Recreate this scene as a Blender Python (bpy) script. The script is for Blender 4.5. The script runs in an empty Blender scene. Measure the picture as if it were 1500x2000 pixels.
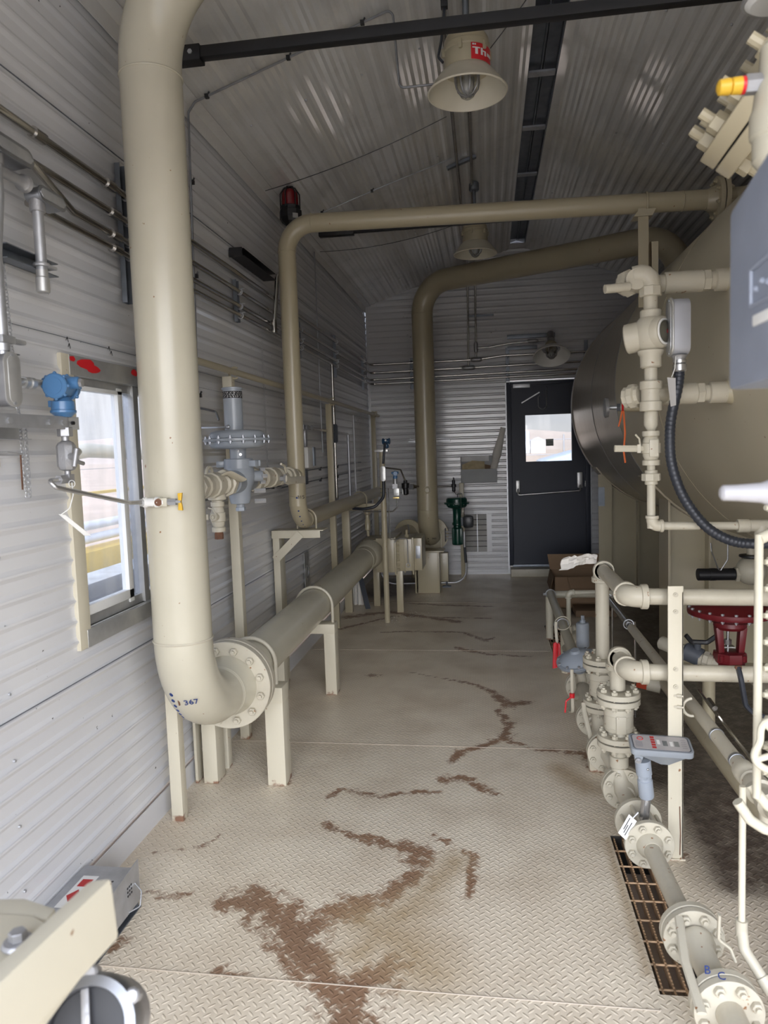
import bpy, bmesh, math, random
from mathutils import Vector, Matrix, Quaternion
from math import sin, cos, pi, radians, sqrt, atan2, exp
random.seed(7)
V = Vector
sc = bpy.context.scene
COL = sc.collection

# ---------------- camera ----------------
def make_camera():
    yaw, pitch, roll = -0.143, -0.0842, -0.0338
    f = V((sin(yaw)*cos(pitch), cos(yaw)*cos(pitch), sin(pitch)))
    r = V((cos(yaw), -sin(yaw), 0)); u = r.cross(f)
    r2 = r*cos(roll) + u*sin(roll); u2 = -r*sin(roll) + u*cos(roll)
    cd = bpy.data.cameras.new('camera'); co = bpy.data.objects.new('camera', cd); COL.objects.link(co)
    m = Matrix(((r2.x, u2.x, -f.x, 0), (r2.y, u2.y, -f.y, 0), (r2.z, u2.z, -f.z, 1.5), (0, 0, 0, 1)))
    co.matrix_world = m
    cd.sensor_fit = 'VERTICAL'; cd.sensor_height = 36; cd.sensor_width = 27
    cd.lens = 1431.07/2000*36
    cd.clip_start = 0.02; cd.clip_end = 3000
    cd.dof.use_dof = True; cd.dof.focus_distance = 4.0; cd.dof.aperture_fstop = 5.5
    sc.camera = co
make_camera()

# ---------------- world, exposure ----------------
def make_world():
    w = bpy.data.worlds.new('sky'); sc.world = w; w.use_nodes = True
    nt = w.node_tree; nt.nodes.clear(); N = nt.nodes.new; L = nt.links.new
    out = N('ShaderNodeOutputWorld'); bg = N('ShaderNodeBackground'); L(bg.outputs[0], out.inputs[0])
    tc = N('ShaderNodeTexCoord')
    sep = N('ShaderNodeSeparateXYZ'); L(tc.outputs['Generated'], sep.inputs[0])
    ramp = N('ShaderNodeValToRGB'); L(sep.outputs[2], ramp.inputs[0])
    e = ramp.color_ramp.elements
    e[0].position = 0.0; e[0].color = (.86, .87, .90, 1); e[1].position = 0.5; e[1].color = (.52, .62, .84, 1)
    noise = N('ShaderNodeTexNoise'); noise.inputs['Scale'].default_value = 3.0; noise.inputs['Detail'].default_value = 6
    mp = N('ShaderNodeMapping'); mp.inputs['Scale'].default_value = (1, 1, 3.5); L(tc.outputs['Generated'], mp.inputs[0]); L(mp.outputs[0], noise.inputs[0])
    r2 = N('ShaderNodeValToRGB'); L(noise.outputs[0], r2.inputs[0]); r2.color_ramp.elements[0].position = .42; r2.color_ramp.elements[1].position = .62
    mix = N('ShaderNodeMix'); mix.data_type = 'RGBA'; L(r2.outputs[0], mix.inputs[0]); L(ramp.outputs[0], mix.inputs[6]); mix.inputs[7].default_value = (.97, .95, .94, 1)
    # brighter sky lobe behind the viewer, added to fill the interior with light
    dot = N('ShaderNodeVectorMath'); dot.operation = 'DOT_PRODUCT'; L(tc.outputs['Generated'], dot.inputs[0])
    d = V((.12, -1.0, .42)).normalized(); dot.inputs[1].default_value = d
    mr = N('ShaderNodeMapRange'); mr.interpolation_type = 'SMOOTHSTEP'; L(dot.outputs['Value'], mr.inputs[0])
    mr.inputs[1].default_value = .1; mr.inputs[2].default_value = 1.0; mr.inputs[3].default_value = 1.0; mr.inputs[4].default_value = SKY_LOBE
    L(mix.outputs[2], bg.inputs[0]); 
    mul = N('ShaderNodeMath'); mul.operation = 'MULTIPLY'; L(mr.outputs[0], mul.inputs[0]); mul.inputs[1].default_value = SKY; L(mul.outputs[0], bg.inputs[1])
SKY = 1.0; SKY_LOBE = 6.0
make_world()

sc.view_settings.view_transform = 'Standard'; sc.view_settings.look = 'None'
sc.view_settings.gamma = 1.0; sc.view_settings.exposure = 0.9
sc.view_settings.use_curve_mapping = False
sc.cycles.use_denoising = True
sc.cycles.max_bounces = 10; sc.cycles.diffuse_bounces = 6; sc.cycles.glossy_bounces = 4; sc.cycles.transparent_max_bounces = 12
sc.cycles.sample_clamp_indirect = 6.0
sc.cycles.caustics_reflective = False; sc.cycles.caustics_refractive = False

# room measures (metres): aisle along +Y, camera at the origin
WL, WR, WB, WF = -1.384, 3.05, 8.65, -.75
EAVE = 3.176; RX = 0.37; SL = 0.327
def roof(x): return EAVE + SL*((x-WL) if x < RX else (RX-WL)-(x-RX))

# ---------------- materials ----------------
MATS = {}
def nodes(name):
    m = bpy.data.materials.new(name); m.use_nodes = True
    nt = m.node_tree; b = nt.nodes['Principled BSDF']
    MATS[name] = m
    return m, nt, b
def mat(name, col, rough=.5, metal=0., var=.06, scale=6., speck=0., speckcol=(.22, .10, .04), bump=0., bscale=60, coat=0., dirt=0.):
    """painted or metal surface: a little mottling, optional small rust specks and grime"""
    m, nt, b = nodes(name); N = nt.nodes.new; L = nt.links.new
    tc = N('ShaderNodeTexCoord'); n = N('ShaderNodeTexNoise'); n.inputs['Scale'].default_value = scale; n.inputs['Detail'].default_value = 5
    L(tc.outputs['Object'], n.inputs[0])
    mr = N('ShaderNodeMapRange'); L(n.outputs[0], mr.inputs[0]); mr.inputs[1].default_value = .3; mr.inputs[2].default_value = .7
    mr.inputs[3].default_value = 1-var; mr.inputs[4].default_value = 1+var
    mx = N('ShaderNodeMix'); mx.data_type = 'RGBA'; mx.blend_type = 'MULTIPLY'; mx.inputs[0].default_value = 1
    mx.inputs[6].default_value = (*col, 1); L(mr.outputs[0], mx.inputs[7])
    last = mx.outputs[2]
    if dirt > 0:
        n3 = N('ShaderNodeTexNoise'); n3.inputs['Scale'].default_value = 2.3; n3.inputs['Detail'].default_value = 8; n3.inputs['Roughness'].default_value = .7
        L(tc.outputs['Object'], n3.inputs[0]); r3 = N('ShaderNodeValToRGB'); L(n3.outputs[0], r3.inputs[0])
        r3.color_ramp.elements[0].position = .52; r3.color_ramp.elements[1].position = .75; r3.color_ramp.elements[1].color = (dirt, dirt, dirt, 1)
        m3 = N('ShaderNodeMix'); m3.data_type = 'RGBA'; L(r3.outputs[0], m3.inputs[0]); L(last, m3.inputs[6]); m3.inputs[7].default_value = (.22, .17, .11, 1); last = m3.outputs[2]
    if speck > 0:
        n2 = N('ShaderNodeTexNoise'); n2.inputs['Scale'].default_value = 38; n2.inputs['Detail'].default_value = 3
        L(tc.outputs['Object'], n2.inputs[0]); r = N('ShaderNodeValToRGB'); L(n2.outputs[0], r.inputs[0])
        r.color_ramp.elements[0].position = .74-speck*.1; r.color_ramp.elements[1].position = .77-speck*.1
        m2 = N('ShaderNodeMix'); m2.data_type = 'RGBA'; L(r.outputs[0], m2.inputs[0]); L(last, m2.inputs[6]); m2.inputs[7].default_value = (*speckcol, 1); last = m2.outputs[2]
    L(last, b.inputs['Base Color'])
    b.inputs['Roughness'].default_value = rough; b.inputs['Metallic'].default_value = metal
    if coat: b.inputs['Coat Weight'].default_value = coat; b.inputs['Coat Roughness'].default_value = .15
    if bump:
        nb = N('ShaderNodeTexNoise'); nb.inputs['Scale'].default_value = bscale; nb.inputs['Detail'].default_value = 4; L(tc.outputs['Object'], nb.inputs[0])
        bp = N('ShaderNodeBump'); bp.inputs['Strength'].default_value = bump; bp.inputs['Distance'].default_value = .003; L(nb.outputs[0], bp.inputs['Height']); L(bp.outputs[0], b.inputs['Normal'])
    return m
cream = mat('cream_paint', (.50, .47, .375), .26, var=.03, speck=.12, bump=.05, bscale=25)
creamd = mat('cream_paint_worn', (.495, .46, .37), .42, var=.05, speck=.5, dirt=.35, bump=.12)
creamp = mat('cream_paint_stand', (.57, .53, .42), .45, var=.03, speck=.15)
def rust_feet(m, h=.028):
    nt = m.node_tree; N = nt.nodes.new; L = nt.links.new; b = nt.nodes['Principled BSDF']; src = b.inputs['Base Color'].links[0].from_socket
    g = N('ShaderNodeNewGeometry'); sp = N('ShaderNodeSeparateXYZ'); L(g.outputs['Position'], sp.inputs[0])
    n = N('ShaderNodeTexNoise'); n.inputs['Scale'].default_value = 22; n.inputs['Detail'].default_value = 5; L(g.outputs['Position'], n.inputs[0])
    a = N('ShaderNodeMath'); a.operation = 'MULTIPLY_ADD'; L(n.outputs[0], a.inputs[0]); a.inputs[1].default_value = -.12; L(sp.outputs[2], a.inputs[2])
    r = N('ShaderNodeMapRange'); L(a.outputs[0], r.inputs[0]); r.inputs[1].default_value = -.06+h; r.inputs[2].default_value = -.06+h-.012; r.inputs[3].default_value = 0; r.inputs[4].default_value = .9
    x = N('ShaderNodeMix'); x.data_type = 'RGBA'; L(r.outputs[0], x.inputs[0]); L(src, x.inputs[6]); x.inputs[7].default_value = (.20, .085, .045, 1); L(x.outputs[2], b.inputs['Base Color'])
rust_feet(creamp, .012)
tanp = mat('tan_paint', (.43, .38, .265), .28, var=.03, speck=.1, bump=.05, bscale=25)
wall_m = mat('white_wall_paint', (.66, .665, .685), .20, .04, var=.02, scale=1.5, speck=.02, speckcol=(.1, .1, .1), bump=.12, bscale=2.5)
ceil_m = mat('white_ceiling_paint', (.76, .75, .73), .085, .20, var=.05, scale=2.2, dirt=.25, bump=.06, bscale=3)
galv = mat('galvanised_steel', (.45, .46, .48), .38, .65, var=.12, scale=20)
galvd = mat('dark_galvanised', (.20, .22, .25), .45, .8, var=.15, scale=14)
alum = mat('bare_aluminium', (.50, .50, .49), .35, .65, var=.06, scale=30)
condu = mat('conduit_metal', (.50, .48, .45), .22, 1., var=.1, scale=12)
cast = mat('cast_aluminium', (.36, .36, .37), .42, .6, var=.08, scale=30, bump=.25, bscale=180)
chrome = mat('stainless', (.5, .5, .5), .25, .85, var=.05)
galvw = mat('weathered_galvanised', (.30, .31, .33), .4, .9, var=.15, scale=14)
blackm = mat('black_steel', (.012, .012, .014), .4, .0, var=.2)
rubber = mat('black_rubber', (.022, .026, .036), .38, 0, var=.1)
blue_m = mat('blue_enamel', (.065, .17, .34), .3, 0, var=.05)
bluedk = mat('dark_blue_enamel', (.02, .07, .15), .35, 0, var=.05)
greyp = mat('grey_blue_paint', (.27, .295, .325), .3, 0, var=.04)
greyl = mat('light_grey_blue_paint', (.30, .335, .385), .4, 0, var=.04)
greydk = mat('dark_grey_paint', (.09, .10, .12), .45, 0, var=.08)
door_m = mat('navy_door_paint', (.012, .017, .034), .5, 0, var=.05)
yellow = mat('yellow_plastic', (.66, .40, .03), .4, 0, var=.04)
yellowp = mat('yellow_machine_paint', (.72, .50, .12), .5, 0, var=.06)
red_m = mat('red_paint', (.17, .010, .016), .33, 0, var=.06)
redtag = mat('red_plastic', (.62, .012, .02), .4, 0, var=.05)
redglass = mat('red_glass', (.18, .005, .01), .12, 0, var=.02)
orange = mat('orange_ribbon', (.80, .17, .04), .6, 0, var=.08)
green_m = mat('green_enamel', (.004, .045, .030), .28, 0, var=.06)
brownblk = mat('black_cover', (.012, .014, .018), .35, 0, var=.05)
white = mat('white_plastic', (.74, .74, .72), .5, 0, var=.02)
paper = mat('paper', (.70, .67, .62), .8, 0, var=.06, bump=.5, bscale=30)
card = mat('cardboard', (.24, .155, .09), .8, 0, var=.08, scale=3, bump=.2)
cardd = mat('dark_cardboard', (.17, .11, .065), .85, 0, var=.08)
ink = mat('blue_marker_ink', (.006, .03, .16), .6, 0, var=.02)
inkb = mat('black_marker_ink', (.01, .01, .012), .6, 0, var=.02)
redink = mat('red_print', (.45, .03, .03), .6, 0, var=.05)
whiteink = mat('white_print', (.75, .75, .73), .5, 0, var=.02)
rustm = mat('rust', (.15, .07, .04), .8, .1, var=.3, scale=25, bump=.5)
rustgrate = mat('rusty_grating_steel', (.44, .29, .17), .55, .3, var=.3, scale=30, bump=.5)
pit_m = mat('dark_pit', (.02, .017, .014), .6, 0, var=.2)
duct = mat('duct_tape', (.22, .24, .27), .4, 0, var=.1, bump=.4)
lensgrey = mat('meter_window', (.16, .17, .17), .25, 0, var=.1)
facem = mat('meter_face', (.40, .38, .38), .4, 0, var=.08, scale=18)
fieldm = mat('dry_grass_field', (.60, .47, .36), .95, 0, var=.12, scale=.4)
hillm = mat('hill_grass', (.60, .49, .40), .95, 0, var=.12, scale=.02)
gravel = mat('pale_gravel', (.50, .50, .48), .95, 0, var=.2, scale=3)
truckm = mat('pale_blue_truck_paint', (.60, .68, .78), .25, 0, var=.02)
snow = mat('white_tarp', (.80, .80, .80), .7, 0, var=.04)
foam = mat('white_foam', (.72, .72, .72), .8, 0, var=.15, bump=.6)

def glass_mat(name, tint, refl=.08, dirt=0.0):
    m, nt, b = nodes(name); N = nt.nodes.new; L = nt.links.new
    out = [n for n in nt.nodes if n.type == 'OUTPUT_MATERIAL'][0]
    t = N('ShaderNodeBsdfTransparent'); t.inputs[0].default_value = (*tint, 1)
    g = N('ShaderNodeBsdfGlossy'); g.inputs['Roughness'].default_value = .03
    lw = N('ShaderNodeLayerWeight'); pw = N('ShaderNodeMath'); pw.operation = 'POWER'; L(lw.outputs['Facing'], pw.inputs[0]); pw.inputs[1].default_value = 5
    fr = N('ShaderNodeMath'); fr.operation = 'MULTIPLY_ADD'; L(pw.outputs[0], fr.inputs[0]); fr.inputs[1].default_value = .9; fr.inputs[2].default_value = .04
    mx = N('ShaderNodeMixShader'); L(fr.outputs[0], mx.inputs[0]); L(t.outputs[0], mx.inputs[1]); L(g.outputs[0], mx.inputs[2])
    last = mx
    if dirt:
        df = N('ShaderNodeBsdfDiffuse'); df.inputs[0].default_value = (.75, .77, .8, 1)
        tc = N('ShaderNodeTexCoord'); n = N('ShaderNodeTexNoise'); n.inputs['Scale'].default_value = 9; n.inputs['Detail'].default_value = 8
        mp = N('ShaderNodeMapping'); mp.inputs['Scale'].default_value = (1, 1.6, .35); L(tc.outputs['Object'], mp.inputs[0]); L(mp.outputs[0], n.inputs[0])
        r = N('ShaderNodeMapRange'); L(n.outputs[0], r.inputs[0]); r.inputs[1].default_value = .35; r.inputs[2].default_value = .8; r.inputs[3].default_value = dirt*.3; r.inputs[4].default_value = dirt
        m2 = N('ShaderNodeMixShader'); L(r.outputs[0], m2.inputs[0]); L(mx.outputs[0], m2.inputs[1]); L(df.outputs[0], m2.inputs[2]); last = m2
    L(last.outputs[0], out.inputs[0]); return m
glass = glass_mat('window_glass', (.80, .82, .86), dirt=.3)
glassd = glass_mat('door_glass', (.66, .67, .68), dirt=.05)
glassg = glass_mat('lamp_glass', (.75, .75, .73), dirt=.12)
glasst = glass_mat('sight_glass', (.45, .45, .42), dirt=.03)

def tank_mat():
    m, nt, b = nodes('brushed_tank_cladding'); N = nt.nodes.new; L = nt.links.new
    tc = N('ShaderNodeTexCoord'); mp = N('ShaderNodeMapping'); mp.inputs['Scale'].default_value = (.6, 60, .6); L(tc.outputs['Object'], mp.inputs[0])
    n = N('ShaderNodeTexNoise'); n.inputs['Scale'].default_value = 2.5; n.inputs['Detail'].default_value = 3; L(mp.outputs[0], n.inputs[0])
    r = N('ShaderNodeValToRGB'); L(n.outputs[0], r.inputs[0]); r.color_ramp.elements[0].color = (.44, .40, .33, 1); r.color_ramp.elements[1].color = (.54, .49, .41, 1)
    r.color_ramp.elements[0].position = .35; r.color_ramp.elements[1].position = .65
    L(r.outputs[0], b.inputs['Base Color']); b.inputs['Roughness'].default_value = .30; b.inputs['Metallic'].default_value = .75
    b.inputs['Anisotropic'].default_value = .4
    bp = N('ShaderNodeBump'); bp.inputs['Strength'].default_value = .12; bp.inputs['Distance'].default_value = .002; L(n.outputs[0], bp.inputs['Height']); L(bp.outputs[0], b.inputs['Normal'])
    return m
tank_m = tank_mat()
tankp = mat('vessel_tan_paint', (.50, .455, .345), .42, 0, var=.05, scale=1.5, speck=.05, bump=.05, bscale=8)

def floor_mat():
    """painted diamond tread plate, stained: the mask of stains and vessel shade is painted on the floor's vertices"""
    m, nt, b = nodes('diamond_plate_floor'); N = nt.nodes.new; L = nt.links.new
    tc = N('ShaderNodeTexCoord')
    mp = N('ShaderNodeMapping'); mp.inputs['Rotation'].default_value = (0, 0, radians(45)); mp.inputs['Scale'].default_value = (1/.0235,)*3
    L(tc.outputs['Object'], mp.inputs[0])
    sp = N('ShaderNodeSeparateXYZ'); L(mp.outputs[0], sp.inputs[0])
    def M(op, a, bb=None, c=None):
        n = N('ShaderNodeMath'); n.operation = op
        for i, v in enumerate((a, bb, c)):
            if v is None: continue
            if isinstance(v, (int, float)): n.inputs[i].default_value = v
            else: L(v, n.inputs[i])
        return n.outputs[0]
    u, v = sp.outputs[0], sp.outputs[1]
    fu, fv = M('FLOOR', u), M('FLOOR', v)
    par = M('FLOORED_MODULO', M('ADD', fu, fv), 2.0)
    lu, lv = M('SUBTRACT', M('SUBTRACT', u, fu), .5), M('SUBTRACT', M('SUBTRACT', v, fv), .5)
    def lens(a, c): return M('SUBTRACT', 1.0, M('ADD', M('POWER', M('ABSOLUTE', M('DIVIDE', a, .56)), 2.0), M('POWER', M('ABSOLUTE', M('DIVIDE', c, .17)), 2.0)))
    h1, h2 = lens(lu, lv), lens(lv, lu)
    h = M('ADD', M('MULTIPLY', h1, par), M('MULTIPLY', h2, M('SUBTRACT', 1.0, par)))
    h = M('MAXIMUM', h, 0.0); h = M('POWER', h, .6)
    bp = N('ShaderNodeBump'); bp.inputs['Strength'].default_value = .9; bp.inputs['Distance'].default_value = .0022; L(h, bp.inputs['Height'])
    L(bp.outputs[0], b.inputs['Normal'])
    at = N('ShaderNodeVertexColor'); at.layer_name = 'stain'; sa = N('ShaderNodeSeparateColor'); L(at.outputs[0], sa.inputs[0])
    n1 = N('ShaderNodeTexNoise'); n1.inputs['Scale'].default_value = 19; n1.inputs['Detail'].default_value = 9; n1.inputs['Roughness'].default_value = .72; L(tc.outputs['Object'], n1.inputs[0])
    n2 = N('ShaderNodeTexNoise'); n2.inputs['Scale'].default_value = 3.2; n2.inputs['Detail'].default_value = 6; L(tc.outputs['Object'], n2.inputs[0])
    n4 = N('ShaderNodeTexNoise'); n4.inputs['Scale'].default_value = 60; n4.inputs['Detail'].default_value = 6; n4.inputs['Roughness'].default_value = .8; L(tc.outputs['Object'], n4.inputs[0])
    # paint with faint traffic wear
    base = N('ShaderNodeMix'); base.data_type = 'RGBA'; base.inputs[6].default_value = (.79, .70, .56, 1); base.inputs[7].default_value = (.64, .545, .42, 1)
    mr = N('ShaderNodeMapRange'); L(n2.outputs[0], mr.inputs[0]); mr.inputs[1].default_value = .42; mr.inputs[2].default_value = .72; L(mr.outputs[0], base.inputs[0])
    # tread tops worn a shade lighter
    tread = N('ShaderNodeMix'); tread.data_type = 'RGBA'; tread.blend_type = 'MULTIPLY'; tread.inputs[0].default_value = 1; L(base.outputs[2], tread.inputs[6])
    tm = N('ShaderNodeMapRange'); L(h, tm.inputs[0]); tm.inputs[3].default_value = .97; tm.inputs[4].default_value = 1.07; L(tm.outputs[0], tread.inputs[7])
    # dirty specks
    sm = N('ShaderNodeMapRange'); L(n4.outputs[0], sm.inputs[0]); sm.inputs[1].default_value = .66; sm.inputs[2].default_value = .74; sm.inputs[4].default_value = .4
    spk = N('ShaderNodeMix'); spk.data_type = 'RGBA'; L(sm.outputs[0], spk.inputs[0]); L(tread.outputs[2], spk.inputs[6]); spk.inputs[7].default_value = (.20, .13, .08, 1)
    # rust stain (red channel)
    amt = M('ADD', sa.outputs[0], M('MULTIPLY', M('SUBTRACT', n1.outputs[0], .5), 2.5)); amt = M('ADD', amt, M('MULTIPLY', h, -.16))
    st = N('ShaderNodeMapRange'); L(amt, st.inputs[0]); st.inputs[1].default_value = .44; st.inputs[2].default_value = .78; st.inputs[4].default_value = .92
    gate = M('MULTIPLY', st.outputs[0], M('MINIMUM', M('MULTIPLY', sa.outputs[0], 5.0), 1.0))
    rc = N('ShaderNodeMix'); rc.data_type = 'RGBA'; rc.inputs[6].default_value = (.33, .165, .08, 1); rc.inputs[7].default_value = (.16, .10, .065, 1); L(n2.outputs[0], rc.inputs[0])
    s1 = N('ShaderNodeMix'); s1.data_type = 'RGBA'; L(gate, s1.inputs[0]); L(spk.outputs[2], s1.inputs[6]); L(rc.outputs[2], s1.inputs[7])
    # yellowish dried spill (green channel) and dark oily grime plus painted shade under the vessel (blue channel)
    s2 = N('ShaderNodeMix'); s2.data_type = 'RGBA'; L(M('MULTIPLY', sa.outputs[1], M('ADD', .35, n1.outputs[0])), s2.inputs[0]); L(s1.outputs[2], s2.inputs[6]); s2.inputs[7].default_value = (.44, .33, .20, 1)
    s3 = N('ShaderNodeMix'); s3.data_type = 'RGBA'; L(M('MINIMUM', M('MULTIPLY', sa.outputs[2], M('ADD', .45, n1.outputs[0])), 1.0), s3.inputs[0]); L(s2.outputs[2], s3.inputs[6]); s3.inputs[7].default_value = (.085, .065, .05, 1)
    L(s3.outputs[2], b.inputs['Base Color'])
    rr = N('ShaderNodeMapRange'); L(n2.outputs[0], rr.inputs[0]); rr.inputs[1].default_value = .3; rr.inputs[2].default_value = .7; rr.inputs[3].default_value = .30; rr.inputs[4].default_value = .48
    L(rr.outputs[0], b.inputs['Roughness'])
    return m
floor_m = floor_mat()

# ---------------- mesh builder ----------------
ORG = {}
def frame(ax):
    ax = V(ax).normalized(); a = V((0, 0, 1)) if abs(ax.z) < .9 else V((1, 0, 0))
    x = a.cross(ax).normalized(); return x, ax.cross(x), ax
class MB:
    def __init__(s): s.v = []; s.f = []
    def add(s, vs, fs):
        o = len(s.v); s.v += [V(p) for p in vs]; s.f += [tuple(i+o for i in f) for f in fs]; return s
    def box(s, c, d, R=None):
        c = V(c); h = [x/2 for x in d]; ps = []
        for i in range(8):
            p = V(((1 if i & 1 else -1)*h[0], (1 if i & 2 else -1)*h[1], (1 if i & 4 else -1)*h[2]))
            ps.append(c+(R @ p if R else p))
        return s.add(ps, [(0, 2, 3, 1), (4, 5, 7, 6), (0, 1, 5, 4), (2, 6, 7, 3), (0, 4, 6, 2), (1, 3, 7, 5)])
    def bx(s, x0, x1, y0, y1, z0, z1): return s.box(((x0+x1)/2, (y0+y1)/2, (z0+z1)/2), (abs(x1-x0), abs(y1-y0), abs(z1-z0)))
    def lathe(s, o, ax, prof, seg=28, cap0=True, cap1=True, phase=0.):
        o = V(o); x, y, z = frame(ax); vs = []; fs = []; n = len(prof)
        for (r, h) in prof:
            for k in range(seg):
                t = 2*pi*k/seg+phase; vs.append(o+z*h+x*(r*cos(t))+y*(r*sin(t)))
        for i in range(n-1):
            for k in range(seg):
                k2 = (k+1) % seg; fs.append((i*seg+k, i*seg+k2, (i+1)*seg+k2, (i+1)*seg+k))
        if cap0 and prof[0][0] > 1e-6: fs.append(tuple(range(seg-1, -1, -1)))
        if cap1 and prof[-1][0] > 1e-6: fs.append(tuple((n-1)*seg+k for k in range(seg)))
        return s.add(vs, fs)
    def cyl(s, a, b, r, r1=None, seg=24, ch=0.):
        a = V(a); b = V(b); h = (b-a).length; r1 = r if r1 is None else r1
        pr = [(r, 0), (r1, h)] if not ch else [(r-ch, 0), (r, ch), (r1, h-ch), (r1-ch, h)]
        return s.lathe(a, b-a, pr, seg)
    def hexp(s, a, b, r, ch=0.):
        return s.cyl(a, b, r, seg=6, ch=ch)
    def sph(s, c, r, sx=(1, 1, 1), seg=20, rings=12, ax=(0, 0, 1), t0=0., t1=pi):
        c = V(c); x, y, z = frame(ax); vs = []; fs = []
        for i in range(rings+1):
            t = t0+(t1-t0)*i/rings
            for k in range(seg):
                p = 2*pi*k/seg; vs.append(c+x*(r*sx[0]*sin(t)*cos(p))+y*(r*sx[1]*sin(t)*sin(p))-z*(r*sx[2]*cos(t)))
        for i in range(rings):
            for k in range(seg):
                k2 = (k+1) % seg; fs.append((i*seg+k, i*seg+k2, (i+1)*seg+k2, (i+1)*seg+k))
        return s.add(vs, fs)
    def ring(s, c, ax, R, r, seg=40, rs=8, a0=0., a1=2*pi):
        c = V(c); x, y, z = frame(ax); full = abs(a1-a0-2*pi) < 1e-6; vs = []; fs = []; n = seg if full else seg+1
        for i in range(n):
            t = a0+(a1-a0)*i/seg; d = x*cos(t)+y*sin(t)
            for k in range(rs):
                p = 2*pi*k/rs; vs.append(c+d*(R+r*cos(p))+z*(r*sin(p)))
        for i in range(seg):
            i2 = (i+1) % n
            for k in range(rs):
                k2 = (k+1) % rs; fs.append((i*rs+k, i2*rs+k, i2*rs+k2, i*rs+k2))
        if not full: fs.append(tuple(range(rs))); fs.append(tuple((n-1)*rs+k for k in range(rs-1, -1, -1)))
        return s.add(vs, fs)
    def tube(s, pts, r, bend=0., seg=12, n=7, rr=None, flat=None):
        P = [V(p) for p in pts]; path = [P[0]]
        for i in range(1, len(P)-1):
            a = (P[i-1]-P[i]); c = (P[i+1]-P[i]); la, lc = a.length, c.length; a.normalize(); c.normalize()
            ang = a.angle(c)
            if bend <= 0 or ang > pi-.02: path.append(P[i]); continue
            d = min(bend/math.tan(ang/2), la*(.998 if i == 1 else .49), lc*(.998 if i == len(P)-2 else .49)); R = d*math.tan(ang/2)
            ctr = P[i]+(a+c).normalized()*(R/sin(ang/2)); v0 = P[i]+a*d-ctr; v1 = P[i]+c*d-ctr
            tot = v0.angle(v1); axn = v0.cross(v1).normalized()
            for k in range(n+1): path.append(ctr+Quaternion(axn, tot*k/n) @ v0)
        path.append(P[-1]); return s.sweep(path, r, seg, rr, flat)
    def sweep(s, path, r, seg=12, rr=None, flat=None):
        q = [path[0]]
        for p in path[1:]:
            if (p-q[-1]).length > 1e-5: q.append(p)
        path = q; n = len(path); vs = []; fs = []
        t = (path[1]-path[0]).normalized(); x, y, _ = frame(t)
        if flat: x = V(flat); x = (x-t*x.dot(t)).normalized(); y = t.cross(x)
        for i in range(n):
            if i == 0: nt = (path[1]-path[0]).normalized()
            elif i == n-1: nt = (path[-1]-path[-2]).normalized()
            else: nt = ((path[i+1]-path[i]).normalized()+(path[i]-path[i-1]).normalized()).normalized()
            qd = t.rotation_difference(nt); x = qd @ x; y = qd @ y; t = nt
            sc_ = 1.
            if 0 < i < n-1:
                a = (path[i+1]-path[i]).angle(path[i]-path[i-1]); sc_ = 1/max(.5, cos(a/2))
            ri = rr(i/(n-1)) if rr else r
            rx, ry = (ri, ri) if not isinstance(r, tuple) else r
            for k in range(seg):
                p = 2*pi*k/seg + (pi/4 if seg == 4 else 0); vs.append(path[i]+(x*(rx*cos(p))+y*(ry*sin(p)))*(sc_ if seg > 4 or True else 1))
        for i in range(n-1):
            for k in range(seg):
                k2 = (k+1) % seg; fs.append((i*seg+k, i*seg+k2, (i+1)*seg+k2, (i+1)*seg+k))
        fs.append(tuple(range(seg-1, -1, -1))); fs.append(tuple((n-1)*seg+k for k in range(seg)))
        return s.add(vs, fs)
    def prism(s, pts, vec):
        n = len(pts); P = [V(p) for p in pts]; vec = V(vec)
        fs = [tuple(range(n-1, -1, -1)), tuple(n+i for i in range(n))]+[(i, (i+1) % n, n+(i+1) % n, n+i) for i in range(n)]
        return s.add(P+[p+vec for p in P], fs)
    def bar(s, a, b, w, h, up=(0, 0, 1)):
        a = V(a); b = V(b); t = (b-a).normalized(); u = V(up); u = (u-t*u.dot(t)).normalized(); x = t.cross(u)
        return s.prism([a+x*w/2+u*h/2, a-x*w/2+u*h/2, a-x*w/2-u*h/2, a+x*w/2-u*h/2], b-a)
    def quad(s, a, b, c, d): return s.add([a, b, c, d], [(0, 1, 2, 3)])
    def build(s, name, material, parent=None, kind=None, label=None, bevel=0., smooth=35., origin=None):
        if origin is None and parent is None:
            xs = [p.x for p in s.v]; ys = [p.y for p in s.v]; zs = [p.z for p in s.v]
            origin = V(((min(xs)+max(xs))/2, (min(ys)+max(ys))/2, min(zs)))
        if origin is None: origin = V(ORG[parent.name])
        origin = V(origin)
        me = bpy.data.meshes.new(name); me.from_pydata([p-origin for p in s.v], [], s.f); me.validate(); me.update()
        bm = bmesh.new(); bm.from_mesh(me)
        bmesh.ops.recalc_face_normals(bm, faces=bm.faces)
        if bevel:
            es = [e for e in bm.edges if len(e.link_faces) == 2 and e.calc_face_angle(0) > .5]
            bmesh.ops.bevel(bm, geom=es, offset=bevel, segments=2, affect='EDGES', profile=.6)
        bm.to_mesh(me); bm.free()
        if smooth:
            me.shade_smooth(); me.set_sharp_from_angle(angle=radians(smooth))
        me.materials.append(material)
        o = bpy.data.objects.new(name, me); COL.objects.link(o); ORG[o.name] = origin
        if parent is not None:
            o.parent = parent; o.location = origin-V(ORG[parent.name])
        else: o.location = origin
        if kind: o['kind'] = kind
        if label: o['label'] = label
        return o
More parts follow.
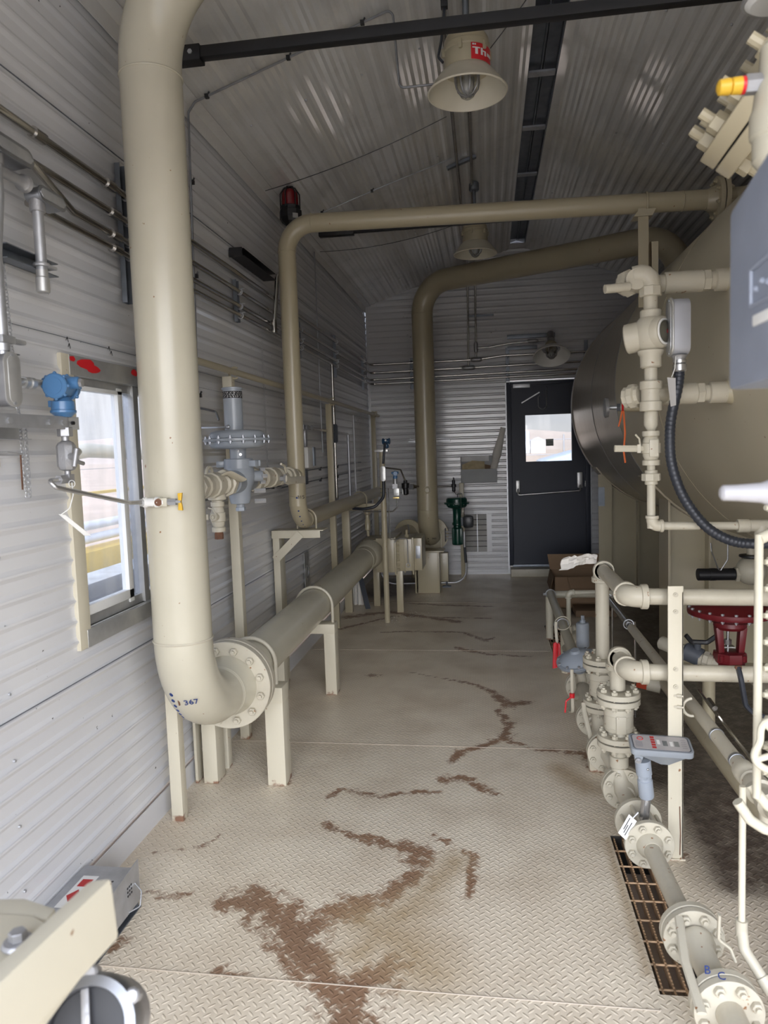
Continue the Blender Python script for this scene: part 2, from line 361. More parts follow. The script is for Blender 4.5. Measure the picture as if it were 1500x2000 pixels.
def thing(name, label, cat, loc, group=None):
    o = bpy.data.objects.new(name, None); COL.objects.link(o); o.location = loc; o.empty_display_size = .05
    ORG[o.name] = V(loc); o['label'] = label; o['category'] = cat
    if group: o['group'] = group
    return o
def single(mb, name, material, label, cat, group=None, **k):
    o = mb.build(name, material, **k); o['label'] = label; o['category'] = cat
    if group: o['group'] = group
    return o
def copy_tree(src, loc, label=None, group=None, rotz=0.):
    def cp(o, par):
        c = o.copy(); COL.objects.link(c); c.parent = par
        for ch in [x for x in kids.get(o.name, [])]: cp(ch, c)
        return c
    kids = {}
    for o in COL.objects:
        if o.parent: kids.setdefault(o.parent.name, []).append(o)
    c = cp(src, None); c.location = loc; c.rotation_euler = (0, 0, rotz); ORG[c.name] = V(loc)
    if label: c['label'] = label
    if group: c['group'] = group
    return c
def text(body, size, origin, right, up, material, parent=None, name='lettering', extrude=.0004, kind=None, align='CENTER'):
    cu = bpy.data.curves.new('t', 'FONT'); cu.body = body; cu.size = size; cu.extrude = extrude; cu.align_x = align; cu.align_y = 'CENTER'; cu.resolution_u = 3
    to = bpy.data.objects.new('t', cu); COL.objects.link(to); bpy.context.view_layer.update()
    me = bpy.data.meshes.new_from_object(to.evaluated_get(bpy.context.evaluated_depsgraph_get()))
    bpy.data.objects.remove(to); bpy.data.curves.remove(cu)
    me.name = name; right = V(right).normalized(); up = V(up).normalized(); nn = right.cross(up)
    po = V(ORG[parent.name]) if parent is not None else V((0, 0, 0))
    for v in me.vertices: v.co = V(origin)+right*v.co.x+up*v.co.y+nn*v.co.z-po
    me.materials.clear(); me.materials.append(material)
    o = bpy.data.objects.new(name, me); COL.objects.link(o); ORG[o.name] = po
    if parent is not None: o.parent = parent; o.location = (0, 0, 0)
    return o
# ---- pipe fittings shared by many things ----
def nutbolt(P, a, b, r, m, name='bolt', ext=.6):
    """stud from a to b with a hexagon nut at each end"""
    a = V(a); b = V(b); d = (b-a).normalized(); h = r*1.0
    mb = MB().cyl(a-d*(h+r*ext), b+d*(h+r*ext), r*.52, seg=10).hexp(a-d*h, a, r, ch=r*.12).hexp(b, b+d*h, r, ch=r*.12)
    return mb.build(name, m, P)
def flange_pair(P, c, ax, R, th, m, n=8, bcr=None, nr=.012, gap=.006, hub=None, gm=None, phase=.5):
    c = V(c); x, y, z = frame(ax); bcr = bcr or R*.79
    for s_ in (1, -1):
        mb = MB(); f0 = c+z*(s_*gap/2); f1 = c+z*(s_*(gap/2+th))
        mb.cyl(f0, f1, R, seg=48, ch=.0015)
        if hub: mb.lathe(f1, z*s_, [(hub[0]*1.35, 0), (hub[0]*1.28, hub[1]*.25), (hub[0]*1.02, hub[1])], 32)
        mb.build('flange', m, P)
    MB().cyl(c-z*gap/2, c+z*gap/2, R*.86, seg=40).build('gasket', gm or rubber, P)
    for k in range(n):
        t = 2*pi*(k+phase)/n; o = c+x*(bcr*cos(t))+y*(bcr*sin(t))
        nutbolt(P, o-z*(gap/2+th), o+z*(gap/2+th), nr, m)
def elbow_socket(P, c, a, b, r, m, leg=None, name='elbow'):
    """threaded elbow fitting at c with sockets towards directions a and b"""
    c = V(c); a = V(a).normalized(); b = V(b).normalized(); leg = leg or r*2.2; R = r*1.28
    mb = MB().tube([c+a*leg, c, c+b*leg], R*.93, bend=r*1.3, seg=24)
    for d in (a, b): mb.cyl(c+d*(leg-r*.75), c+d*leg, R*1.08, seg=28, ch=.002)
    return mb.build(name, m, P)
def u_bolt(P, c, ax, R, r, m, drop, down=(0, 0, -1)):
    """rod bent over a pipe of radius R, its legs running on by `drop`"""
    c = V(c); x, y, z = frame(ax); dn = V(down).normalized(); side = V(ax).normalized().cross(dn).normalized(); path = []
    path.append(c+side*R+dn*drop)
    for k in range(17): t = pi*k/16; path.append(c+side*(R*cos(t))-dn*(R*sin(t)))
    path.append(c-side*R+dn*drop)
    mb = MB().sweep(path, r, 10)
    for s_ in (1, -1): e = c+side*(R*s_)+dn*drop; mb.hexp(e-dn*.004, e+dn*.012, r*1.9)
    return mb.build('u_bolt', m, P)
def lever_handle(P, pts, w, t, m, up, name='lever', bend=.015):
    return MB().tube(pts, (w/2*1.1, t/2*1.1), bend=bend, seg=8, flat=up).build(name, m, P)
# ================= THE SETTING =================
def seg_dist(px, py, a, b):
    ax, ay = a; bx, by = b; dx, dy = bx-ax, by-ay; L2 = dx*dx+dy*dy or 1e-9
    t = max(0, min(1, ((px-ax)*dx+(py-ay)*dy)/L2)); return math.hypot(px-ax-t*dx, py-ay-t*dy), t
# stains and painted shade on the floor plate, as measured across the aisle (x, y, half width)
RUST = [
 [(-0.89, 2.24, 0.042), (-0.81, 2.27, 0.058), (-0.72, 2.20, 0.064), (-0.65, 2.13, 0.066), (-0.59, 2.14, 0.044), (-0.53, 2.21, 0.037), (-0.49, 2.27, 0.050), (-0.40, 2.29, 0.035), (-0.34, 2.38, 0.030), (-0.28, 2.49, 0.035), (-0.29, 2.61, 0.041), (-0.37, 2.64, 0.033), (-0.50, 2.68, 0.023), (-0.60, 2.72, 0.018), (-0.70, 2.79, 0.013)],
 [(-0.66, 2.09, 0.043), (-0.60, 2.00, 0.041), (-0.54, 1.95, 0.047), (-0.47, 1.90, 0.049), (-0.39, 1.91, 0.049), (-0.33, 1.95, 0.040), (-0.31, 2.02, 0.031), (-0.25, 2.00, 0.017)],
 [(-0.46, 1.89, 0.039), (-0.41, 1.84, 0.057), (-0.40, 1.78, 0.061), (-0.39, 1.71, 0.053)],
 [(-0.83, 1.92, 0.012), (-0.80, 1.93, 0.015), (-0.70, 1.93, 0.006)],
 [(-0.85, 2.31, 0.035), (-0.75, 2.29, 0.029)],
 [(-0.67, 2.15, 0.038), (-0.57, 2.04, 0.047), (-0.50, 1.95, 0.039)],
 [(-0.53, 2.21, 0.022), (-0.45, 2.24, 0.033), (-0.39, 2.31, 0.023)],
 [(-0.90, 5.89, 0.014), (-0.67, 5.92, 0.014), (-0.24, 5.90, 0.016), (-0.05, 5.64, 0.021), (0.02, 5.73, 0.015)],
 [(-0.28, 5.44, 0.012), (-0.19, 5.36, 0.030), (-0.04, 5.26, 0.016), (0.28, 5.20, 0.014)],
 [(-0.56, 4.82, 0.007), (-0.36, 4.71, 0.009), (-0.13, 4.58, 0.016), (-0.01, 4.45, 0.019), (0.08, 4.19, 0.036), (0.20, 4.26, 0.024)],
 [(0.02, 4.12, 0.016), (0.08, 3.91, 0.022), (0.06, 3.72, 0.025), (-0.04, 3.61, 0.021), (-0.15, 3.55, 0.020), (-0.21, 3.41, 0.021)],
 [(0.06, 3.69, 0.017), (0.19, 3.59, 0.014), (0.35, 3.55, 0.017), (0.45, 3.54, 0.033), (0.47, 3.35, 0.025)],
 [(-0.22, 3.22, 0.031), (-0.15, 3.25, 0.021), (-0.04, 3.12, 0.024), (0.01, 3.09, 0.014)],
 [(-0.72, 3.01, 0.012), (-0.68, 3.09, 0.015), (-0.49, 3.04, 0.012), (-0.34, 3.09, 0.016), (-0.25, 3.09, 0.012)],
 [(-0.24, 2.73, 0.010), (-0.08, 2.59, 0.015), (-0.09, 2.46, 0.017), (-0.10, 2.35, 0.012)],
 [(-1.33, 2.51, 0.005), (-1.21, 2.55, 0.008), (-1.12, 2.58, 0.009), (-1.08, 2.67, 0.005)],
 [(-1.20, 2.28, 0.009), (-1.12, 2.26, 0.016), (-1.05, 2.28, 0.009)],
 [(-1.18, 1.98, 0.016), (-1.16, 2.02, 0.019)],
 [(-1.28, 5.99, 0.019), (-0.88, 6.47, 0.012), (-0.00, 6.38, 0.013)],
 [(-0.84, 7.04, 0.013), (-0.45, 6.93, 0.023), (0.00, 6.87, 0.012)],
 [(-1.43, 8.53, 0.033), (-0.89, 8.58, 0.016)],
 [(-1.29, 6.44, 0.047), (-0.94, 6.65, 0.038), (-0.26, 6.24, 0.027)],
 [(-0.97, 3.10, 0.012), (-0.93, 3.14, 0.012)],
 [(-1.30, 3.24, 0.017), (-1.30, 3.27, 0.015)],
 [(0.66, 2.68, 0.013), (0.69, 2.66, 0.011)],
 [(-0.82, 4.74, 0.017), (-0.75, 4.72, 0.021)],
]
DRY = [
 [(0.41, 2.75, 0.023), (0.42, 2.40, 0.020), (0.42, 2.04, 0.017)],
 [(-0.20, 1.98, 0.132), (-0.34, 2.15, 0.160), (-0.41, 2.19, 0.131)],
 [(-0.42, 2.04, 0.092), (-0.26, 2.31, 0.102)],
 [(0.29, 3.37, 0.071), (0.40, 3.17, 0.067)],
 [(-0.15, 2.56, 0.075), (-0.23, 2.37, 0.070)],
]
GRIME_SHADE = [[(.80, 2.5, .10), (.85, 3.0, .16), (.9, 3.6, .25)], [(.95, 2.6, .28), (1.1, 3.2, .38), (1.2, 4.2, .55), (1.5, 6.5, .6)], [(.95, 1.6, .3), (1.2, 2.2, .4)], [(2.2, 2., .9), (2.2, 7., .9)], [(.72, 3.3, .16), (.75, 4.4, .2)], [(.9, 2.0, .18), (.8, 1.7, .1)],
         [(.95, 7.0, .35), (.8, 6.6, .2)], [(-1.1, 7.5, .3), (-1.0, 8.3, .3)]]  # dirt, and the shade under the vessel painted in with it
def chan(x, y, sets, soft=3.0):
    v = 0.
    for s_ in sets:
        for (a, b) in zip(s_, s_[1:]):
            if not (min(a[1], b[1])-1.2 < y < max(a[1], b[1])+1.2): continue
            d, t = seg_dist(x, y, a[:2], b[:2]); w = a[2]+(b[2]-a[2])*t
            v = max(v, 1.-d/(w*soft) if d < w*soft else 0.)
    return v
GRATES = [(.432, .585, 1.955, 2.78), (.434, .565, 5.28, 6.12)]
def make_floor():
    step = .03; xs = sorted(set([WL]+[WL+step*i for i in range(1, int((WR-WL)/step)+1)]+[WR]+[g for G in GRATES for g in G[:2]]))
    ys = sorted(set([WF]+[WF+step*i for i in range(1, int((WB-WF)/step)+1)]+[WB]+[g for G in GRATES for g in G[2:]]))
    nx = len(xs); vs = [(x, y, 0) for y in ys for x in xs]; fs = []
    for j in range(len(ys)-1):
        cy = (ys[j]+ys[j+1])/2
        for i in range(nx-1):
            cx = (xs[i]+xs[i+1])/2
            if any(G[0] < cx < G[1] and G[2] < cy < G[3] for G in GRATES): continue
            a = j*nx+i; fs.append((a, a+1, a+nx+1, a+nx))
    me = bpy.data.meshes.new('floor'); me.from_pydata(vs, [], fs); me.materials.append(floor_m)
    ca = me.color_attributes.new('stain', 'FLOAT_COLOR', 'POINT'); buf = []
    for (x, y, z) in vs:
        buf += [min(1, chan(x, y, RUST)), min(1, chan(x, y, DRY, 1.3)), min(1, chan(x, y, GRIME_SHADE, 1.25)*1.5), 1.]
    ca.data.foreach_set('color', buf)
    o = bpy.data.objects.new('floor', me); COL.objects.link(o); o['kind'] = 'structure'
    # pits below the two gratings, and the slab edge
    for G in GRATES:
        x0, x1, y0, y1 = G; m = MB(); z0 = -.16
        m.quad((x0, y0, z0), (x1, y0, z0), (x1, y1, z0), (x0, y1, z0))
        m.quad((x0, y0, 0), (x1, y0, 0), (x1, y0, z0), (x0, y0, z0)).quad((x0, y1, z0), (x1, y1, z0), (x1, y1, 0), (x0, y1, 0))
        m.quad((x0, y0, z0), (x0, y1, z0), (x0, y1, 0), (x0, y0, 0)).quad((x1, y0, 0), (x1, y1, 0), (x1, y1, z0), (x1, y0, z0))
        m.build('floor_pit', pit_m, kind='structure', smooth=0)
    # welded plate joints
    for y in (1.905, 3.59, 5.35, 7.05):
        MB().tube([(WL+.02, y+.012, .0005), (-.4, y, .0005), (.42, y-.01, .0005)], .002, seg=6).build('trim_floor_joint', MATS['cream_floor_joint'] if 'cream_floor_joint' in MATS else mat('cream_floor_joint', (.40, .34, .27), .5), kind='structure')
make_floor()

def rib_profile(a0, a1, pitch=.07, start=0., w=.014, sl=.021, d=.0085):
    """(along, depth) pairs of the ribbed sheet between a0 and a1"""
    pts = []; k = math.floor((a0-start)/pitch)-1; raw = []
    while start+k*pitch < a1+pitch:
        b = start+k*pitch; raw += [(b, 0), (b+sl, d), (b+w, d), (b+w+sl, 0)]; k += 1
    def at(t):
        for (p, q) in zip(raw, raw[1:]):
            if p[0] <= t <= q[0]: return p[1]+(q[1]-p[1])*((t-p[0])/(q[0]-p[0]) if q[0] > p[0] else 0)
        return 0
    pts = [(a0, at(a0))]+[p for p in raw if a0 < p[0] < a1]+[(a1, at(a1))]
    return pts
def sheet(mb, prof, mp, b0, b1, nb=1):
    """ribbed sheet: mp(along, across, depth) -> point"""
    for (p, q) in zip(prof, prof[1:]):
        for j in range(nb):
            c0 = b0+(b1-b0)*j/nb; c1 = b0+(b1-b0)*(j+1)/nb
            mb.quad(mp(p[0], c0, p[1]), mp(q[0], c0, q[1]), mp(q[0], c1, q[1]), mp(p[0], c1, p[1]))
def solid_shade(o): return o
WIN = (2.33, 3.22, .92, 1.79)        # y0, y1, z0, z1 of the opening
def make_walls():
    # left wall: ribs run along the aisle, sheet stands 9 mm proud at each rib
    L = lambda a, b, d: V((WL+d*1.0-.0085, b, a))
    m = MB(); bot = .10
    y0, y1, z0, z1 = WIN
    sheet(m, rib_profile(bot, z0, start=.03), L, WF, WB); sheet(m, rib_profile(z1, EAVE, start=.03), L, WF, WB)
    sheet(m, rib_profile(z0, z1, start=.03), L, WF, y0); sheet(m, rib_profile(z0, z1, start=.03), L, y1, WB)
    m.quad((WL, WF, 0), (WL, WB, 0), (WL, WB, bot), (WL, WF, bot))
    m.bx(WL-.10, WL-.08, WF, WB, 0, z0).bx(WL-.10, WL-.08, WF, WB, z1, EAVE).bx(WL-.10, WL-.08, WF, y0, z0, z1).bx(WL-.10, WL-.08, y1, WB, z0, z1)
    m.build('wall_left', wall_m, kind='structure', smooth=0, origin=(WL, 0, 0))
    # back wall with door opening
    dx0, dx1, dz = .235, 1.145, 2.245
    B = lambda a, b, d: V((b, WB-d+.0, a)); top = EAVE-.0
    m = MB()
    def backcol(x0, x1, za, zb):
        sheet(m, rib_profile(za, zb, start=.055), B, x0, x1)
    backcol(WL, dx0, .03, EAVE); backcol(dx1, WR, .03, roof(WR)); backcol(dx0, dx1, dz, EAVE)
    n = 24
    # gable part above the eaves, stepped finely along the slope
    for (xa, xb) in ((WL, dx0), (dx0, dx1), (dx1, WR)):
        k = 30
        for i in range(k):
            x0 = xa+(xb-xa)*i/k; x1 = xa+(xb-xa)*(i+1)/k; zt = max(roof(x0), roof(x1))+.01
            zb = EAVE if xa < dx1 else roof(WR)
            if zt > zb: backcol(x0, x1, zb, zt)
    m.bx(WL-.1, dx0, WB+.01, WB+.03, 0, 3.9).bx(dx1, WR+.1, WB+.01, WB+.03, 0, 3.9).bx(dx0, dx1, WB+.01, WB+.03, dz, 3.9)
    m.build('wall_back', wall_m, kind='structure', smooth=0, origin=(0, WB, 0))
    m = MB(); R_ = lambda a, b, d: V((WR-d, b, a)); sheet(m, rib_profile(0, roof(WR), start=.03), R_, WF, WB)
    m.bx(WR+.02, WR+.04, WF, WB, 0, 3.0)
    m.build('wall_right', wall_m, kind='structure', smooth=0, origin=(WR, 0, 0))
    # front wall behind the viewer, with a tall double doorway standing open
    m = MB(); fx0, fx1, fz = -1.30, 2.4, 2.35
    m.bx(WL, fx0, WF-.03, WF, 0, EAVE).bx(fx1, WR, WF-.03, WF, 0, roof(WR))
    m.prism([(WL, WF-.03, fz), (WR, WF-.03, roof(WR)-.05), (WR, WF-.03, roof(WR)), (RX, WF-.03, roof(RX)), (WL, WF-.03, EAVE)], (0, .03, 0))
    m.build('wall_front', wall_m, kind='structure', smooth=0, origin=(0, WF, 0))
    # ceiling: two ribbed slopes, ribs run along the aisle; open ridge channel between x .285 and .455
    m = MB(); nrm = V((-SL, 0, 1)).normalized()
    Cl = lambda a, b, d: V((a, b, roof(a)-d)); 
    sheet(m, rib_profile(WL, .285, start=.02, w=.033, sl=.017, d=.0055), Cl, WF, WB); sheet(m, rib_profile(.455, WR, start=.02, w=.033, sl=.017, d=.0055), Cl, WF, WB)
    sheet(m, [(.285, 0), (.455, 0)], Cl, 8.42, WB)
    m.prism([(WL, WF, EAVE+.02), (WL, WF, EAVE+.05), (RX, WF, roof(RX)+.09), (WR, WF, roof(WR)+.05), (WR, WF, roof(WR)+.02), (RX, WF, roof(RX)+.06)], (0, WB-WF, 0))
    m.build('ceiling', ceil_m, kind='structure', smooth=0, origin=(0, 0, EAVE))
    # ridge channel of galvanised steel with cross straps
    m = MB(); zc = roof(.285)
    m.bx(.285, .29, WF, 8.42, zc-.002, zc+.05).bx(.45, .455, WF, 8.42, zc-.002, zc+.05).bx(.285, .455, WF, 8.42, zc+.045, zc+.05)
    m.bx(.363, .370, WF, 8.42, zc+.02, zc+.045).bx(.378, .384, WF, 8.42, zc+.02, zc+.045)
    ch = m.build('trim_ridge_channel', galvd, kind='structure', smooth=0)
    m = MB()
    for y in (1.6, 2.4, 3.3, 4.09, 4.73, 5.5, 6.4, 7.3): m.bx(.289, .451, y-.03, y+.03, zc+.008, zc+.020)
    m.build('strap', galv, ch, smooth=0)
    m = MB().bx(.455, .505, WF, 8.45, roof(.48)-.014, roof(.48)+.012).bx(.262, .285, WF, 8.45, zc-.012, zc+.004)
    m.build('trim_ridge_flashing', ceil_m, kind='structure', smooth=0)
    # eave and corner angles
    MB().prism([(WL+.001, WF, EAVE-.075), (WL+.004, WF, EAVE-.075), (WL+.006, WF, EAVE-.004), (WL+.06, WF, roof(WL+.06)-.012), (WL+.06, WF, roof(WL+.06)-.009), (WL, WF, EAVE)], (0, WB-WF, 0)).build('trim_eave_angle', ceil_m, kind='structure', smooth=0)
    MB().bx(WL, WL+.028, WB-.013, WB-.010, 0, EAVE).bx(WL+.0095, WL+.012, WB-.03, WB-.002, 0, EAVE).build('trim_corner_angle', wall_m, kind='structure', smooth=0)
    MB().bx(WL+.001, WL+.004, WF, WB, 0, .10).build('baseboard_left', wall_m, kind='structure', smooth=0)
    MB().bx(WL, .235, WB-.012, WB-.006, 0, .03).bx(1.145, WR, WB-.012, WB-.006, 0, .03).build('baseboard_back', wall_m, kind='structure', smooth=0)
    # lap seams of the sheets and screw heads
    m = MB()
    for z in (.757, 1.91, 2.66):
        m.bx(WL-.004, WL+.0012, WF, WB, z-.0006, z+.0006)
    m.build('trim_lap_seam', galvd, kind='structure', smooth=0)
    m = MB()
    for y in (.9, 1.9, 3.45, 4.9, 6.4, 7.9):
        for k in range(15):
            z = .23+k*.2
            if WIN[0]-.05 < y < WIN[1]+.05 and WIN[2]-.05 < z < WIN[3]+.05: continue
            if z < 3.1: m.cyl((WL-.009, y, z), (WL-.002, y, z), .005, .004, seg=8)
    for x in (-.9, -.42, .12, 1.3, 1.9):
        for k in range(16):
            z = .23+k*.2
            if z < roof(x)-.05: m.cyl((x, WB, z), (x, WB-.01, z), .0055, .004, seg=8)
    for y in (2.5, 3.9, 5.3, 6.7, 8.):
        for x in (-1.2, -.9, -.6, -.3, 0, .6, .9, 1.2, 1.5, 1.8): m.cyl((x, y, roof(x)+.001), (x, y, roof(x)-.010), .007, .005, seg=8)
    m.build('trim_screw_heads', galv, kind='structure')
    # tan reinforcing patch and marks around the window
    MB().bx(WL-.008, WL+.0022, 2.30, 3.9, 1.835, 1.838).build('trim_window_flashing', wall_m, kind='structure', smooth=0)
make_walls()

def make_window():
    y0, y1, z0, z1 = WIN; X = WL
    w = MB()
    # outer face frame (wide brushed trim), jambs painted, head and sill bare metal
    w.bx(X-.06, X+.006, y0-.065, y0+.005, z0-.065, z1+.065).bx(X-.06, X+.006, y1-.005, y1+.06, z0-.065, z1+.065)
    root = w.build('window_1', creamp, kind='structure', bevel=.002, origin=(X, (y0+y1)/2, z0))
    MB().bx(X-.06, X+.008, y0-.02, y1+.02, z1-.003, z1+.065).build('head_trim', alum, root, bevel=.002)
    MB().bx(X-.06, X+.008, y0-.02, y1+.02, z0-.065, z0-.003).build('sill_trim', alum, root, bevel=.002)
    f = MB()
    f.bx(X-.06, X-.02, y0, y1, z1-.035, z1).bx(X-.06, X-.02, y0, y1, z0, z0+.035).bx(X-.06, X-.02, y0, y0+.03, z0, z1).bx(X-.06, X-.02, y1-.03, y1, z0, z1)
    f.bx(X-.05, X-.008, 2.775, 2.815, z0, z1)
    f.build('window_frame', alum, root, bevel=.0015)
    s = MB().bx(X-.045, X-.015, 2.665, 2.70, z0+.02, z1-.02).bx(X-.045, X-.015, y0+.03, 2.70, z0+.035, z0+.07).bx(X-.045, X-.015, y0+.03, 2.70, z1-.045, z1-.03)
    s.build('sliding_sash', white, root, bevel=.0015)
    MB().bx(X-.034, X-.030, y0+.02, 2.79, z0+.03, z1-.03).bx(X-.052, X-.048, 2.70, y1-.02, z0+.03, z1-.03).build('pane', glass, root, smooth=0)
    # torn scraps of red protective film on the head trim
    m = MB()
    for (ya, yb, za, zb) in ((2.31, 2.345, 1.832, 1.850), (2.36, 2.47, 1.815, 1.850), (2.41, 2.50, 1.806, 1.835), (2.74, 2.79, 1.825, 1.85), (2.86, 2.96, 1.795, 1.845)):
        cy, cz = (ya+yb)/2, (za+zb)/2; pts = []
        for k in range(11):
            t = 2*pi*k/11; rr = .8+.3*random.random(); pts.append((X+.0085, cy+(yb-ya)*.55*rr*cos(t), cz+(zb-za)*.55*rr*sin(t)))
        m.prism([(q[0]+.0006*za*10-.0106, q[1], q[2]) for q in pts], (.0010, 0, 0))
    m.build('red_film_scrap', redtag, root, smooth=0, label='torn scrap of red film')
    # painted-over pencil scrawls above the window
    m = MB()
    for (y, z) in ((2.585, 1.905), (2.60, 1.89), (2.80, 1.91), (2.83, 1.90), (2.32, 1.88), (2.31, 1.90)): m.tube([(X+.001, y, z), (X+.001, y+.008, z+.012), (X+.001, y+.014, z-.004)], .0009, seg=5)
    m.build('pencil_scrawl', inkb, root)
make_window()

def make_door():
    x0, x1, z1 = .245, 1.135, 2.225; Y = WB
    root = MB().bx(x0-.02, x0+.032, Y-.03, Y+.10, .10, z1).bx(x1-.032, x1+.02, Y-.03, Y+.10, .10, z1).bx(x0+.032, x1-.032, Y-.03, Y+.10, z1-.035, z1).build('door_1', door_m, kind='structure', bevel=.003, origin=((x0+x1)/2, Y, 0))
    MB().bx(x0-.034, x0-.02, Y-.018, Y, .03, z1+.012).bx(x1+.02, x1+.034, Y-.018, Y, .03, z1+.012).bx(x0-.034, x1+.034, Y-.018, Y, z1, z1+.014).build('trim_2', galv, kind='structure', smooth=0)
    gx0, gx1, gz0, gz1 = .435, .955, 1.31, 1.845
    lf = MB()
    a, b, c, d = x0+.034, x1-.034, .115, z1-.037
    lf.bx(a, gx0, Y, Y+.045, c, d).bx(gx1, b, Y, Y+.045, c, d).bx(gx0, gx1, Y, Y+.045, c, gz0).bx(gx0, gx1, Y, Y+.045, gz1, d)
    leaf = lf.build('door_leaf', door_m, root, smooth=0)
    MB().bx(gx0-.012, gx0, Y-.006, Y+.05, gz0-.012, gz1+.012).bx(gx1, gx1+.012, Y-.006, Y+.05, gz0-.012, gz1+.012).bx(gx0, gx1, Y-.006, Y+.05, gz0-.012, gz0).bx(gx0, gx1, Y-.006, Y+.05, gz1, gz1+.012).build('glazing_bead', door_m, leaf, smooth=0)
    MB().bx(gx0, gx1, Y+.02, Y+.025, gz0, gz1).build('pane', glassd, leaf, smooth=0)
    # panic bar: two brackets, lever arms, crossbar
    for (x, z, w, h) in ((.335, 1.03, .045, .14), (1.035, 1.085, .06, .18)):
        MB().box((x, Y-.03, z), (w, .055, h)).build('panic_bar_bracket', alum, leaf, bevel=.008)
    MB().tube([(.335, Y-.05, 1.0), (.335, Y-.07, .93), (1.035, Y-.07, .965), (1.035, Y-.05, 1.03)], .0105, bend=.02, seg=14).build('panic_bar', chrome, leaf)
    MB().box((1.098, Y-.004, 1.04), (.008, .008, .06)).build('strike_plate', chrome, root, smooth=0)
    # closer remains: box at the head, arm, bent rod
    MB().bx(.30, .49, Y-.075, Y-.03, 2.155, 2.20).build('closer_body', galv, leaf, bevel=.004)
    MB().bar((.395, Y-.02, 1.985), (.60, Y-.02, 2.10), .004, .012, up=(0, 0, 1)).build('closer_arm', galv, leaf)
    MB().tube([(.68, Y-.015, 2.16), (.675, Y-.015, 1.93), (.63, Y-.015, 1.90), (.585, Y-.015, 1.93), (.585, Y-.015, 2.06), (.60, Y-.03, 2.06)], .005, bend=.03, seg=8).build('door_hook', galv, leaf)
    # notice on the glass
    sg = MB().bx(.665, .75, Y+.012, Y+.016, 1.485, 1.565).build('glass_notice', mat('notice_grey', (.30, .33, .32), .6), leaf, smooth=0)
    text('NOTICE', .018, (.7075, Y+.0115, 1.555), (1, 0, 0), (0, 0, 1), whiteink, sg)
    text('NO TRES-', .018, (.7075, Y+.0115, 1.526), (1, 0, 0), (0, 0, 1), inkb, sg)
    text('PASSING', .018, (.7075, Y+.0115, 1.50), (1, 0, 0), (0, 0, 1), inkb, sg)
    MB().bx(x0-.01, x1+.01, Y-.20, Y+.1, 0, .085).build('door_sill', creamd, root, bevel=.004)
    MB().bx(x0+.02, x1-.02, Y-.035, Y+.1, .085, .112).build('threshold', galvd, root, bevel=.003)
make_door()

def make_louvre():
    x0, x1, z0, z1 = -.30, -.02, .27, .715; Y = WB
    o = MB().bx(x1-.012, x1+.045, Y-.014, Y-.009, z0, z1).bx(x0, x1, Y-.014, Y-.009, z1, z1+.012).bx(x0, x1, Y-.0141, Y-.0091, z0-.012, z0).build('trim_louvre', wall_m, kind='structure', smooth=0)
    n = 7
    m = MB()
    for k in range(n):
        za = z0+(z1-z0)*k/n; zb = z0+(z1-z0)*(k+1)/n
        m.quad((x0, Y-.035, za+.006), (x1-.012, Y-.035, za+.006), (x1-.012, Y-.012, zb-.004), (x0, Y-.012, zb-.004))
    m.build('louvre_blades', alum, o, smooth=0)
    MB().bx(x0, x1-.012, Y-.0115, Y-.0105, z0, z1).build('louvre_gap', pit_m, o, smooth=0)
    MB().bx(-.145, -.137, Y-.037, Y-.034, z0, z1).build('louvre_strap', galv, o, smooth=0)
make_louvre()

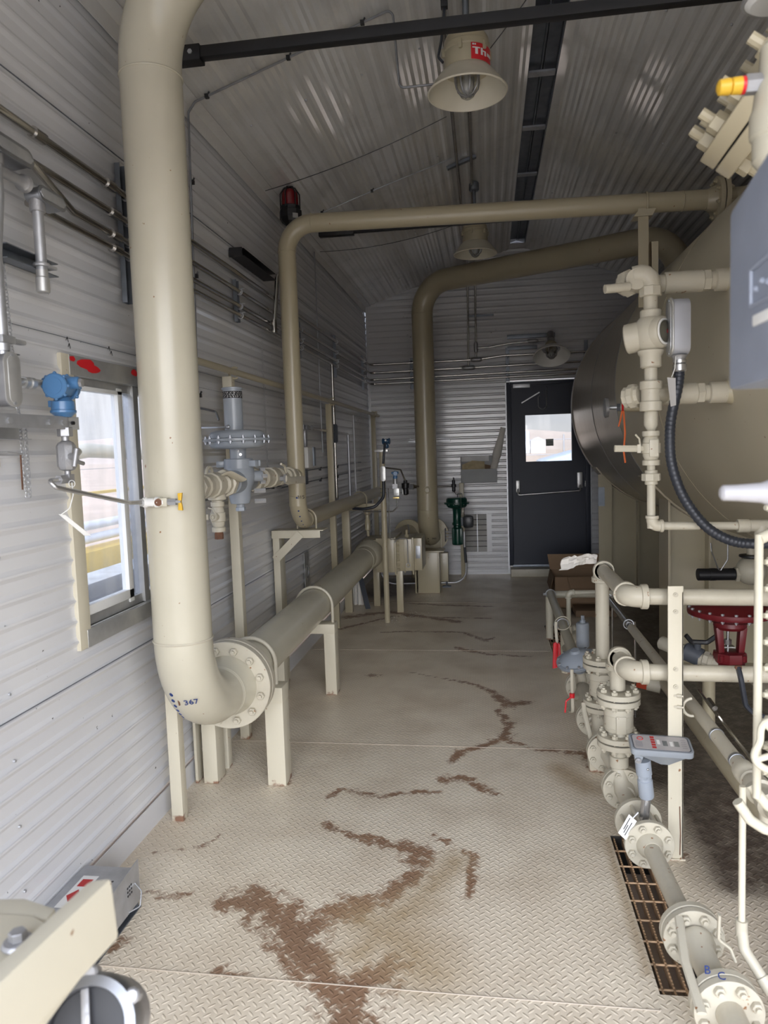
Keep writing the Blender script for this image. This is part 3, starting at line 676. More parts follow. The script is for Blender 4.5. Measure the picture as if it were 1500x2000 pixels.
def make_outside():
    m = MB(); m.bx(-400, 400, -300, 700, -.17, -.15).build('ground_outside', fieldm, kind='structure', smooth=0, origin=(0, 100, -.15))
    MB().bx(-9, -1.7, -3, 12, -.15, -.135).bx(-6, 8, -9, -1.8, -.15, -.12).build('ground_gravel', gravel, kind='structure', smooth=0)
    # low hills
    def hills(x0, x1, y0, dirx, base, amp, seed, name):
        rnd = random.Random(seed); ph = [rnd.random()*6 for _ in range(5)]; vs = []; fs = []; n = 60
        for i in range(n+1):
            t = i/n; h = base+amp*(.5+.5*sin(ph[0]+t*5)+.3*sin(ph[1]+t*11)+.12*sin(ph[2]+t*23))
            if dirx: p0 = V((y0, x0+(x1-x0)*t, -.15)); p1 = V((y0-90, x0+(x1-x0)*t, -.15+h)); p2 = V((y0-200, x0+(x1-x0)*t, -.15+h*.9))
            else: p0 = V((x0+(x1-x0)*t, y0, -.15)); p1 = V((x0+(x1-x0)*t, y0+90, -.15+h)); p2 = V((x0+(x1-x0)*t, y0+200, -.15+h*.9))
            vs += [p0, p1, p2]
        for i in range(n): a = i*3; fs += [(a, a+3, a+4, a+1), (a+1, a+4, a+5, a+2)]
        MB().add(vs, fs).build(name, hillm, kind='structure')
    hills(-300, 300, 260, False, 6, 10, 3, 'hills_north'); hills(-200, 400, -180, True, 8, 2, 5, 'hills_west')
    # wire fence beyond the left window and beyond the door
    def fence(pts, label, h=1.5, wires=(.5, 1.0, 1.45)):
        t = thing('wire_fence', label, 'fence', (pts[0][0], pts[0][1], -.15))
        for p in pts: MB().cyl((p[0], p[1], -.15), (p[0], p[1], -.15+h+.15), .045, seg=10).build('fence_post', galv, t)
        for w in wires:
            MB().tube([(p[0], p[1], -.15+w) for p in pts], .02, seg=6).build('fence_wire', galv, t)
    fence([(-24, y, 0) for y in (8, 16, 24, 34, 46)], 'thin wire fence across the dry field outside the left window', 3.2, (1.1, 2.0))
    fence([(x, 38, 0) for x in (-8, -2, 3.8, 10, 16)], 'wire fence behind the pale truck outside the far door', 2.0, (1.15, 1.9))
    # pale truck outside the door
    t = thing('pickup_truck', 'pale blue pickup truck parked outside the far door', 'truck', (3.6, 17, -.15))
    prof = [(1.12, .40), (1.05, .95), (1.15, 1.30), (1.9, 1.50), (2.7, 1.56), (3.4, 2.25), (4.9, 2.28), (5.4, 1.55), (7.4, 1.55), (7.4, .40)]
    MB().prism([(x, 16, z-.15) for (x, z) in prof], (0, 2.0, 0)).build('body', truckm, t, bevel=.05)
    MB().prism([(2.9, 15.98, 1.42), (3.5, 15.98, 2.03), (4.7, 15.98, 2.03), (5.0, 15.98, 1.42)], (0, .03, 0)).build('side_window', lensgrey, t)
    MB().bx(1.00, 1.10, 16.1, 17.9, .75, 1.08).build('grille', greydk, t, bevel=.02)
    MB().bx(1.1, 1.5, 15.98, 16.02, .98, 1.10).build('headlamp', greydk, t, bevel=.01)
    for x in (2.0, 6.3): MB().cyl((x, 15.95, .30), (x, 16.2, .30), .44, ch=.03).build('wheel', rubber, t)
    MB().box((2.8, 15.85, 1.50), (.14, .16, .20)).build('mirror', truckm, t, bevel=.03)
    # sheds beyond
    single(MB().prism([(8.6, 150, -.15), (11.4, 150, -.15), (11.4, 150, 2.4), (10, 150, 3.1), (8.6, 150, 2.4)], (0, 6, 0)), 'shed', snow, 'small white shed far off below the hills beyond the door', 'shed', smooth=0)
    single(MB().cyl((7.55, 150, -.15), (7.55, 150, 4.3), .75, ch=.1), 'storage_tank', truckm, 'pale blue round tank far off beyond the door glass', 'tank')
    # yellow machine and pale pipes just outside the left window
    t = thing('yellow_skid', 'yellow steel skid frame with pale pipes outside the left window', 'machine', (-4.2, 7, -.15))
    MB().bx(-4.4, -4.1, 3.2, 12.5, .34, .55).build('side_beam', yellowp, t, bevel=.01)
    MB().bx(-4.4, -4.3, 3.2, 12.5, 1.12, 1.15).build('top_rail', yellowp, t, smooth=0)
    for y in (3.3, 12.4): MB().bx(-4.4, -4.2, y-.08, y+.08, -.15, 1.3).build('post', yellowp, t, smooth=0)
    MB().bx(-4.5, -4.0, 3.0, 12.6, -.58, .10).build('base_block', greydk, t, bevel=.01)
    for z in (.66, .80): MB().tube([(-4.25, 3.2, z), (-4.25, 12.5, z)], .05, seg=12).build('pipe', snow, t)
    MB().tube([(-4.9, 4.0, .3), (-4.9, 5.6, 1.35), (-4.9, 8.5, 1.62), (-4.9, 12, 1.5)], .09, bend=.8, seg=12).build('pipe', creamp, t)
    t = thing('pale_pipe_rack', 'pale pipes lying close below the left window outside', 'pipes', (-2.6, 4.5, -.15))
    for (x, z, r, m_) in ((-2.5, -.12, .10, snow), (-2.8, -.05, .09, greyl), (-3.15, .0, .12, white)):
        MB().tube([(x, 1.8, z-.1), (x, 9.0, z+.25)], r, seg=14).build('pipe', m_, t)
    for y in (2.2, 5, 8.5): MB().bx(-3.4, -2.3, y-.05, y+.05, -.15, -.22).build('sleeper', greydk, t, smooth=0)
make_outside()
# ================= LARGE PIPES ON THE LEFT =================
def weld(P, c, ax, R, m, r=.0035): return MB().ring(c, ax, R, r, 48, 6).build('weld_seam', m, P)
PX = -1.09; PY = 2.44; PR = .102; PZ = .55; ER = .305
def inlet_riser():
    t = thing('gas_riser_pipe', 'thick cream riser pipe standing in front of the left window, elbow bottom marked 367', 'pipe', (PX, PY, .3))
    dx, dy = cos(radians(-22)), sin(radians(-22))
    top = V((PX, PY, 2.77+ER+.02)); d = V((dx, dy, .0))
    MB().tube([(PX, PY+ER+.02, PZ), (PX, PY, PZ), top, top+d*1.4], PR, bend=ER, seg=44, n=16).build('pipe', cream, t)
    weld(t, (PX, PY, 2.765), (0, 0, 1), PR, cream); weld(t, (PX, PY, .855), (0, 0, 1), PR, creamd, .0045)
    c = V((PX, PY+ER, PZ))
    MB().lathe(c, (0, 1, 0), [(PR, 0), (PR+.004, .01), (PR+.006, .05), (PR+.022, .085), (PR+.026, .10)], 44).build('weld_neck', cream, t)
    weld(t, c+V((0, .012, 0)), (0, 1, 0), PR+.002, cream)
    f = MB().cyl(c+V((0, .095, 0)), c+V((0, .131, 0)), .184, seg=56, ch=.003).build('flange', creamd, t)
    for k in range(12):
        a = 2*pi*(k+.5)/12; o = c+V((.150*cos(a), .095, .150*sin(a)))
        nutbolt(t, o, o+V((0, .078, 0)), .0165, creamd)
    # ultrasonic survey dots and number along the outside of the elbow
    ec = V((PX, PY+ER, PZ+ER)); 
    for k in range(6):
        a = radians(28.5+k*4.8); phi = -.36-.026*k
        base = V((PX, ec.y-(ER)*cos(a), ec.z-(ER)*sin(a))); rad = V((0, -cos(a), -sin(a)))
        nrm = (rad*cos(phi)+V((1, 0, 0))*sin(phi)).normalized()
        MB().cyl(base+nrm*(PR-.002), base+nrm*(PR+.0015), .0078-.0004*k, seg=12).build('survey_dot', ink, t)
    a = radians(33); base = V((PX, ec.y-ER*cos(a), ec.z-ER*sin(a))); rad = V((0, -cos(a), -sin(a))); nrm = (rad*.98+V((1, 0, 0))*.19).normalized()
    up = V((0, -sin(a), cos(a))); rt = up.cross(nrm); 
    text('367', .036, base+nrm*(PR+.0015)+V((.012, 0, 0)), rt, up, ink, t, 'handwritten_number', extrude=.0006)
    # rust run below the number
    MB().tube([base+rad*(PR)+V((-.022, 0, .04)), base+rad*(PR)+V((-.018, 0, .015)), base+rad*(PR)+V((-.012, .0, -.012))], .003, seg=5).build('rust_run', rustm, t)
inlet_riser()

def long_run():
    t = thing('gas_run_pipe', 'thick cream pipe running low along the left wall behind the large bolted flange', 'pipe', (PX, 4.6, .3))
    y0 = PY+ER+.137
    f = MB().cyl((PX, y0, PZ), (PX, y0+.036, PZ), .184, seg=56, ch=.003).build('flange', creamd, t)
    MB().cyl((PX, y0-.006, PZ), (PX, y0, PZ), .16, seg=40).build('gasket', blackm, t)
    MB().lathe((PX, y0+.036, PZ), (0, 1, 0), [(PR+.028, 0), (PR+.024, .02), (PR+.004, .07), (PR, .09)], 44).build('weld_neck', cream, t)
    MB().tube([(PX, y0+.05, PZ), (PX, 6.52, PZ+.012)], PR, seg=44).build('pipe', cream, t)
    weld(t, (PX, 6.15, PZ+.01), (0, 1, 0), PR, cream)
    MB().lathe((PX, 6.30, PZ+.011), (0, 1, 0), [(PR, 0), (PR+.016, .03), (PR+.018, .15), (PR+.03, .18), (PR+.03, .235)], 44).build('pipe_sleeve', cream, t)
long_run()

def box_stand(nm, label, y, xf, xb, ztop, w=.085, dpt=.10, ub=None, group=None):
    t = thing(nm, label, 'stand', ((xf+xb)/2, y+dpt/2, 0), group)
    MB().bx(xf-w, xf, y, y+dpt, 0, ztop).build('leg', creamp, t, bevel=.004)
    MB().bx(xb, xb+w*.8, y, y+dpt, 0, ztop).build('leg', creamp, t, bevel=.004)
    MB().bx(xb-.001, xf+.001, y-.001, y+dpt+.001, ztop-w*.85, ztop+.001).build('beam', creamp, t, bevel=.004)
    if ub: u_bolt(t, V((PX, y+dpt*.55, PZ+.004)), (0, 1, 0), PR+.012, .009, creamd, ub)
    return t
box_stand('pipe_stand', 'cream square-tube stand with rusty foot just behind the large bolted flange', 3.10, -.935, -1.325, .455, ub=.105)
box_stand('pipe_stand', 'cream square-tube stand under the middle of the low thick pipe, by the left wall', 4.33, -.955, -1.34, .445, w=.07, ub=.115)

# small post behind the flange, beneath the riser elbow
single(MB().bx(-1.305, -1.262, 3.26, 3.31, 0, .46), 'wall_post', creamp, 'slim cream post standing against the wall behind the large flange', 'post', bevel=.003)
single(MB().bx(-1.365, -1.352, 3.1, 3.16, 0, .45), 'wall_bracket', creamp, 'short cream strip fixed low on the wall beside the flange', 'bracket', bevel=.002)

# ---------------- second pipe (4 in.) ----------------
QX, QY, QR, QB, QT = -1.17, 4.40, .0535, 1.075, 2.865
def bypass_riser():
    t = thing('bypass_riser_pipe', 'slimmer tan pipe by the left wall crossing over to the vessel, elbow marked 315', 'pipe', (QX, QY, 1.))
    e = .16
    MB().tube([(QX, QY, QB+.1), (QX, QY, QT), (1.27, QY, QT-.045)], QR, bend=e, seg=32, n=12).build('pipe', tanp, t)
    MB().tube([(QX, QY, QB+e+.002), (QX, QY, QB), (QX, 7.9, QB-.02)], QR, bend=e, seg=32, n=12).build('lower_pipe', tanp, t)
    for c, a in (((QX, QY, QT-e), (0, 0, 1)), ((QX+e+.0, QY, QT), (1, 0, 0)), ((QX, QY, QB+e), (0, 0, 1)), ((QX, QY+e, QB), (0, 1, 0))): weld(t, c, a, QR, tanp, .0025)
    weld(t, (1.1, QY, QT-.042), (1, 0, 0), QR, tanp)
    for k in range(7):
        a = radians(2+k*11.5); base = V((QX, QY+e-e*cos(a), QB+e-e*sin(a))); rad = V((0, -cos(a), -sin(a))); n_ = (rad+V((.18+.02*k, 0, 0))).normalized()
        MB().cyl(base+n_*(QR-.002), base+n_*(QR+.001), .0062-.0004*k, seg=10).build('survey_dot', ink, t)
    text('315', .030, (QX+.034, QY-QR*.90, QB+e-.005), (1, .45, 0), (0, 0, 1), inkb, t, 'handwritten_number')
    # weldolet for the bypass branch
    MB().lathe((QX+.0, QY-QR*.6, 1.36), (.25, -1, 0), [(.046, 0), (.045, .034), (.036, .05)], 24).build('branch_boss', tanp, t)
    # flange on the vessel end
    P = t; c = V((1.30, QY, QT-.047))
    flange_pair(P, c, (1, 0, 0), .118, .024, tanp, n=8, nr=.012, hub=(QR, .05))
    MB().tube([c+V((.03, 0, 0)), c+V((.55, -.03, .02))], QR, seg=28).build('end_pipe', tanp, t)
bypass_riser()

def knee_stand():
    t = thing('pipe_stand', 'cream angle stand with a diagonal knee brace under the slimmer pipe elbow', 'stand', (-1.2, 4.55, 0))
    MB().bx(-1.373, -1.33, 4.50, 4.62, 0, 1.006).build('leg', creamp, t, bevel=.002)
    MB().bx(-1.376, -1.06, 4.494, 4.50, .962, 1.012).bx(-1.376, -1.04, 4.494, 4.64, 1.006, 1.012).build('beam', creamp, t, bevel=.001)
    MB().bar((-1.358, 4.488, .825), (-1.185, 4.488, .99), .008, .052, up=(-.7, 0, .7)).build('knee_brace', creamp, t, bevel=.001)
    u_bolt(t, V((QX, 4.60, QB)), (0, 1, 0), QR+.009, .006, tanp, .07)
    t = thing('pipe_stand', 'tan bracket arm holding the slimmer pipe beside the far transmitter post', 'stand', (-1.2, 6.4, 0))
    MB().bx(-1.36, -.93, 6.62, 6.68, .955, 1.015).build('beam', tanp, t, bevel=.002)
    MB().bx(-1.35, -1.28, 6.62, 6.68, 0, .96).build('leg', tanp, t, bevel=.002)
    u_bolt(t, V((QX, 6.60, QB-.01)), (0, 1, 0), QR+.009, .005, tanp, .07)
knee_stand()

# ---------------- beige bar on tall posts ----------------
def wall_rail():
    t = thing('instrument_rail', 'long beige pipe rail on tall flat posts along the left wall', 'rail', (-1.27, 5.6, 0))
    MB().tube([(-1.27, 2.72, 1.925), (-1.27, 8.62, 1.905)], .0165, seg=16).build('rail', tanp, t)
    for y, x in ((2.755, -1.28), (3.62, -1.285), (6.02, -1.285), (8.42, -1.285)):
        z1 = 1.90
        MB().bx(x-.045, x+.004, y, y+.05, 0, z1).build('post', creamp if y < 4 else tanp, t, bevel=.002)
        if y > 3: MB().ring((-1.27, y+.02, 1.917), (0, 1, 0), .028, .005, 24, 8, -2.2, 2.2).build('u_bolt', tanp, t)
    for y in (8.2, 8.35): MB().ring((-1.27, y, 1.907), (0, 1, 0), .026, .005, 20, 8).build('u_bolt', tanp, t)
wall_rail()

# ---------------- bypass with regulator ----------------
BX, BZ = -1.08, 1.385
def hexunion(P, a, b, r, m, name='union'):
    a = V(a); b = V(b); d = (b-a).normalized(); L_ = (b-a).length
    MB().cyl(a, b, r*.82, seg=24).lathe(a+d*L_*.30, d, [(r, 0), (r*1.06, L_*.02), (r*1.06, L_*.38), (r, L_*.4)], 8).build(name, m, P)
def ball_valve(P, a, b, r, m, name='valve_body'):
    a = V(a); b = V(b); d = (b-a).normalized(); L_ = (b-a).length
    pr = [(r*.80, 0), (r*1.02, 0), (r*1.02, L_*.14), (r*.78, L_*.17), (r*.95, L_*.26), (r*.98, L_*.34), (r*1.12, L_*.36), (r*1.12, L_*.64), (r*.98, L_*.66), (r*.95, L_*.74), (r*.78, L_*.83), (r*1.02, L_*.86), (r*1.02, L_), (r*.8, L_)]
    MB().lathe(a, d, pr, 12, phase=pi/12).build(name, m, P)
def bypass():
    D = V((0, 1, 0))
    t = thing('bypass_line', 'cream threaded bypass piping joining the slimmer pipe to the grey regulator', 'piping', (BX, 3.6, BZ))
    # pipe coming out of the riser, elbow, union, valve
    p0 = V((QX, QY-.055, 1.36)); p1 = V((QX+.02, 4.14, 1.372)); 
    MB().tube([p0, p1, (BX-.0, 4.05, 1.375), (BX, 3.3, BZ)], .024, bend=.05, seg=20).build('pipe', creamd, t)
    MB().tube([(QX+.004, 4.24, 1.365), p1, (BX-.02, 4.06, 1.375)], .034, bend=.05, seg=22).build('elbow', creamd, t)
    MB().cyl((BX-.025, 4.07, 1.375), (BX-.006, 4.02, 1.376), .037, seg=22, ch=.003).build('elbow_band', creamd, t)
    hexunion(t, (BX, 3.98, 1.377), (BX, 3.83, 1.379), .047, creamd)
    v = thing('ball_valve', 'cream ball valve on the bypass between the grey regulator and the tan riser', 'valve', (BX, 3.5, BZ))
    ball_valve(v, (BX, 3.72, 1.381), (BX, 3.40, BZ), .046, creamd)
    MB().cyl((BX+.045, 3.56, BZ-.01), (BX+.085, 3.56, BZ-.01), .013, seg=10).cyl((BX+.07, 3.56, BZ-.01), (BX+.08, 3.56, BZ-.01), .024, seg=6).build('stem', galv, v)
    MB().tube([(BX+.085, 3.54, BZ-.01), (BX+.09, 3.62, BZ-.022), (BX+.092, 3.88, BZ-.03)], (.005, .019), seg=8, bend=.02, flat=(1, 0, 0)).build('handle', creamd, v)
    MB().tube([(BX+.08, 3.56, BZ+.02), (BX+.085, 3.52, BZ+.055), (BX+.085, 3.46, BZ+.065)], .006, seg=6, bend=.02).build('locking_tab', creamd, v)
    hexunion(t, (BX, 3.36, BZ), (BX, 3.22, BZ), .052, creamd)
    # near side: union, valve with short handle, into the thick riser
    hexunion(t, (BX, 2.95, BZ), (BX, 2.86, BZ), .055, creamd)
    hexunion(t, (BX, 2.66, BZ), (BX, 2.57, BZ), .045, creamd)
    MB().tube([(BX, 3.1, BZ), (BX, 2.5, BZ)], .024, seg=20).build('pipe', creamd, t)
    v = thing('ball_valve', 'cream ball valve on the bypass between the thick riser and the grey regulator', 'valve', (BX, 2.76, BZ))
    ball_valve(v, (BX, 2.89, BZ), (BX, 2.66, BZ), .046, creamd)
    MB().tube([(BX+.03, 2.80, BZ+.035), (BX+.05, 2.80, BZ+.05), (BX+.075, 2.92, BZ+.01)], (.006, .02), seg=8, bend=.02, flat=(1, 0, 0)).build('handle', creamd, v)
    MB().ring((BX-.01, 2.77, BZ+.035), (1, 0, 0), .035, .007, 16, 8, .2, 2.9).build('locking_tab', creamd, v)
    # drain valve hanging below
    v = thing('drain_valve', 'small cream drain valve hanging below the bypass with its handle pointing left', 'valve', (BX, 2.815, 1.20))
    MB().lathe((BX, 2.815, BZ-.03), (0, 0, -1), [(.03, 0), (.036, .012), (.036, .03), (.022, .034), (.022, .07)], 20).build('tee_branch', creamd, v)
    ball_valve(v, (BX, 2.815, 1.315), (BX, 2.815, 1.195), .027, creamd)
    MB().cyl((BX, 2.79, 1.258), (BX+.0, 2.765, 1.258), .016, seg=14).ring((BX, 2.763, 1.258), (0, 1, 0), .012, .003, 16, 6).cyl((BX, 2.765, 1.258), (BX, 2.755, 1.258), .006, seg=6).build('stem', creamd, v)
    MB().bx(BX-.115, BX-.02, 2.760, 2.764, 1.248, 1.270).build('handle', creamd, v, bevel=.001)
    MB().tube([(BX-.02, 2.765, 1.295), (BX+.0, 2.76, 1.29), (BX+.012, 2.758, 1.27)], .003, seg=6).build('locking_tab', creamd, v)
    MB().cyl((BX, 2.815, 1.198), (BX, 2.815, 1.185), .017, seg=14).hexp((BX, 2.815, 1.187), (BX, 2.815, 1.165), .018).build('plug', rustm, v)
bypass()
def regulator():
    x, y = BX, 3.09
    t = thing('pressure_regulator', 'grey pressure regulator with a tall canister on a flat diaphragm disc', 'regulator', (x, y, 1.26))
    MB().lathe((x, y, 1.285), (0, 0, 1), [(.018, -.02), (.018, 0), (.042, .004), (.048, .03), (.05, .06), (.062, .09), (.07, .12), (.066, .15), (.058, .17)], 28).cyl((x, y-.12, BZ), (x, y+.12, BZ), .05, seg=28, ch=.006).build('body', greyp, t)
    MB().hexp((x, y, 1.255), (x, y, 1.272), .022, ch=.002).build('bottom_plug', greyl, t)
    for s_ in (1,):
        MB().cyl((x+.03, y, 1.405), (x+.085, y+.05, 1.405), .024, seg=18).build('side_port', greyp, t)
        for k in range(4): a = k*pi/2; MB().hexp(V((x+.08, y+.045, 1.405))+V((-.02*cos(a), .03*cos(a), .028*sin(a))), V((x+.098, y+.058, 1.405))+V((-.02*cos(a), .03*cos(a), .028*sin(a))), .009).build('bolt', galv, t)
    for dz in (.055, .01): MB().hexp((x+.055, y+.03, 1.285+dz), (x+.10, y+.05, 1.285+dz), .011).build('bolt', galv, t)
    MB().cyl((x, y, 1.435), (x, y, 1.485), .063, seg=36, ch=.004).build('union_ring', greyp, t)
    for a in (200, -15, 20): 
        c = V((x+.078*cos(radians(a)), y+.078*sin(radians(a)), 1.462)); MB().box(c, (.034, .030, .028), Matrix.Rotation(radians(a), 3, 'Z')).build('ring_lug', greyp, t, bevel=.005)
    MB().cyl((x, y, 1.485), (x, y, 1.530), .036, seg=30).build('neck', greyp, t)
    MB().cyl((x+.022, y-.032, 1.502), (x+.024, y-.038, 1.502), .006, seg=10).cyl((x+.014, y-.032, 1.518), (x+.015, y-.038, 1.518), .005, seg=10).build('neck_screw', chrome, t)
    def dome(s_): return [(.036, 0), (.105, .004), (.118, .012), (.124, .022), (.124, .030), (.144, .034), (.144, .038)] 
    MB().lathe((x, y, 1.527), (0, 0, 1), [(.036, 0), (.095, .001), (.112, .008), (.121, .018), (.124, .030), (.146, .034), (.146, .0375)], 48).build('lower_case', greyp, t)
    MB().lathe((x, y, 1.608), (0, 0, -1), [(.036, 0), (.095, .001), (.112, .008), (.121, .019), (.124, .034), (.146, .038), (.146, .0425)], 48).build('upper_case', greyp, t)
    for k in range(16):
        a = 2*pi*(k+.3)/16; px, py = x+.136*cos(a), y+.136*sin(a)
        MB().cyl((px, py, 1.549), (px, py, 1.583), .0045, seg=8).hexp((px, py, 1.554), (px, py, 1.5605), .007).hexp((px, py, 1.5705), (px, py, 1.576), .007).build('bolt', galvw, t)
    c = MB().cyl((x-.012, y, 1.605), (x-.012, y, 1.792), .041, seg=36, ch=.002).cyl((x-.012, y, 1.782), (x-.012, y, 1.792), .046, seg=36, ch=.002).build('spring_canister', greyp, t)
    # printed band near the top of the canister
    MB().lathe((x-.012, y, 1.745), (0, 0, 1), [(.0413, 0), (.0417, .0), (.0417, .030), (.0413, .030)], 36, False, False).build('label_band', inkb, c)
    m = MB()
    rnd = random.Random(4)
    for row in range(6):
        a = -2.5
        while a < .2:
            w = rnd.uniform(.04, .16)
            p = lambda q, zz: V((x-.012+.0419*cos(q), y+.0419*sin(q), zz)); z0 = 1.748+row*.0043
            m.quad(p(a, z0), p(a+w, z0), p(a+w, z0+.0016), p(a, z0+.0016)); a += w+rnd.uniform(.10, .30)
    m.build('label_print', whiteink, c, smooth=0)
    # vent arm on the left at the foot of the canister
    MB().tube([(x-.03, y-.036, 1.622), (x-.07, y-.036, 1.622), (x-.20, y+.02, 1.626)], .0045, bend=.01, seg=10).sph((x-.024, y-.038, 1.622), .010).build('vent_tube', galv, t)
regulator()

# ---------------- tubing lines ----------------
def clips(P, pts, d=(0, 0, 0)):
    for p in pts: MB().box(p, (.018, .018, .018)).cyl(V(p)+V((0, 0, -.0)), V(p)+V((.012, 0, .02)), .004, seg=6).build('clip', blackm, P)
def tubing():
    yt = 3.45
    t = thing('sensing_tube', 'thin steel tube from the left wall across the ceiling to the near lamp', 'tube', (-1.35, yt, 1.6))
    x1 = -.40
    zz = lambda x: roof(x)-.03
    MB().tube([(-1.20, 3.2, 1.66), (-1.22, 3.22, 1.70), (-1.355, 3.34, 1.73), (-1.362, yt-.08, 1.80), (-1.365, yt, 3.12), (-1.33, yt, zz(-1.33)), (x1, yt, zz(x1)), (x1+.02, yt, zz(x1)-.02), (x1+.04, yt, 3.13), (-.20, yt, 3.13)], .0055, bend=.025, seg=8).build('tube', galvw, t)
    clips(t, [(-1.27, yt, zz(-1.27)), (-.87, yt, zz(-.87)), (-.52, yt, zz(-.52)), (-1.365, yt, 2.80), (-1.363, yt-.02, 2.36), (-1.362, yt-.06, 1.79)])
    t = thing('sensing_tube', 'thin tube low on the left wall, behind the grey regulator', 'tube', (-1.37, 3.7, 1.28))
    MB().tube([(-1.372, 2.9, 1.285), (-1.372, 4.75, 1.285)], .0045, seg=8).build('tube', galvd, t)
    clips(t, [(-1.368, 3.13, 1.285), (-1.368, 3.55, 1.285), (-1.368, 4.55, 1.285), (-1.368, 4.05, 1.285)])
    for z, w in ((1.36, 'upper'), (1.27, 'lower')):
        t = thing('sensing_tube', 'thin tube on the left wall beyond the tan riser, the %s of the pair' % w, 'tube', (-1.37, 6, z))
        MB().tube([(-1.372, 4.75, z), (-1.372, 7.7, z+.02), (-1.34, 7.72, z+.02)], .0045, seg=8).build('tube', galvd, t)
        clips(t, [(-1.368, y, z) for y in (5.05, 5.9, 6.6)])
    t = thing('sensing_tube', 'thin tube dropping the left wall near the far corner, third of the drops', 'tube', (-1.36, 6.3, 1.))
    MB().tube([(-1.37, 5.35, 3.14), (-1.37, 5.35, 2.52)], .004, seg=8).build('tube', galvw, t); clips(t, [(-1.368, 5.35, 2.9)])
    MB().tube([(-1.37, 5.35, 2.52), (-1.37, 5.37, 1.97), (-1.37, 5.37, 1.4)], .004, seg=8).build('tube', galvw, t)
    MB().tube([(-1.36, 5.35, 3.14), (-1.30, 5.36, roof(-1.3)-.025), (-.7, 5.36, roof(-.7)-.025), (-.2, 5.4, roof(-.2)-.02)], .0035, seg=8, bend=.02).build('tube', galvw, t)
    clips(t, [(-1.15, 5.36, roof(-1.15)-.025), (-.78, 5.36, roof(-.78)-.025)])
    single(MB().tube([(-1.365, 6.0, 3.13), (-1.365, 6.0, 1.95), (-1.362, 6.0, 1.5)], .0045, seg=8), 'drop_tube', galvw, 'thin tube running straight down the left wall just before the far corner', 'tube')
    # slack wire from the near lamp to the wall corner
    def sag(a, b, s_, n=14): return [V(a).lerp(V(b), i/n)+V((0, 0, -s_*4*(i/n)*(1-i/n))) for i in range(n+1)]
    single(MB().sweep(sag((-1.35, 4.62, 3.15), (-.2, 4.55, 3.46), .03), .0022, 6), 'slack_wire', blackm, 'thin slack wire looping from the left eave towards the near lamp', 'wire')
    single(MB().sweep(sag((-1.33, 6.05, 3.14), (-.16, 6.25, 3.35), .05), .0022, 6), 'slack_wire', blackm, 'thin slack wire looping from the left eave to the far lamp', 'wire')
    single(MB().sweep(sag((.02, 3.6, 3.30), (.36, 3.5, 3.66), .01), .0022, 6), 'slack_wire', blackm, 'thin wire from the near lamp up to the ridge channel', 'wire')
tubing()
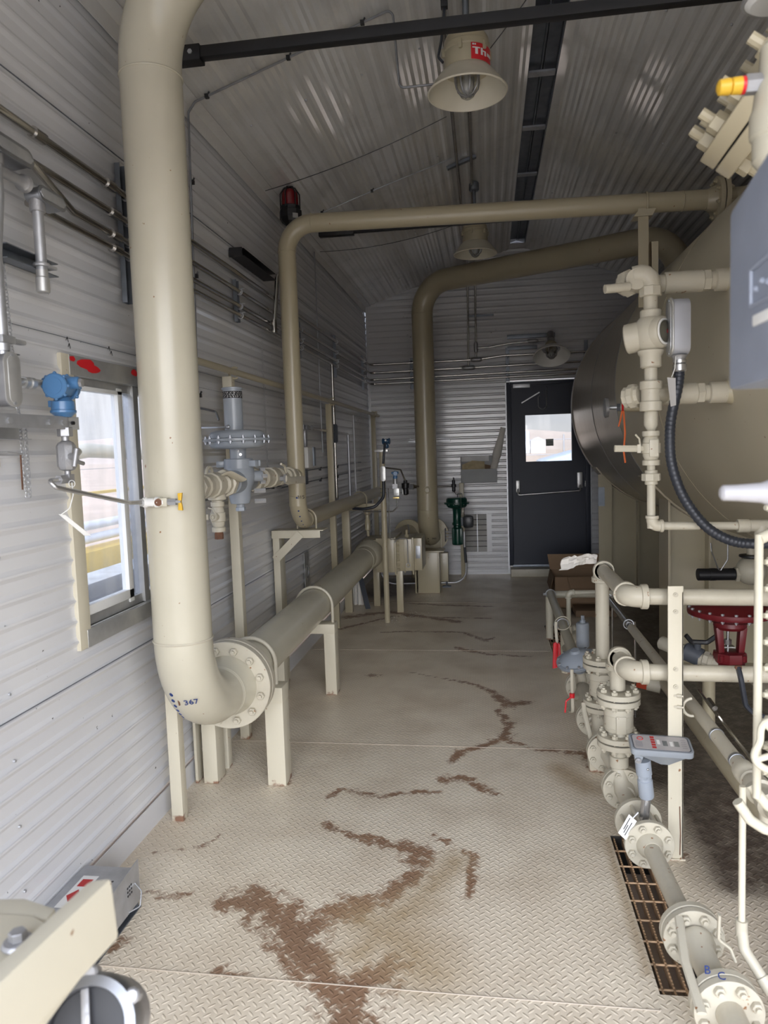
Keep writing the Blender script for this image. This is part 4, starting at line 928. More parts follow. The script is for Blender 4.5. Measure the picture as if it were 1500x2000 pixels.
# ---------------- conduits on the left and back walls ----------------
CZ = (2.50, 2.405, 2.325, 2.275)
def conduits():
    xc = -1.35; yb = WB-.045
    t = thing('conduit', 'topmost long metal conduit of the bundle on the left and back walls', 'conduit', (xc, 4, CZ[0]), 'conduits along the walls')
    MB().tube([(xc, -1, CZ[0]), (xc, yb, CZ[0]), (-.25, yb, CZ[0]), (-.1, yb, CZ[0]), (.2, yb, CZ[0]+.03), (1.6, yb, CZ[0]+.03)], .0135, bend=.06, seg=14).build('pipe', condu, t)
    for yy in (2.15, 2.58): MB().cyl((xc, yy, CZ[0]), (xc, yy+.055, CZ[0]), .019, seg=14).build('coupling', condu, t)
    nm = ('second', 'third', 'lowest')
    for i in (1, 2, 3):
        t = thing('conduit', '%s metal conduit down in the bundle on the left and back walls' % nm[i-1], 'conduit', (xc, 4, CZ[i]), 'conduits along the walls')
        y0 = (1.98, 2.28, 2.10)[i-1]
        pts = [(xc, y0, CZ[i]), (xc, yb, CZ[i]), (1.6, yb, CZ[i]+.02)]
        if i == 2: pts = [(xc+.02, 2.0, CZ[1]-.01), (xc+.02, 2.1, CZ[1]-.015), (xc, 2.35, CZ[2]), (xc, yb, CZ[2]), (1.6, yb, CZ[2]+.02)]
        MB().tube(pts, .0125 if i < 3 else .0115, bend=.06, seg=14).build('pipe', condu, t)
        MB().cyl((xc, 2.6, CZ[i]), (xc, 2.66, CZ[i]), .018, seg=14).build('coupling', condu, t)
    def strut(y, z0, z1, label, x=WL+.004, back=None):
        t = thing('strut_channel', label, 'bracket', (x, y, z0), 'strut channels holding the conduits')
        if back is None:
            MB().bx(x, x+.021, y-.021, y-.018, z0, z1).bx(x, x+.021, y+.018, y+.021, z0, z1).bx(x, x+.003, y-.021, y+.021, z0, z1).build('channel', galvd, t, smooth=0)
            for z in CZ:
                if z0 < z < z1: MB().ring((xc, y, z), (0, 1, 0), .016, .004, 14, 6).cyl((xc+.012, y, z+.016), (xc+.03, y, z+.016), .004, seg=6).build('clamp', galv, t)
        else:
            bx = back; yb_ = WB-.012
            MB().bx(bx-.021, bx-.018, yb_-.02, yb_, z0, z1).bx(bx+.018, bx+.021, yb_-.02, yb_, z0, z1).bx(bx-.021, bx+.021, yb_-.003, yb_, z0, z1).build('channel', galvd, t, smooth=0)
            for z in CZ: MB().ring((bx, yb, z+.01), (1, 0, 0), .017, .004, 14, 6).build('clamp', galv, t)
    strut(2.735, 2.10, 2.62, 'strut channel on the left wall partly behind the thick riser'); strut(4.02, 2.24, 2.47, 'nearest strut channel seen past the thick riser on the left wall')
    strut(5.38, 2.20, 2.47, 'strut channel on the left wall just past the tan riser'); strut(6.68, 2.18, 2.56, 'strut channel on the left wall, second before the far corner'); strut(8.2, 2.18, 2.56, 'strut channel on the left wall nearest the far corner')
    strut(0, 2.20, 2.56, 'strut channel on the back wall beside the tan outlet riser', back=-.86); strut(0, 2.20, 2.62, 'strut channel on the back wall above the left edge of the navy door', back=.245)
    strut(0, 2.40, 2.66, 'strut channel on the back wall right of the small wall lamp', back=1.12)
    # risers from lamps down the back wall with conduit bodies
    def lb(P, c, ax, l=.10, w=.034, m=cast):
        c = V(c); ax = V(ax); MB().lathe(c-ax*l/2, ax, [(w*.4, 0), (w*.62, l*.12), (w*.66, l*.3), (w*.66, l*.7), (w*.62, l*.88), (w*.4, l)], 12).build('conduit_body', m, P)
    t = thing('conduit', 'left of the two conduits coming down the back wall from the ceiling', 'conduit', (-.20, yb, 2.4))
    MB().tube([(-.155, 3.55, 3.50), (-.17, 3.8, roof(-.17)-.03), (-.185, WB-.05, roof(-.185)-.03), (-.20, yb, CZ[1]+.03)], .0115, bend=.04, seg=12).build('pipe', condu, t); lb(t, (-.20, yb-.005, CZ[1]+.006), (1, 0, 0), .15, .04)
    t = thing('conduit', 'right of the two conduits coming down the back wall from the ceiling', 'conduit', (-.11, yb, 2.5))
    MB().tube([(-.05, 3.55, 3.55), (-.06, 3.9, roof(-.06)-.03), (-.10, WB-.05, roof(-.1)-.03), (-.11, yb, CZ[0]+.03)], .0115, bend=.04, seg=12).build('pipe', condu, t)
    lb(t, (-.11, yb-.005, CZ[0]), (1, 0, 0), .13, .04); lb(t, (-.11, yb-.005, 2.64), (0, 0, 1), .12, .036)
    MB().tube([(-.11, yb-.005, 2.63), (.05, yb, 2.635), (.3, yb-.02, 2.665), (.66, yb-.03, 2.675)], .0095, bend=.03, seg=10).build('pipe', condu, t); lb(t, (.53, yb-.03, 2.674), (1, 0, 0), .12, .034)
    for (x, y, l_) in ((-.14, 5.55, .24), (-.15, 5.55, 0),):
        if l_: single(MB().bar((x-.11, y, roof(x-.11)-.02), (x+.10, y, roof(x+.1)-.02), .04, .02), 'ceiling_strut', galvd, 'dark strut across the two conduits on the ceiling', 'bracket', smooth=0)
    single(MB().bx(-.19, .10, WB-.05, WB-.012, 2.985, 3.005), 'wall_angle', galvd, 'short dark angle high on the back wall beneath the large crossing pipe', 'bracket', smooth=0)
    single(MB().bx(-.92, -.43, WB-.045, WB-.012, 1.575, 1.60).bx(-.92, -.43, WB-.045, WB-.012, 1.61, 1.62), 'wall_channel', galv, 'short horizontal channel on the back wall behind the tan outlet riser', 'bracket', smooth=0)
conduits()
def hanging_conduit(label, x, y, z_top, pts, lbz):
    pass
# ---------------- near left wall: conduit drops, transmitter, valve manifold ----------------
def conduit_body(P, c, ax, face, l=.17, w=.05, d=.05, m=cast, name='conduit_body', cover=True):
    """oval pull body: axis ax, cover looking along face"""
    c = V(c); ax = V(ax).normalized(); face = V(face).normalized(); side = ax.cross(face); hw = w/2; hl = l/2-hw
    def oval(k, off, n=10):
        r = []
        for i in range(n+1): a = -pi/2+pi*i/n; r.append(c+face*off+ax*(hl+hw*k*cos(a))+side*(hw*k*sin(a)))
        for i in range(n+1): a = pi/2+pi*i/n; r.append(c+face*off+ax*(-hl+hw*k*cos(a))+side*(hw*k*sin(a)))
        return r
    b = MB().prism(oval(.92, -d/2), face*(d*.92)).build(name, m, P, bevel=.004)
    if cover:
        MB().prism(oval(1.06, d*.42), face*.006).build('cover', galvw if m is galvw else alum, b, bevel=.0015)
        inner = oval(.62, d*.42+.0055); MB().prism(inner, face*.003).build('cover_panel', galv if m is not cast else alum, b, bevel=.001)
        for s_ in (1, -1): MB().cyl(c+ax*(s_*(l/2-.009))+face*(d*.42+.005), c+ax*(s_*(l/2-.009))+face*(d*.42+.009), .0045, seg=8).build('screw', galv, b)
    return b
def near_left():
    X = -1.285; F = V((1, -.25, 0)).normalized()
    # conduit A: upper tee body, bent drop, lower body
    t = thing('conduit_drop', 'leftmost metal conduit drop with oval bodies at top and bottom, near left wall', 'conduit', (X, 1.9, 1.7))
    conduit_body(t, (X, 1.915, 2.345), (0, 1, 0), (1, 0, .1), .165, .052, .055, m=galvw)
    MB().cyl((X, 1.865, 2.35), (X, 1.865, 2.295), .022, seg=20).build('hub', cast, t)
    MB().tube([(X, 1.865, 2.33), (X, 1.865, 2.21), (X+.0, 1.838, 2.06), (X, 1.838, 1.80)], .017, bend=.09, seg=18).build('pipe', galv, t)
    MB().cyl((X, 1.838, 1.83), (X, 1.838, 1.80), .019, seg=16).cyl((X, 1.838, 1.80), (X, 1.838, 1.785), .014, seg=16).build('fitting', galv, t)
    conduit_body(t, (X+.005, 1.833, 1.722), (0, 0, 1), F, .145, .05, .055)
    # conduit B
    t = thing('conduit_drop', 'second metal conduit drop, open-ended, right of the bent one on the near left wall', 'conduit', (X, 2.05, 2.0))
    conduit_body(t, (X, 2.085, 2.272), (0, 1, 0), (1, 0, .1), .135, .046, .05, m=galvw)
    MB().lathe((X, 2.0, 2.287), (0, -1, 0), [(.019, 0), (.024, .004), (.019, .014), (.024, .02), (.017, .03), (.015, .05), (.0145, .5)], 20).build('nipple', cast, t)
    MB().cyl((X, 2.045, 2.285), (X, 2.045, 2.225), .022, seg=18, ch=.002).build('hub', cast, t)
    MB().cyl((X, 2.045, 2.24), (X, 2.045, 2.04), .0155, seg=18).build('pipe', galv, t)
    MB().cyl((X, 2.045, 2.06), (X, 2.045, 2.04), .017, seg=16).cyl((X, 2.045, 2.04), (X, 2.045, 1.995), .0195, seg=18, ch=.003).build('coupling', alum, t)
    # struts carrying them
    def cstrut(label, x, y0, y1, z, w=.041, m=galvd):
        o = MB().bx(x-.02, x-.017, y0, y1, z-w/2, z+w/2).bx(x-.02, x+.021, y0, y1, z+w/2-.003, z+w/2).bx(x-.02, x+.021, y0, y1, z-w/2, z-w/2+.003)
        o.bx(WL, x-.02, y0+.02, y0+.05, z-w/2, z+w/2)
        r = single(o, 'strut_channel', m, label, 'bracket', smooth=0)
        return r
    s = cstrut('dark strut channel crossing behind both conduit drops on the near left wall', X-.035, 1.91, 2.155, 2.085)
    c = MB().ring((X, 2.045, 2.075), (0, 0, 1), .018, .006, 20, 8).box((X-.005, 2.085, 2.078), (.03, .05, .008)).build('pipe_clamp', galv, s)
    s = cstrut('strut channel clamping the bent conduit above its lower oval body', X-.04, 1.62, 1.94, 1.822)
    MB().box((X, 1.838, 1.83), (.045, .055, .02)).box((X+.01, 1.89, 1.83), (.02, .05, .012)).build('pipe_clamp', galv, s, bevel=.002)
    s = cstrut('long strut channel low on the near left wall carrying the transmitter arm', X-.05, 1.5, 1.98, 1.585, m=galv)
    MB().bar((X+.01, 1.62, 1.612), (X+.055, 2.09, 1.612), .006, .038, up=(0, 0, 1)).build('mounting_arm', galv, s, bevel=.001)
    for k, f in enumerate((.38, .72, .84, .93)):
        p = V((X+.01, 1.62, 1.612)).lerp(V((X+.055, 2.09, 1.612)), f); MB().hexp(p+V((.0, -.0, 0)), p+V((.010, -.002, 0)), .009 if k != 3 else .006).build('bolt', galv if k != 3 else blackm, s)
    # hand chain and hook plate
    t = thing('hanging_chain', 'light metal chain hanging down the wall left of the blue transmitter', 'chain', (-1.36, 1.95, 1.38))
    mch = MB()
    def link(mb, c, k, s_=1.0):
        c = V(c); a = (1, 0, 0) if k % 2 else (0, 1, 0); mb.ring(c, a, .0055*s_, .0014, 10, 5)
    n = 78
    for k in range(n):
        z = 1.40+k*.0100; y = 1.985-.00*k; link(mch, (-1.355, 2.0-.045*(z-1.40), z), k)
    for k in range(22): link(mch, (-1.353, 2.012, 1.40+k*.010), k+1)
    mch.build('chain', galv, t)
    MB().tube([(-1.355, 1.965, 2.18), (-1.358, 1.93, 2.6), (-1.36, 1.9, 3.1)], .004, seg=8).build('cable', galvd, t)
    t = thing('chain_hook', 'small brass hook plate on the wall holding the hanging chain', 'hook', (-1.38, 1.88, 1.48))
    MB().bx(WL+.001, WL+.004, 1.895, 1.925, 1.49, 1.535).build('plate', mat('brass_plate', (.55, .48, .30), .4, .6), t, bevel=.001)
    MB().tube([(WL+.004, 1.91, 1.53), (-1.36, 1.93, 1.53), (-1.355, 1.995, 1.523)], .003, seg=6).build('hook', galv, t)
    MB().bar((-1.356, 1.985, 1.525), (-1.356, 1.982, 1.42), .003, .004, up=(0, 1, 0)).build('pin', rustm, t)
near_left()
_m = MB()
for _k in range(62): _m.ring((-1.352, 4.40, 1.42+_k*.0125), (1, 0, 0) if _k % 2 else (0, 1, 0), .0055, .0013, 8, 4)
single(_m, 'hanging_chain', galv, 'thin pull chain hanging on the left wall just behind the tan riser', 'chain')
def transmitter(label, c, s, fwd, arm, m, mdk, neck=True, cat='transmitter'):
    """pressure transmitter head: two-lid housing along fwd, conduit port along arm, neck below"""
    c = V(c); fwd = V(fwd).normalized(); up = V((0, 0, 1)); arm = V(arm).normalized()
    t = thing('pressure_transmitter', label, cat, c-up*(.075*s))
    def p(a, b, h): return c+fwd*a*s+arm*b*s+up*h*s
    MB().lathe(p(-.030, 0, 0), fwd, [(.026*s, 0), (.029*s, .006*s), (.030*s, .03*s), (.029*s, .054*s), (.026*s, .060*s)], 28).cyl(p(0, -.052, .010), p(0, .05, .010), .017*s, seg=22, ch=.003*s).build('housing', m, t)
    for s_ in (1, -1):
        ld = MB().cyl(p(.028*s_, 0, 0), p(.046*s_, 0, 0), .034*s, seg=32, ch=.003*s)
        for k in range(8):
            a = 2*pi*k/8; x_, y_, _ = frame(fwd); q = p(.037*s_, 0, 0)+(x_*cos(a)+y_*sin(a))*.034*s; ld.sph(q, .0055*s, seg=8, rings=6)
        lid = ld.build('lid', m, t)
        MB().cyl(p(.046*s_, 0, 0), p(.0475*s_, 0, 0), .022*s, seg=24).build('lid_boss', m, lid)
    MB().hexp(p(0, .050, .010), p(0, .058, .010), .012*s).build('port_plug', cast, t)
    MB().lathe(p(0, 0, -.028), -up, [(.020*s, 0), (.024*s, .008*s), (.030*s, .012*s), (.031*s, .026*s), (.031*s, .034*s), (.034*s, .036*s), (.034*s, .042*s), (.026*s, .048*s), (.020*s, .054*s)], 26).build('sensor_module', m, t)
    MB().box(p(-.0, -.032, -.045), (.012*s, .014*s, .018*s)).build('side_boss', m, t, bevel=.002*s)
    return t, p
def near_transmitter():
    c = V((-1.245, 2.04, 1.718)); 
    t, p = transmitter('blue pressure transmitter on a steel arm left of the window', c, 1.08, (.12, -1, 0), (1, .12, 0), blue_m, bluedk)
    MB().tube([p(0, -.045, .01), (-1.295, 1.96, 1.728), (-1.283, 1.87, 1.722)], .011, bend=.02, seg=16).lathe((-1.288, 1.965, 1.724), (-.0, -1, 0), [(.017, 0), (.017, .018), (.012, .02), (.012, .028), (.0165, .03), (.0165, .045)], 14).build('conduit_nipple', alum, t)
    x, y = c.x, c.y
    m_ = thing('valve_manifold', 'grey two-valve manifold block hanging below the blue transmitter', 'manifold', (x, y, 1.47))
    MB().cyl((x, y, 1.645), (x, y, 1.60), .014, seg=18).hexp((x, y, 1.60), (x, y, 1.572), .022, ch=.002).cyl((x, y, 1.575), (x, y, 1.553), .011, seg=16).build('swivel_nut', cast, m_)
    MB().lathe((x, y, 1.56), (0, 0, -1), [(.012, 0), (.022, .006), (.028, .016), (.028, .075), (.022, .086), (.012, .09)], 8, phase=pi/8).build('block', cast, m_)
    MB().tube([(x+.02, y-.012, 1.513), (x+.05, y-.032, 1.511)], .010, seg=12).build('stem', cast, m_)
    MB().cyl((x+.052, y-.030, 1.535), (x+.046, y-.040, 1.482), .0075, seg=12, ch=.001).build('tee_handle', cast, m_)
    MB().tube([(x-.0, y+.02, 1.525), (x+.004, y+.065, 1.527)], .009, seg=12).cyl((x, y+.045, 1.526), (x, y+.06, 1.526), .014, seg=6).build('side_stem', chrome, m_)
    MB().tube([(x, y+.02, 1.505), (x+.002, y+.085, 1.49)], .0065, seg=12).build('side_handle', cast, m_)
    MB().cyl((x, y, 1.475), (x, y, 1.455), .009, seg=12).box((x, y, 1.447), (.026, .026, .026)).hexp((x+.0, y-.01, 1.446), (x+.0, y-.05, 1.445), .014).build('elbow_fitting', cast, m_)
    # impulse tube down to the tap on the thick riser
    t = thing('impulse_tube', 'bent steel impulse tube from the manifold to the tapped valve on the thick riser', 'tube', (-1.2, 2.2, 1.36))
    MB().tube([(x, y-.04, 1.445), (x+.005, y-.105, 1.445), (x+.02, y-.098, 1.425), (-1.165, 2.255, 1.356), (-1.135, 2.33, 1.352)], .0068, bend=.012, seg=12, n=5).build('tube', chrome, t)
    MB().lathe((-1.150, 2.30, 1.352), V((.35, .8, 0)).normalized(), [(.009, 0), (.013, .002), (.013, .02), (.009, .022), (.009, .028), (.013, .03), (.013, .042), (.008, .045)], 12).build('compression_nut', alum, t)
    # tag on a cable loop
    g = thing('paper_tag', 'clear white tag hanging from a cable loop on the impulse tube', 'tag', (-1.225, 2.0, 1.30))
    MB().tube([(-1.222, 2.02, 1.435), (-1.215, 2.012, 1.40), (-1.225, 2.005, 1.36), (-1.245, 1.99, 1.343)], .0016, seg=6, bend=.02).ring((-1.222, 2.02, 1.432), (0, 1, 0), .010, .0012, 12, 5).build('cable_loop', white, g)
    MB().prism([(-1.25, 1.985, 1.345), (-1.238, 2.0, 1.340), (-1.205, 2.075, 1.270), (-1.218, 2.06, 1.272)], (.0015, -.0006, .0008)).build('tag', white, g, smooth=0)
    # tap valve with yellow handle on the thick riser
    d = V((.62, .42, 0)).normalized(); base = V((PX-.01, PY-PR+.004, 1.352)); 
    v = thing('root_valve', 'small cream tap valve on the thick riser with a yellow wing handle', 'valve', base)
    MB().cyl(base+V((0, .01, 0)), base+V((0, -.014, 0)), .019, seg=24, ch=.003).build('boss', cream, v)
    a = V((-1.135, 2.318, 1.352)); b = V((PX+.015, PY-PR-.022, 1.352)); ax = V((1, 0.0, 0))
    MB().lathe((-1.148, PY-PR-.022, 1.352), ax, [(.012, 0), (.017, .002), (.017, .012), (.0145, .014), (.0145, .042), (.018, .044), (.018, .056), (.014, .058), (.014, .075)], 20).build('valve_body', white, v)
    MB().lathe((-1.09, PY-PR-.03, 1.352), (.2, -1, 0), [(.012, 0), (.0125, .008), (.009, .009)], 16).build('port_cap', rustm, v)
    MB().bx(PX-.018, PX+.03, PY-PR-.034, PY-PR-.01, 1.338, 1.366).build('bonnet_block', cream, v, bevel=.002)
    MB().hexp((PX+.022, PY-PR-.022, 1.352), (PX+.058, PY-PR-.022, 1.352), .012).cyl((PX+.05, PY-PR-.022, 1.352), (PX+.075, PY-PR-.022, 1.352), .006, seg=10).build('stem', galv, v)
    hx = PX+.070
    MB().prism([(hx-.005, PY-PR-.026, 1.380), (hx+.011, PY-PR-.026, 1.382), (hx+.008, PY-PR-.026, 1.362), (hx+.005, PY-PR-.026, 1.352), (hx+.008, PY-PR-.026, 1.342), (hx+.010, PY-PR-.026, 1.322), (hx-.006, PY-PR-.026, 1.324), (hx-.003, PY-PR-.026, 1.352)], (0, .010, 0)).build('wing_handle', yellow, v, bevel=.002)
near_transmitter()

def beacon():
    X = -1.235; Y = 4.78
    t = thing('warning_beacon', 'caged dark red warning light on a bent conduit high on the left wall', 'beacon', (X, Y, 2.86))
    MB().lathe((X, Y, 2.965), (0, 0, 1), [(.018, -.03), (.022, 0), (.060, .03), (.074, .055), (.074, .10), (.066, .105), (.066, .125)], 8).build('base', blackm, t, smooth=20)
    MB().lathe((X, Y, 3.085), (0, 0, 1), [(.052, 0), (.054, .02), (.053, .085), (.045, .105), (.025, .12), (0, .124)], 24).build('lens', redglass, t)
    g = MB()
    for k in range(3):
        a = k*pi/3+.3; d = V((cos(a), sin(a), 0)); g.sweep([V((X, Y, 3.08))+d*.062, V((X, Y, 3.17))+d*.062, V((X, Y, 3.21))+d*.035, V((X, Y, 3.218)), V((X, Y, 3.21))-d*.035, V((X, Y, 3.17))-d*.062, V((X, Y, 3.08))-d*.062], .0045, 6)
    g.ring((X, Y, 3.09), (0, 0, 1), .063, .004, 20, 6); g.build('wire_guard', blackm, t)
    MB().box((X+.045, Y-.055, 3.02), (.035, .004, .03), Matrix.Rotation(radians(35), 3, 'Z')).build('label_plate', alum, t)
    conduit_body(t, (X+.002, Y, 2.86), (0, 0, 1), (.6, -1, 0), .14, .042, .04)
    t2 = thing('conduit_drop', 'bent conduit dropping from the red beacon to the conduit bundle', 'conduit', (X, Y, 2.3))
    MB().tube([(X, Y, 2.80), (X, Y, 2.74), (-1.30, 4.62, 2.62), (-1.315, 4.56, 2.3)], .014, bend=.05, seg=14).build('pipe', condu, t2)
    MB().cyl((-1.315, 4.56, 2.34), (-1.315, 4.56, 2.26), .018, seg=14).build('fitting', condu, t2)
    o = single(MB().bx(WL+.002, -1.30, 3.98, 4.60, 2.59, 2.592).bx(WL+.002, -1.30, 3.98, 4.60, 2.628, 2.630).bx(WL+.002, WL+.006, 3.98, 4.60, 2.59, 2.63).bx(WL+.002, -1.31, 3.975, 3.985, 2.585, 2.635), 'strut_channel', blackm, 'black strut arm on the left wall beneath the red beacon', 'bracket', smooth=0)
beacon()
# ================= FAR END OF THE AISLE =================
def outlet_riser():
    x, y, r = -.635, 7.62, .108
    t = thing('outlet_riser_pipe', 'tall tan riser at the far end whose top elbow sweeps across to the vessel', 'pipe', (x, y, .43))
    zt = 3.17; e = .30
    end = V((1.58, 6.42, zt)); 
    MB().tube([(x, y+e+.02, .56), (x, y, .56), (x, y, zt), end, end-V((0, 0, .34))], r, bend=e, seg=40, n=16).build('pipe', tanp, t)
    for z in (.56+e, zt-e): weld(t, (x, y, z), (0, 0, 1), r, tanp, .003)
    MB().lathe((x+.01, y-r+.006, 1.075), (0, -1, 0), [(.040, 0), (.038, .012), (.024, .016), (.022, .022)], 24).build('boss', tanp, t)
    MB().cyl((1.58, 6.42, zt-.36), (1.58, 6.42, zt-.33), r+.02, seg=36).build('saddle_pad', tanp, t)
    for k in range(6):
        a = radians(48+k*7.5); base = V((x, y+e-e*cos(a), .56+e-e*sin(a))); n_ = V((0, -cos(a), -sin(a))); n_ = (n_+V((-.05, 0, 0))).normalized()
        MB().cyl(base+n_*(r-.002), base+n_*(r+.001), .007, seg=8).build('survey_dot', inkb, t)
    a = radians(48); base = V((x, y+e-e*cos(a), .56+e-e*sin(a)))+V((.0, -cos(a), -sin(a)))*(r+.001)
    text('360', .034, base+V((.055, .012, 0)), (1, .2, 0), (0, -.6, .75), inkb, t, 'handwritten_number')
    flange_pair(t, (x, y+e+.10, .56), (0, 1, 0), .19, .03, tanp, n=12, nr=.014)
    MB().tube([(x, y+e+.13, .56), (x, WB-.02, .56)], r, seg=32).build('end_pipe', tanp, t)
    s = thing('pipe_support', 'tan box column with a flat cap plate under the far riser', 'stand', (x-.01, y, 0))
    MB().bx(x-.115, x+.10, y-.09, y+.09, 0, .425).build('column', tanp, s, bevel=.004)
    MB().bx(x-.145, x-.13, y-.10, y+.10, 0, .43).bx(x+.10, x+.112, y-.105, y+.10, 0, .43).build('side_plate', tanp, s, bevel=.002)
    MB().bx(x-.19, x+.16, y-.11, y+.12, .428, .442).build('cap_plate', tanp, s, bevel=.002)
    u_bolt(s, V((x, y+.2, .56)), (0, 1, 0), r+.012, .008, creamp, .14)
    MB().bx(x+.05, x+.18, y+.30, y+.42, 0, .36).build('rear_leg', tanp, s, bevel=.003)
    for i, (xx, yy) in enumerate(((-.88, 8.45), (-.74, 8.5), (-.30, 8.35))):
        single(MB().bx(xx-.03, xx+.02, yy-.02, yy+.02, 0, 1.1 if i == 2 else .55), 'tube_post', tanp, ('thin tan post near the back wall behind the block fitting', 'thin tan post by the back wall beside the box column', 'thin tan post by the back wall behind the green valve')[i], 'post', bevel=.002)
outlet_riser()

def green_valve():
    x, y = -.345, 7.93
    t = thing('control_valve', 'dark green control valve with a round diaphragm top beside the far riser', 'valve', (x, y, .42))
    MB().cyl((x, y, .45), (x, y, .64), .062, seg=10, ch=.01).box((x, y, .55), (.115, .10, .17)).build('body', green_m, t, bevel=.012)
    MB().lathe((x, y, .64), (0, 0, 1), [(.04, 0), (.04, .02), (.055, .03), (.055, .045), (.045, .06), (.044, .19), (.05, .205), (.075, .215)], 26).build('yoke', green_m, t)
    MB().lathe((x, y, .85), (0, 0, 1), [(.05, 0), (.095, .008), (.112, .03), (.114, .045), (.136, .047), (.136, .055)], 36).build('lower_case', green_m, t)
    MB().lathe((x, y, .965), (0, 0, -1), [(0.0, 0), (.10, .003), (.112, .015), (.114, .05), (.136, .052), (.136, .059)], 36).build('upper_case', green_m, t)
    for k in range(14):
        a = 2*pi*k/14; MB().cyl((x+.127*cos(a), y+.127*sin(a), .888), (x+.127*cos(a), y+.127*sin(a), .915), .006, seg=6).build('bolt', galv, t)
    for dz in (-.035, 0, .035): MB().cyl((x-.06, y-.02, .56+dz), (x-.13, y-.02, .56+dz), .009, seg=8).build('stud', galv, t)
    MB().bx(x-.135, x-.125, y-.05, y+.05, .49, .63).build('mounting_plate', blackm, t, bevel=.003)
    MB().box((x+.12, y-.05, .705), (.115, .10, .135)).build('positioner_cover', brownblk, t, bevel=.035)
    MB().bx(x+.04, x+.09, y-.07, y-.01, .66, .75).build('positioner_base', greydk, t, bevel=.005)
    MB().tube([(x+.01, y-.02, .965), (x+.01, y-.02, 1.01), (x+.06, y-.03, 1.01), (x+.07, y-.07, .93), (x+.08, y-.12, .86), (x+.08, y-.08, .76)], .004, bend=.015, seg=6).tube([(x+.05, y-.12, .98), (x+.052, y-.13, .80)], .004, seg=6).build('air_tube', chrome, t)
    MB().cyl((x+.075, y-.05, .60), (x+.075, y-.05, .43), .016, seg=12).build('conduit_fitting', cast, t)
    MB().tube([(x+.075, y-.05, .44), (x+.085, y-.05, .26)], .0135, seg=12).build('flexible_hose', rubber, t)
    c = thing('floor_conduit', 'pale conduit bending down from the green valve and running along the floor', 'conduit', (-.6, 7.85, 0))
    MB().tube([(x+.087, y-.05, .27), (x+.085, y-.05, .045), (-1.15, y-.08, .04), (-1.22, y-.08, .35)], .0095, bend=.14, seg=12, n=10).build('pipe', galv, c)
    MB().cyl((-.47, y-.075, .0), (-.47, y-.075, .06), .012, seg=10).bx(-.515, -.425, y-.11, y-.04, 0, .014).build('floor_clamp', greydk, c)
    # filter regulator upstream
    f = thing('air_filter', 'small black air filter regulator on the tube above the green valve', 'filter', (-.385, 8.2, 1.0))
    MB().lathe((-.385, 8.2, 1.01), (0, 0, 1), [(.012, 0), (.02, .01), (.02, .05), (.028, .055), (.028, .085), (.018, .09), (.018, .13), (.008, .135), (.008, .16)], 14).build('body', blackm, f)
    MB().tube([(-.385, 8.2, 1.075), (-.62, 8.2, 1.075), (-.86, 8.1, 1.075)], .010, seg=10).build('pipe', condu, f)
    MB().tube([(-.385, 8.2, 1.02), (-.36, 8.15, .985), (-.30, 8.1, .985)], .004, seg=6).build('air_tube', chrome, f)
green_valve()

def orifice_block():
    x0, x1, y0, y1, z0, z1 = -1.165, -.735, 6.56, 7.0, .395, .70
    t = thing('orifice_fitting', 'big tan block-shaped flow fitting at the far end of the low thick pipe', 'fitting', ((x0+x1)/2, 6.8, z0))
    MB().bx(x0, -1.0, y0+.03, y1, z0+.02, z1-.02).bx(-1.03, -.86, y0, y1, z0-.01, z1).build('body', tanp, t, bevel=.006)
    MB().bx(-.86, -.845, y0-.02, y1+.02, z0-.03, z1+.01).build('body_flange', tanp, t, bevel=.003)
    MB().bx(-.845, -.70, y0+.01, y1, z0, z1-.01).build('top_case', tanp, t, bevel=.006)
    MB().bx(-.70, -.685, y0-.01, y1, z0-.03, z1+.005).bx(-.775, -.765, y0-.005, y1, z0-.015, z1-.01).build('case_rib', tanp, t, bevel=.003)
    cv = MB().bx(-.685, -.61, y0+.01, y1-.05, z0+.005, z1-.005).build('end_cover', tanp, t, bevel=.008)
    MB().bx(-.668, -.625, y0+.006, y0+.012, .51, .625).build('data_plate', galvw, cv, bevel=.001)
    for k in range(7): MB().hexp((-.842, y0-.012, z0+.015+k*.045), (-.815, y0-.012, z0+.015+k*.045), .012).build('bolt', tanp, t)
    MB().cyl((-.76, 6.7, z1-.01), (-.76, 6.7, z1+.015), .022, seg=10).cyl((-.76, 6.7, z1+.015), (-.76, 6.7, z1+.06), .011, seg=8).build('vent_plug', tanp, t)
    MB().cyl((-.98, 6.65, z1), (-.98, 6.65, z1+.05), .012, seg=8).tube([(-1.0, 6.65, z1+.045), (-.96, 6.65, z1+.045)], .004, seg=6).build('needle_valve', tanp, t)
    MB().tube([(-.86, y0-.03, z1-.04), (-.82, y0-.03, z1+.0), (-.745, y0-.03, z1+.0), (-.735, y0-.03, z1-.02), (-.735, y0-.03, .47)], .004, bend=.02, seg=6).ring((-.735, y0-.03, .455), (0, 1, 0), .018, .003, 16, 6).build('crank_rod', galv, t)
    MB().bx(-.86, -.80, 6.62, 6.68, 0, z0).build('leg', tanp, t, bevel=.003)
    MB().bx(-1.12, -1.06, 6.9, 6.96, 0, z0).build('leg', tanp, t, bevel=.003)
    # pipe leaving behind it with a round flange
    p = thing('meter_tube', 'tan pipe with round end flange behind the block fitting', 'pipe', (-.9, 7.5, .5))
    MB().tube([(-1.0, 7.0, .57), (-.86, 7.75, .60)], .10, seg=32).build('pipe', tanp, p)
    MB().cyl((-.862, 7.74, .60), (-.855, 7.78, .60), .155, seg=40, ch=.004).build('flange', tanp, p)
    MB().tube([(-.80, 7.2, .60), (-.79, 7.2, .72), (-.81, 7.25, .76), (-.80, 7.3, .66)], .006, seg=6, bend=.02).build('lifting_hook', galv, p)
orifice_block()

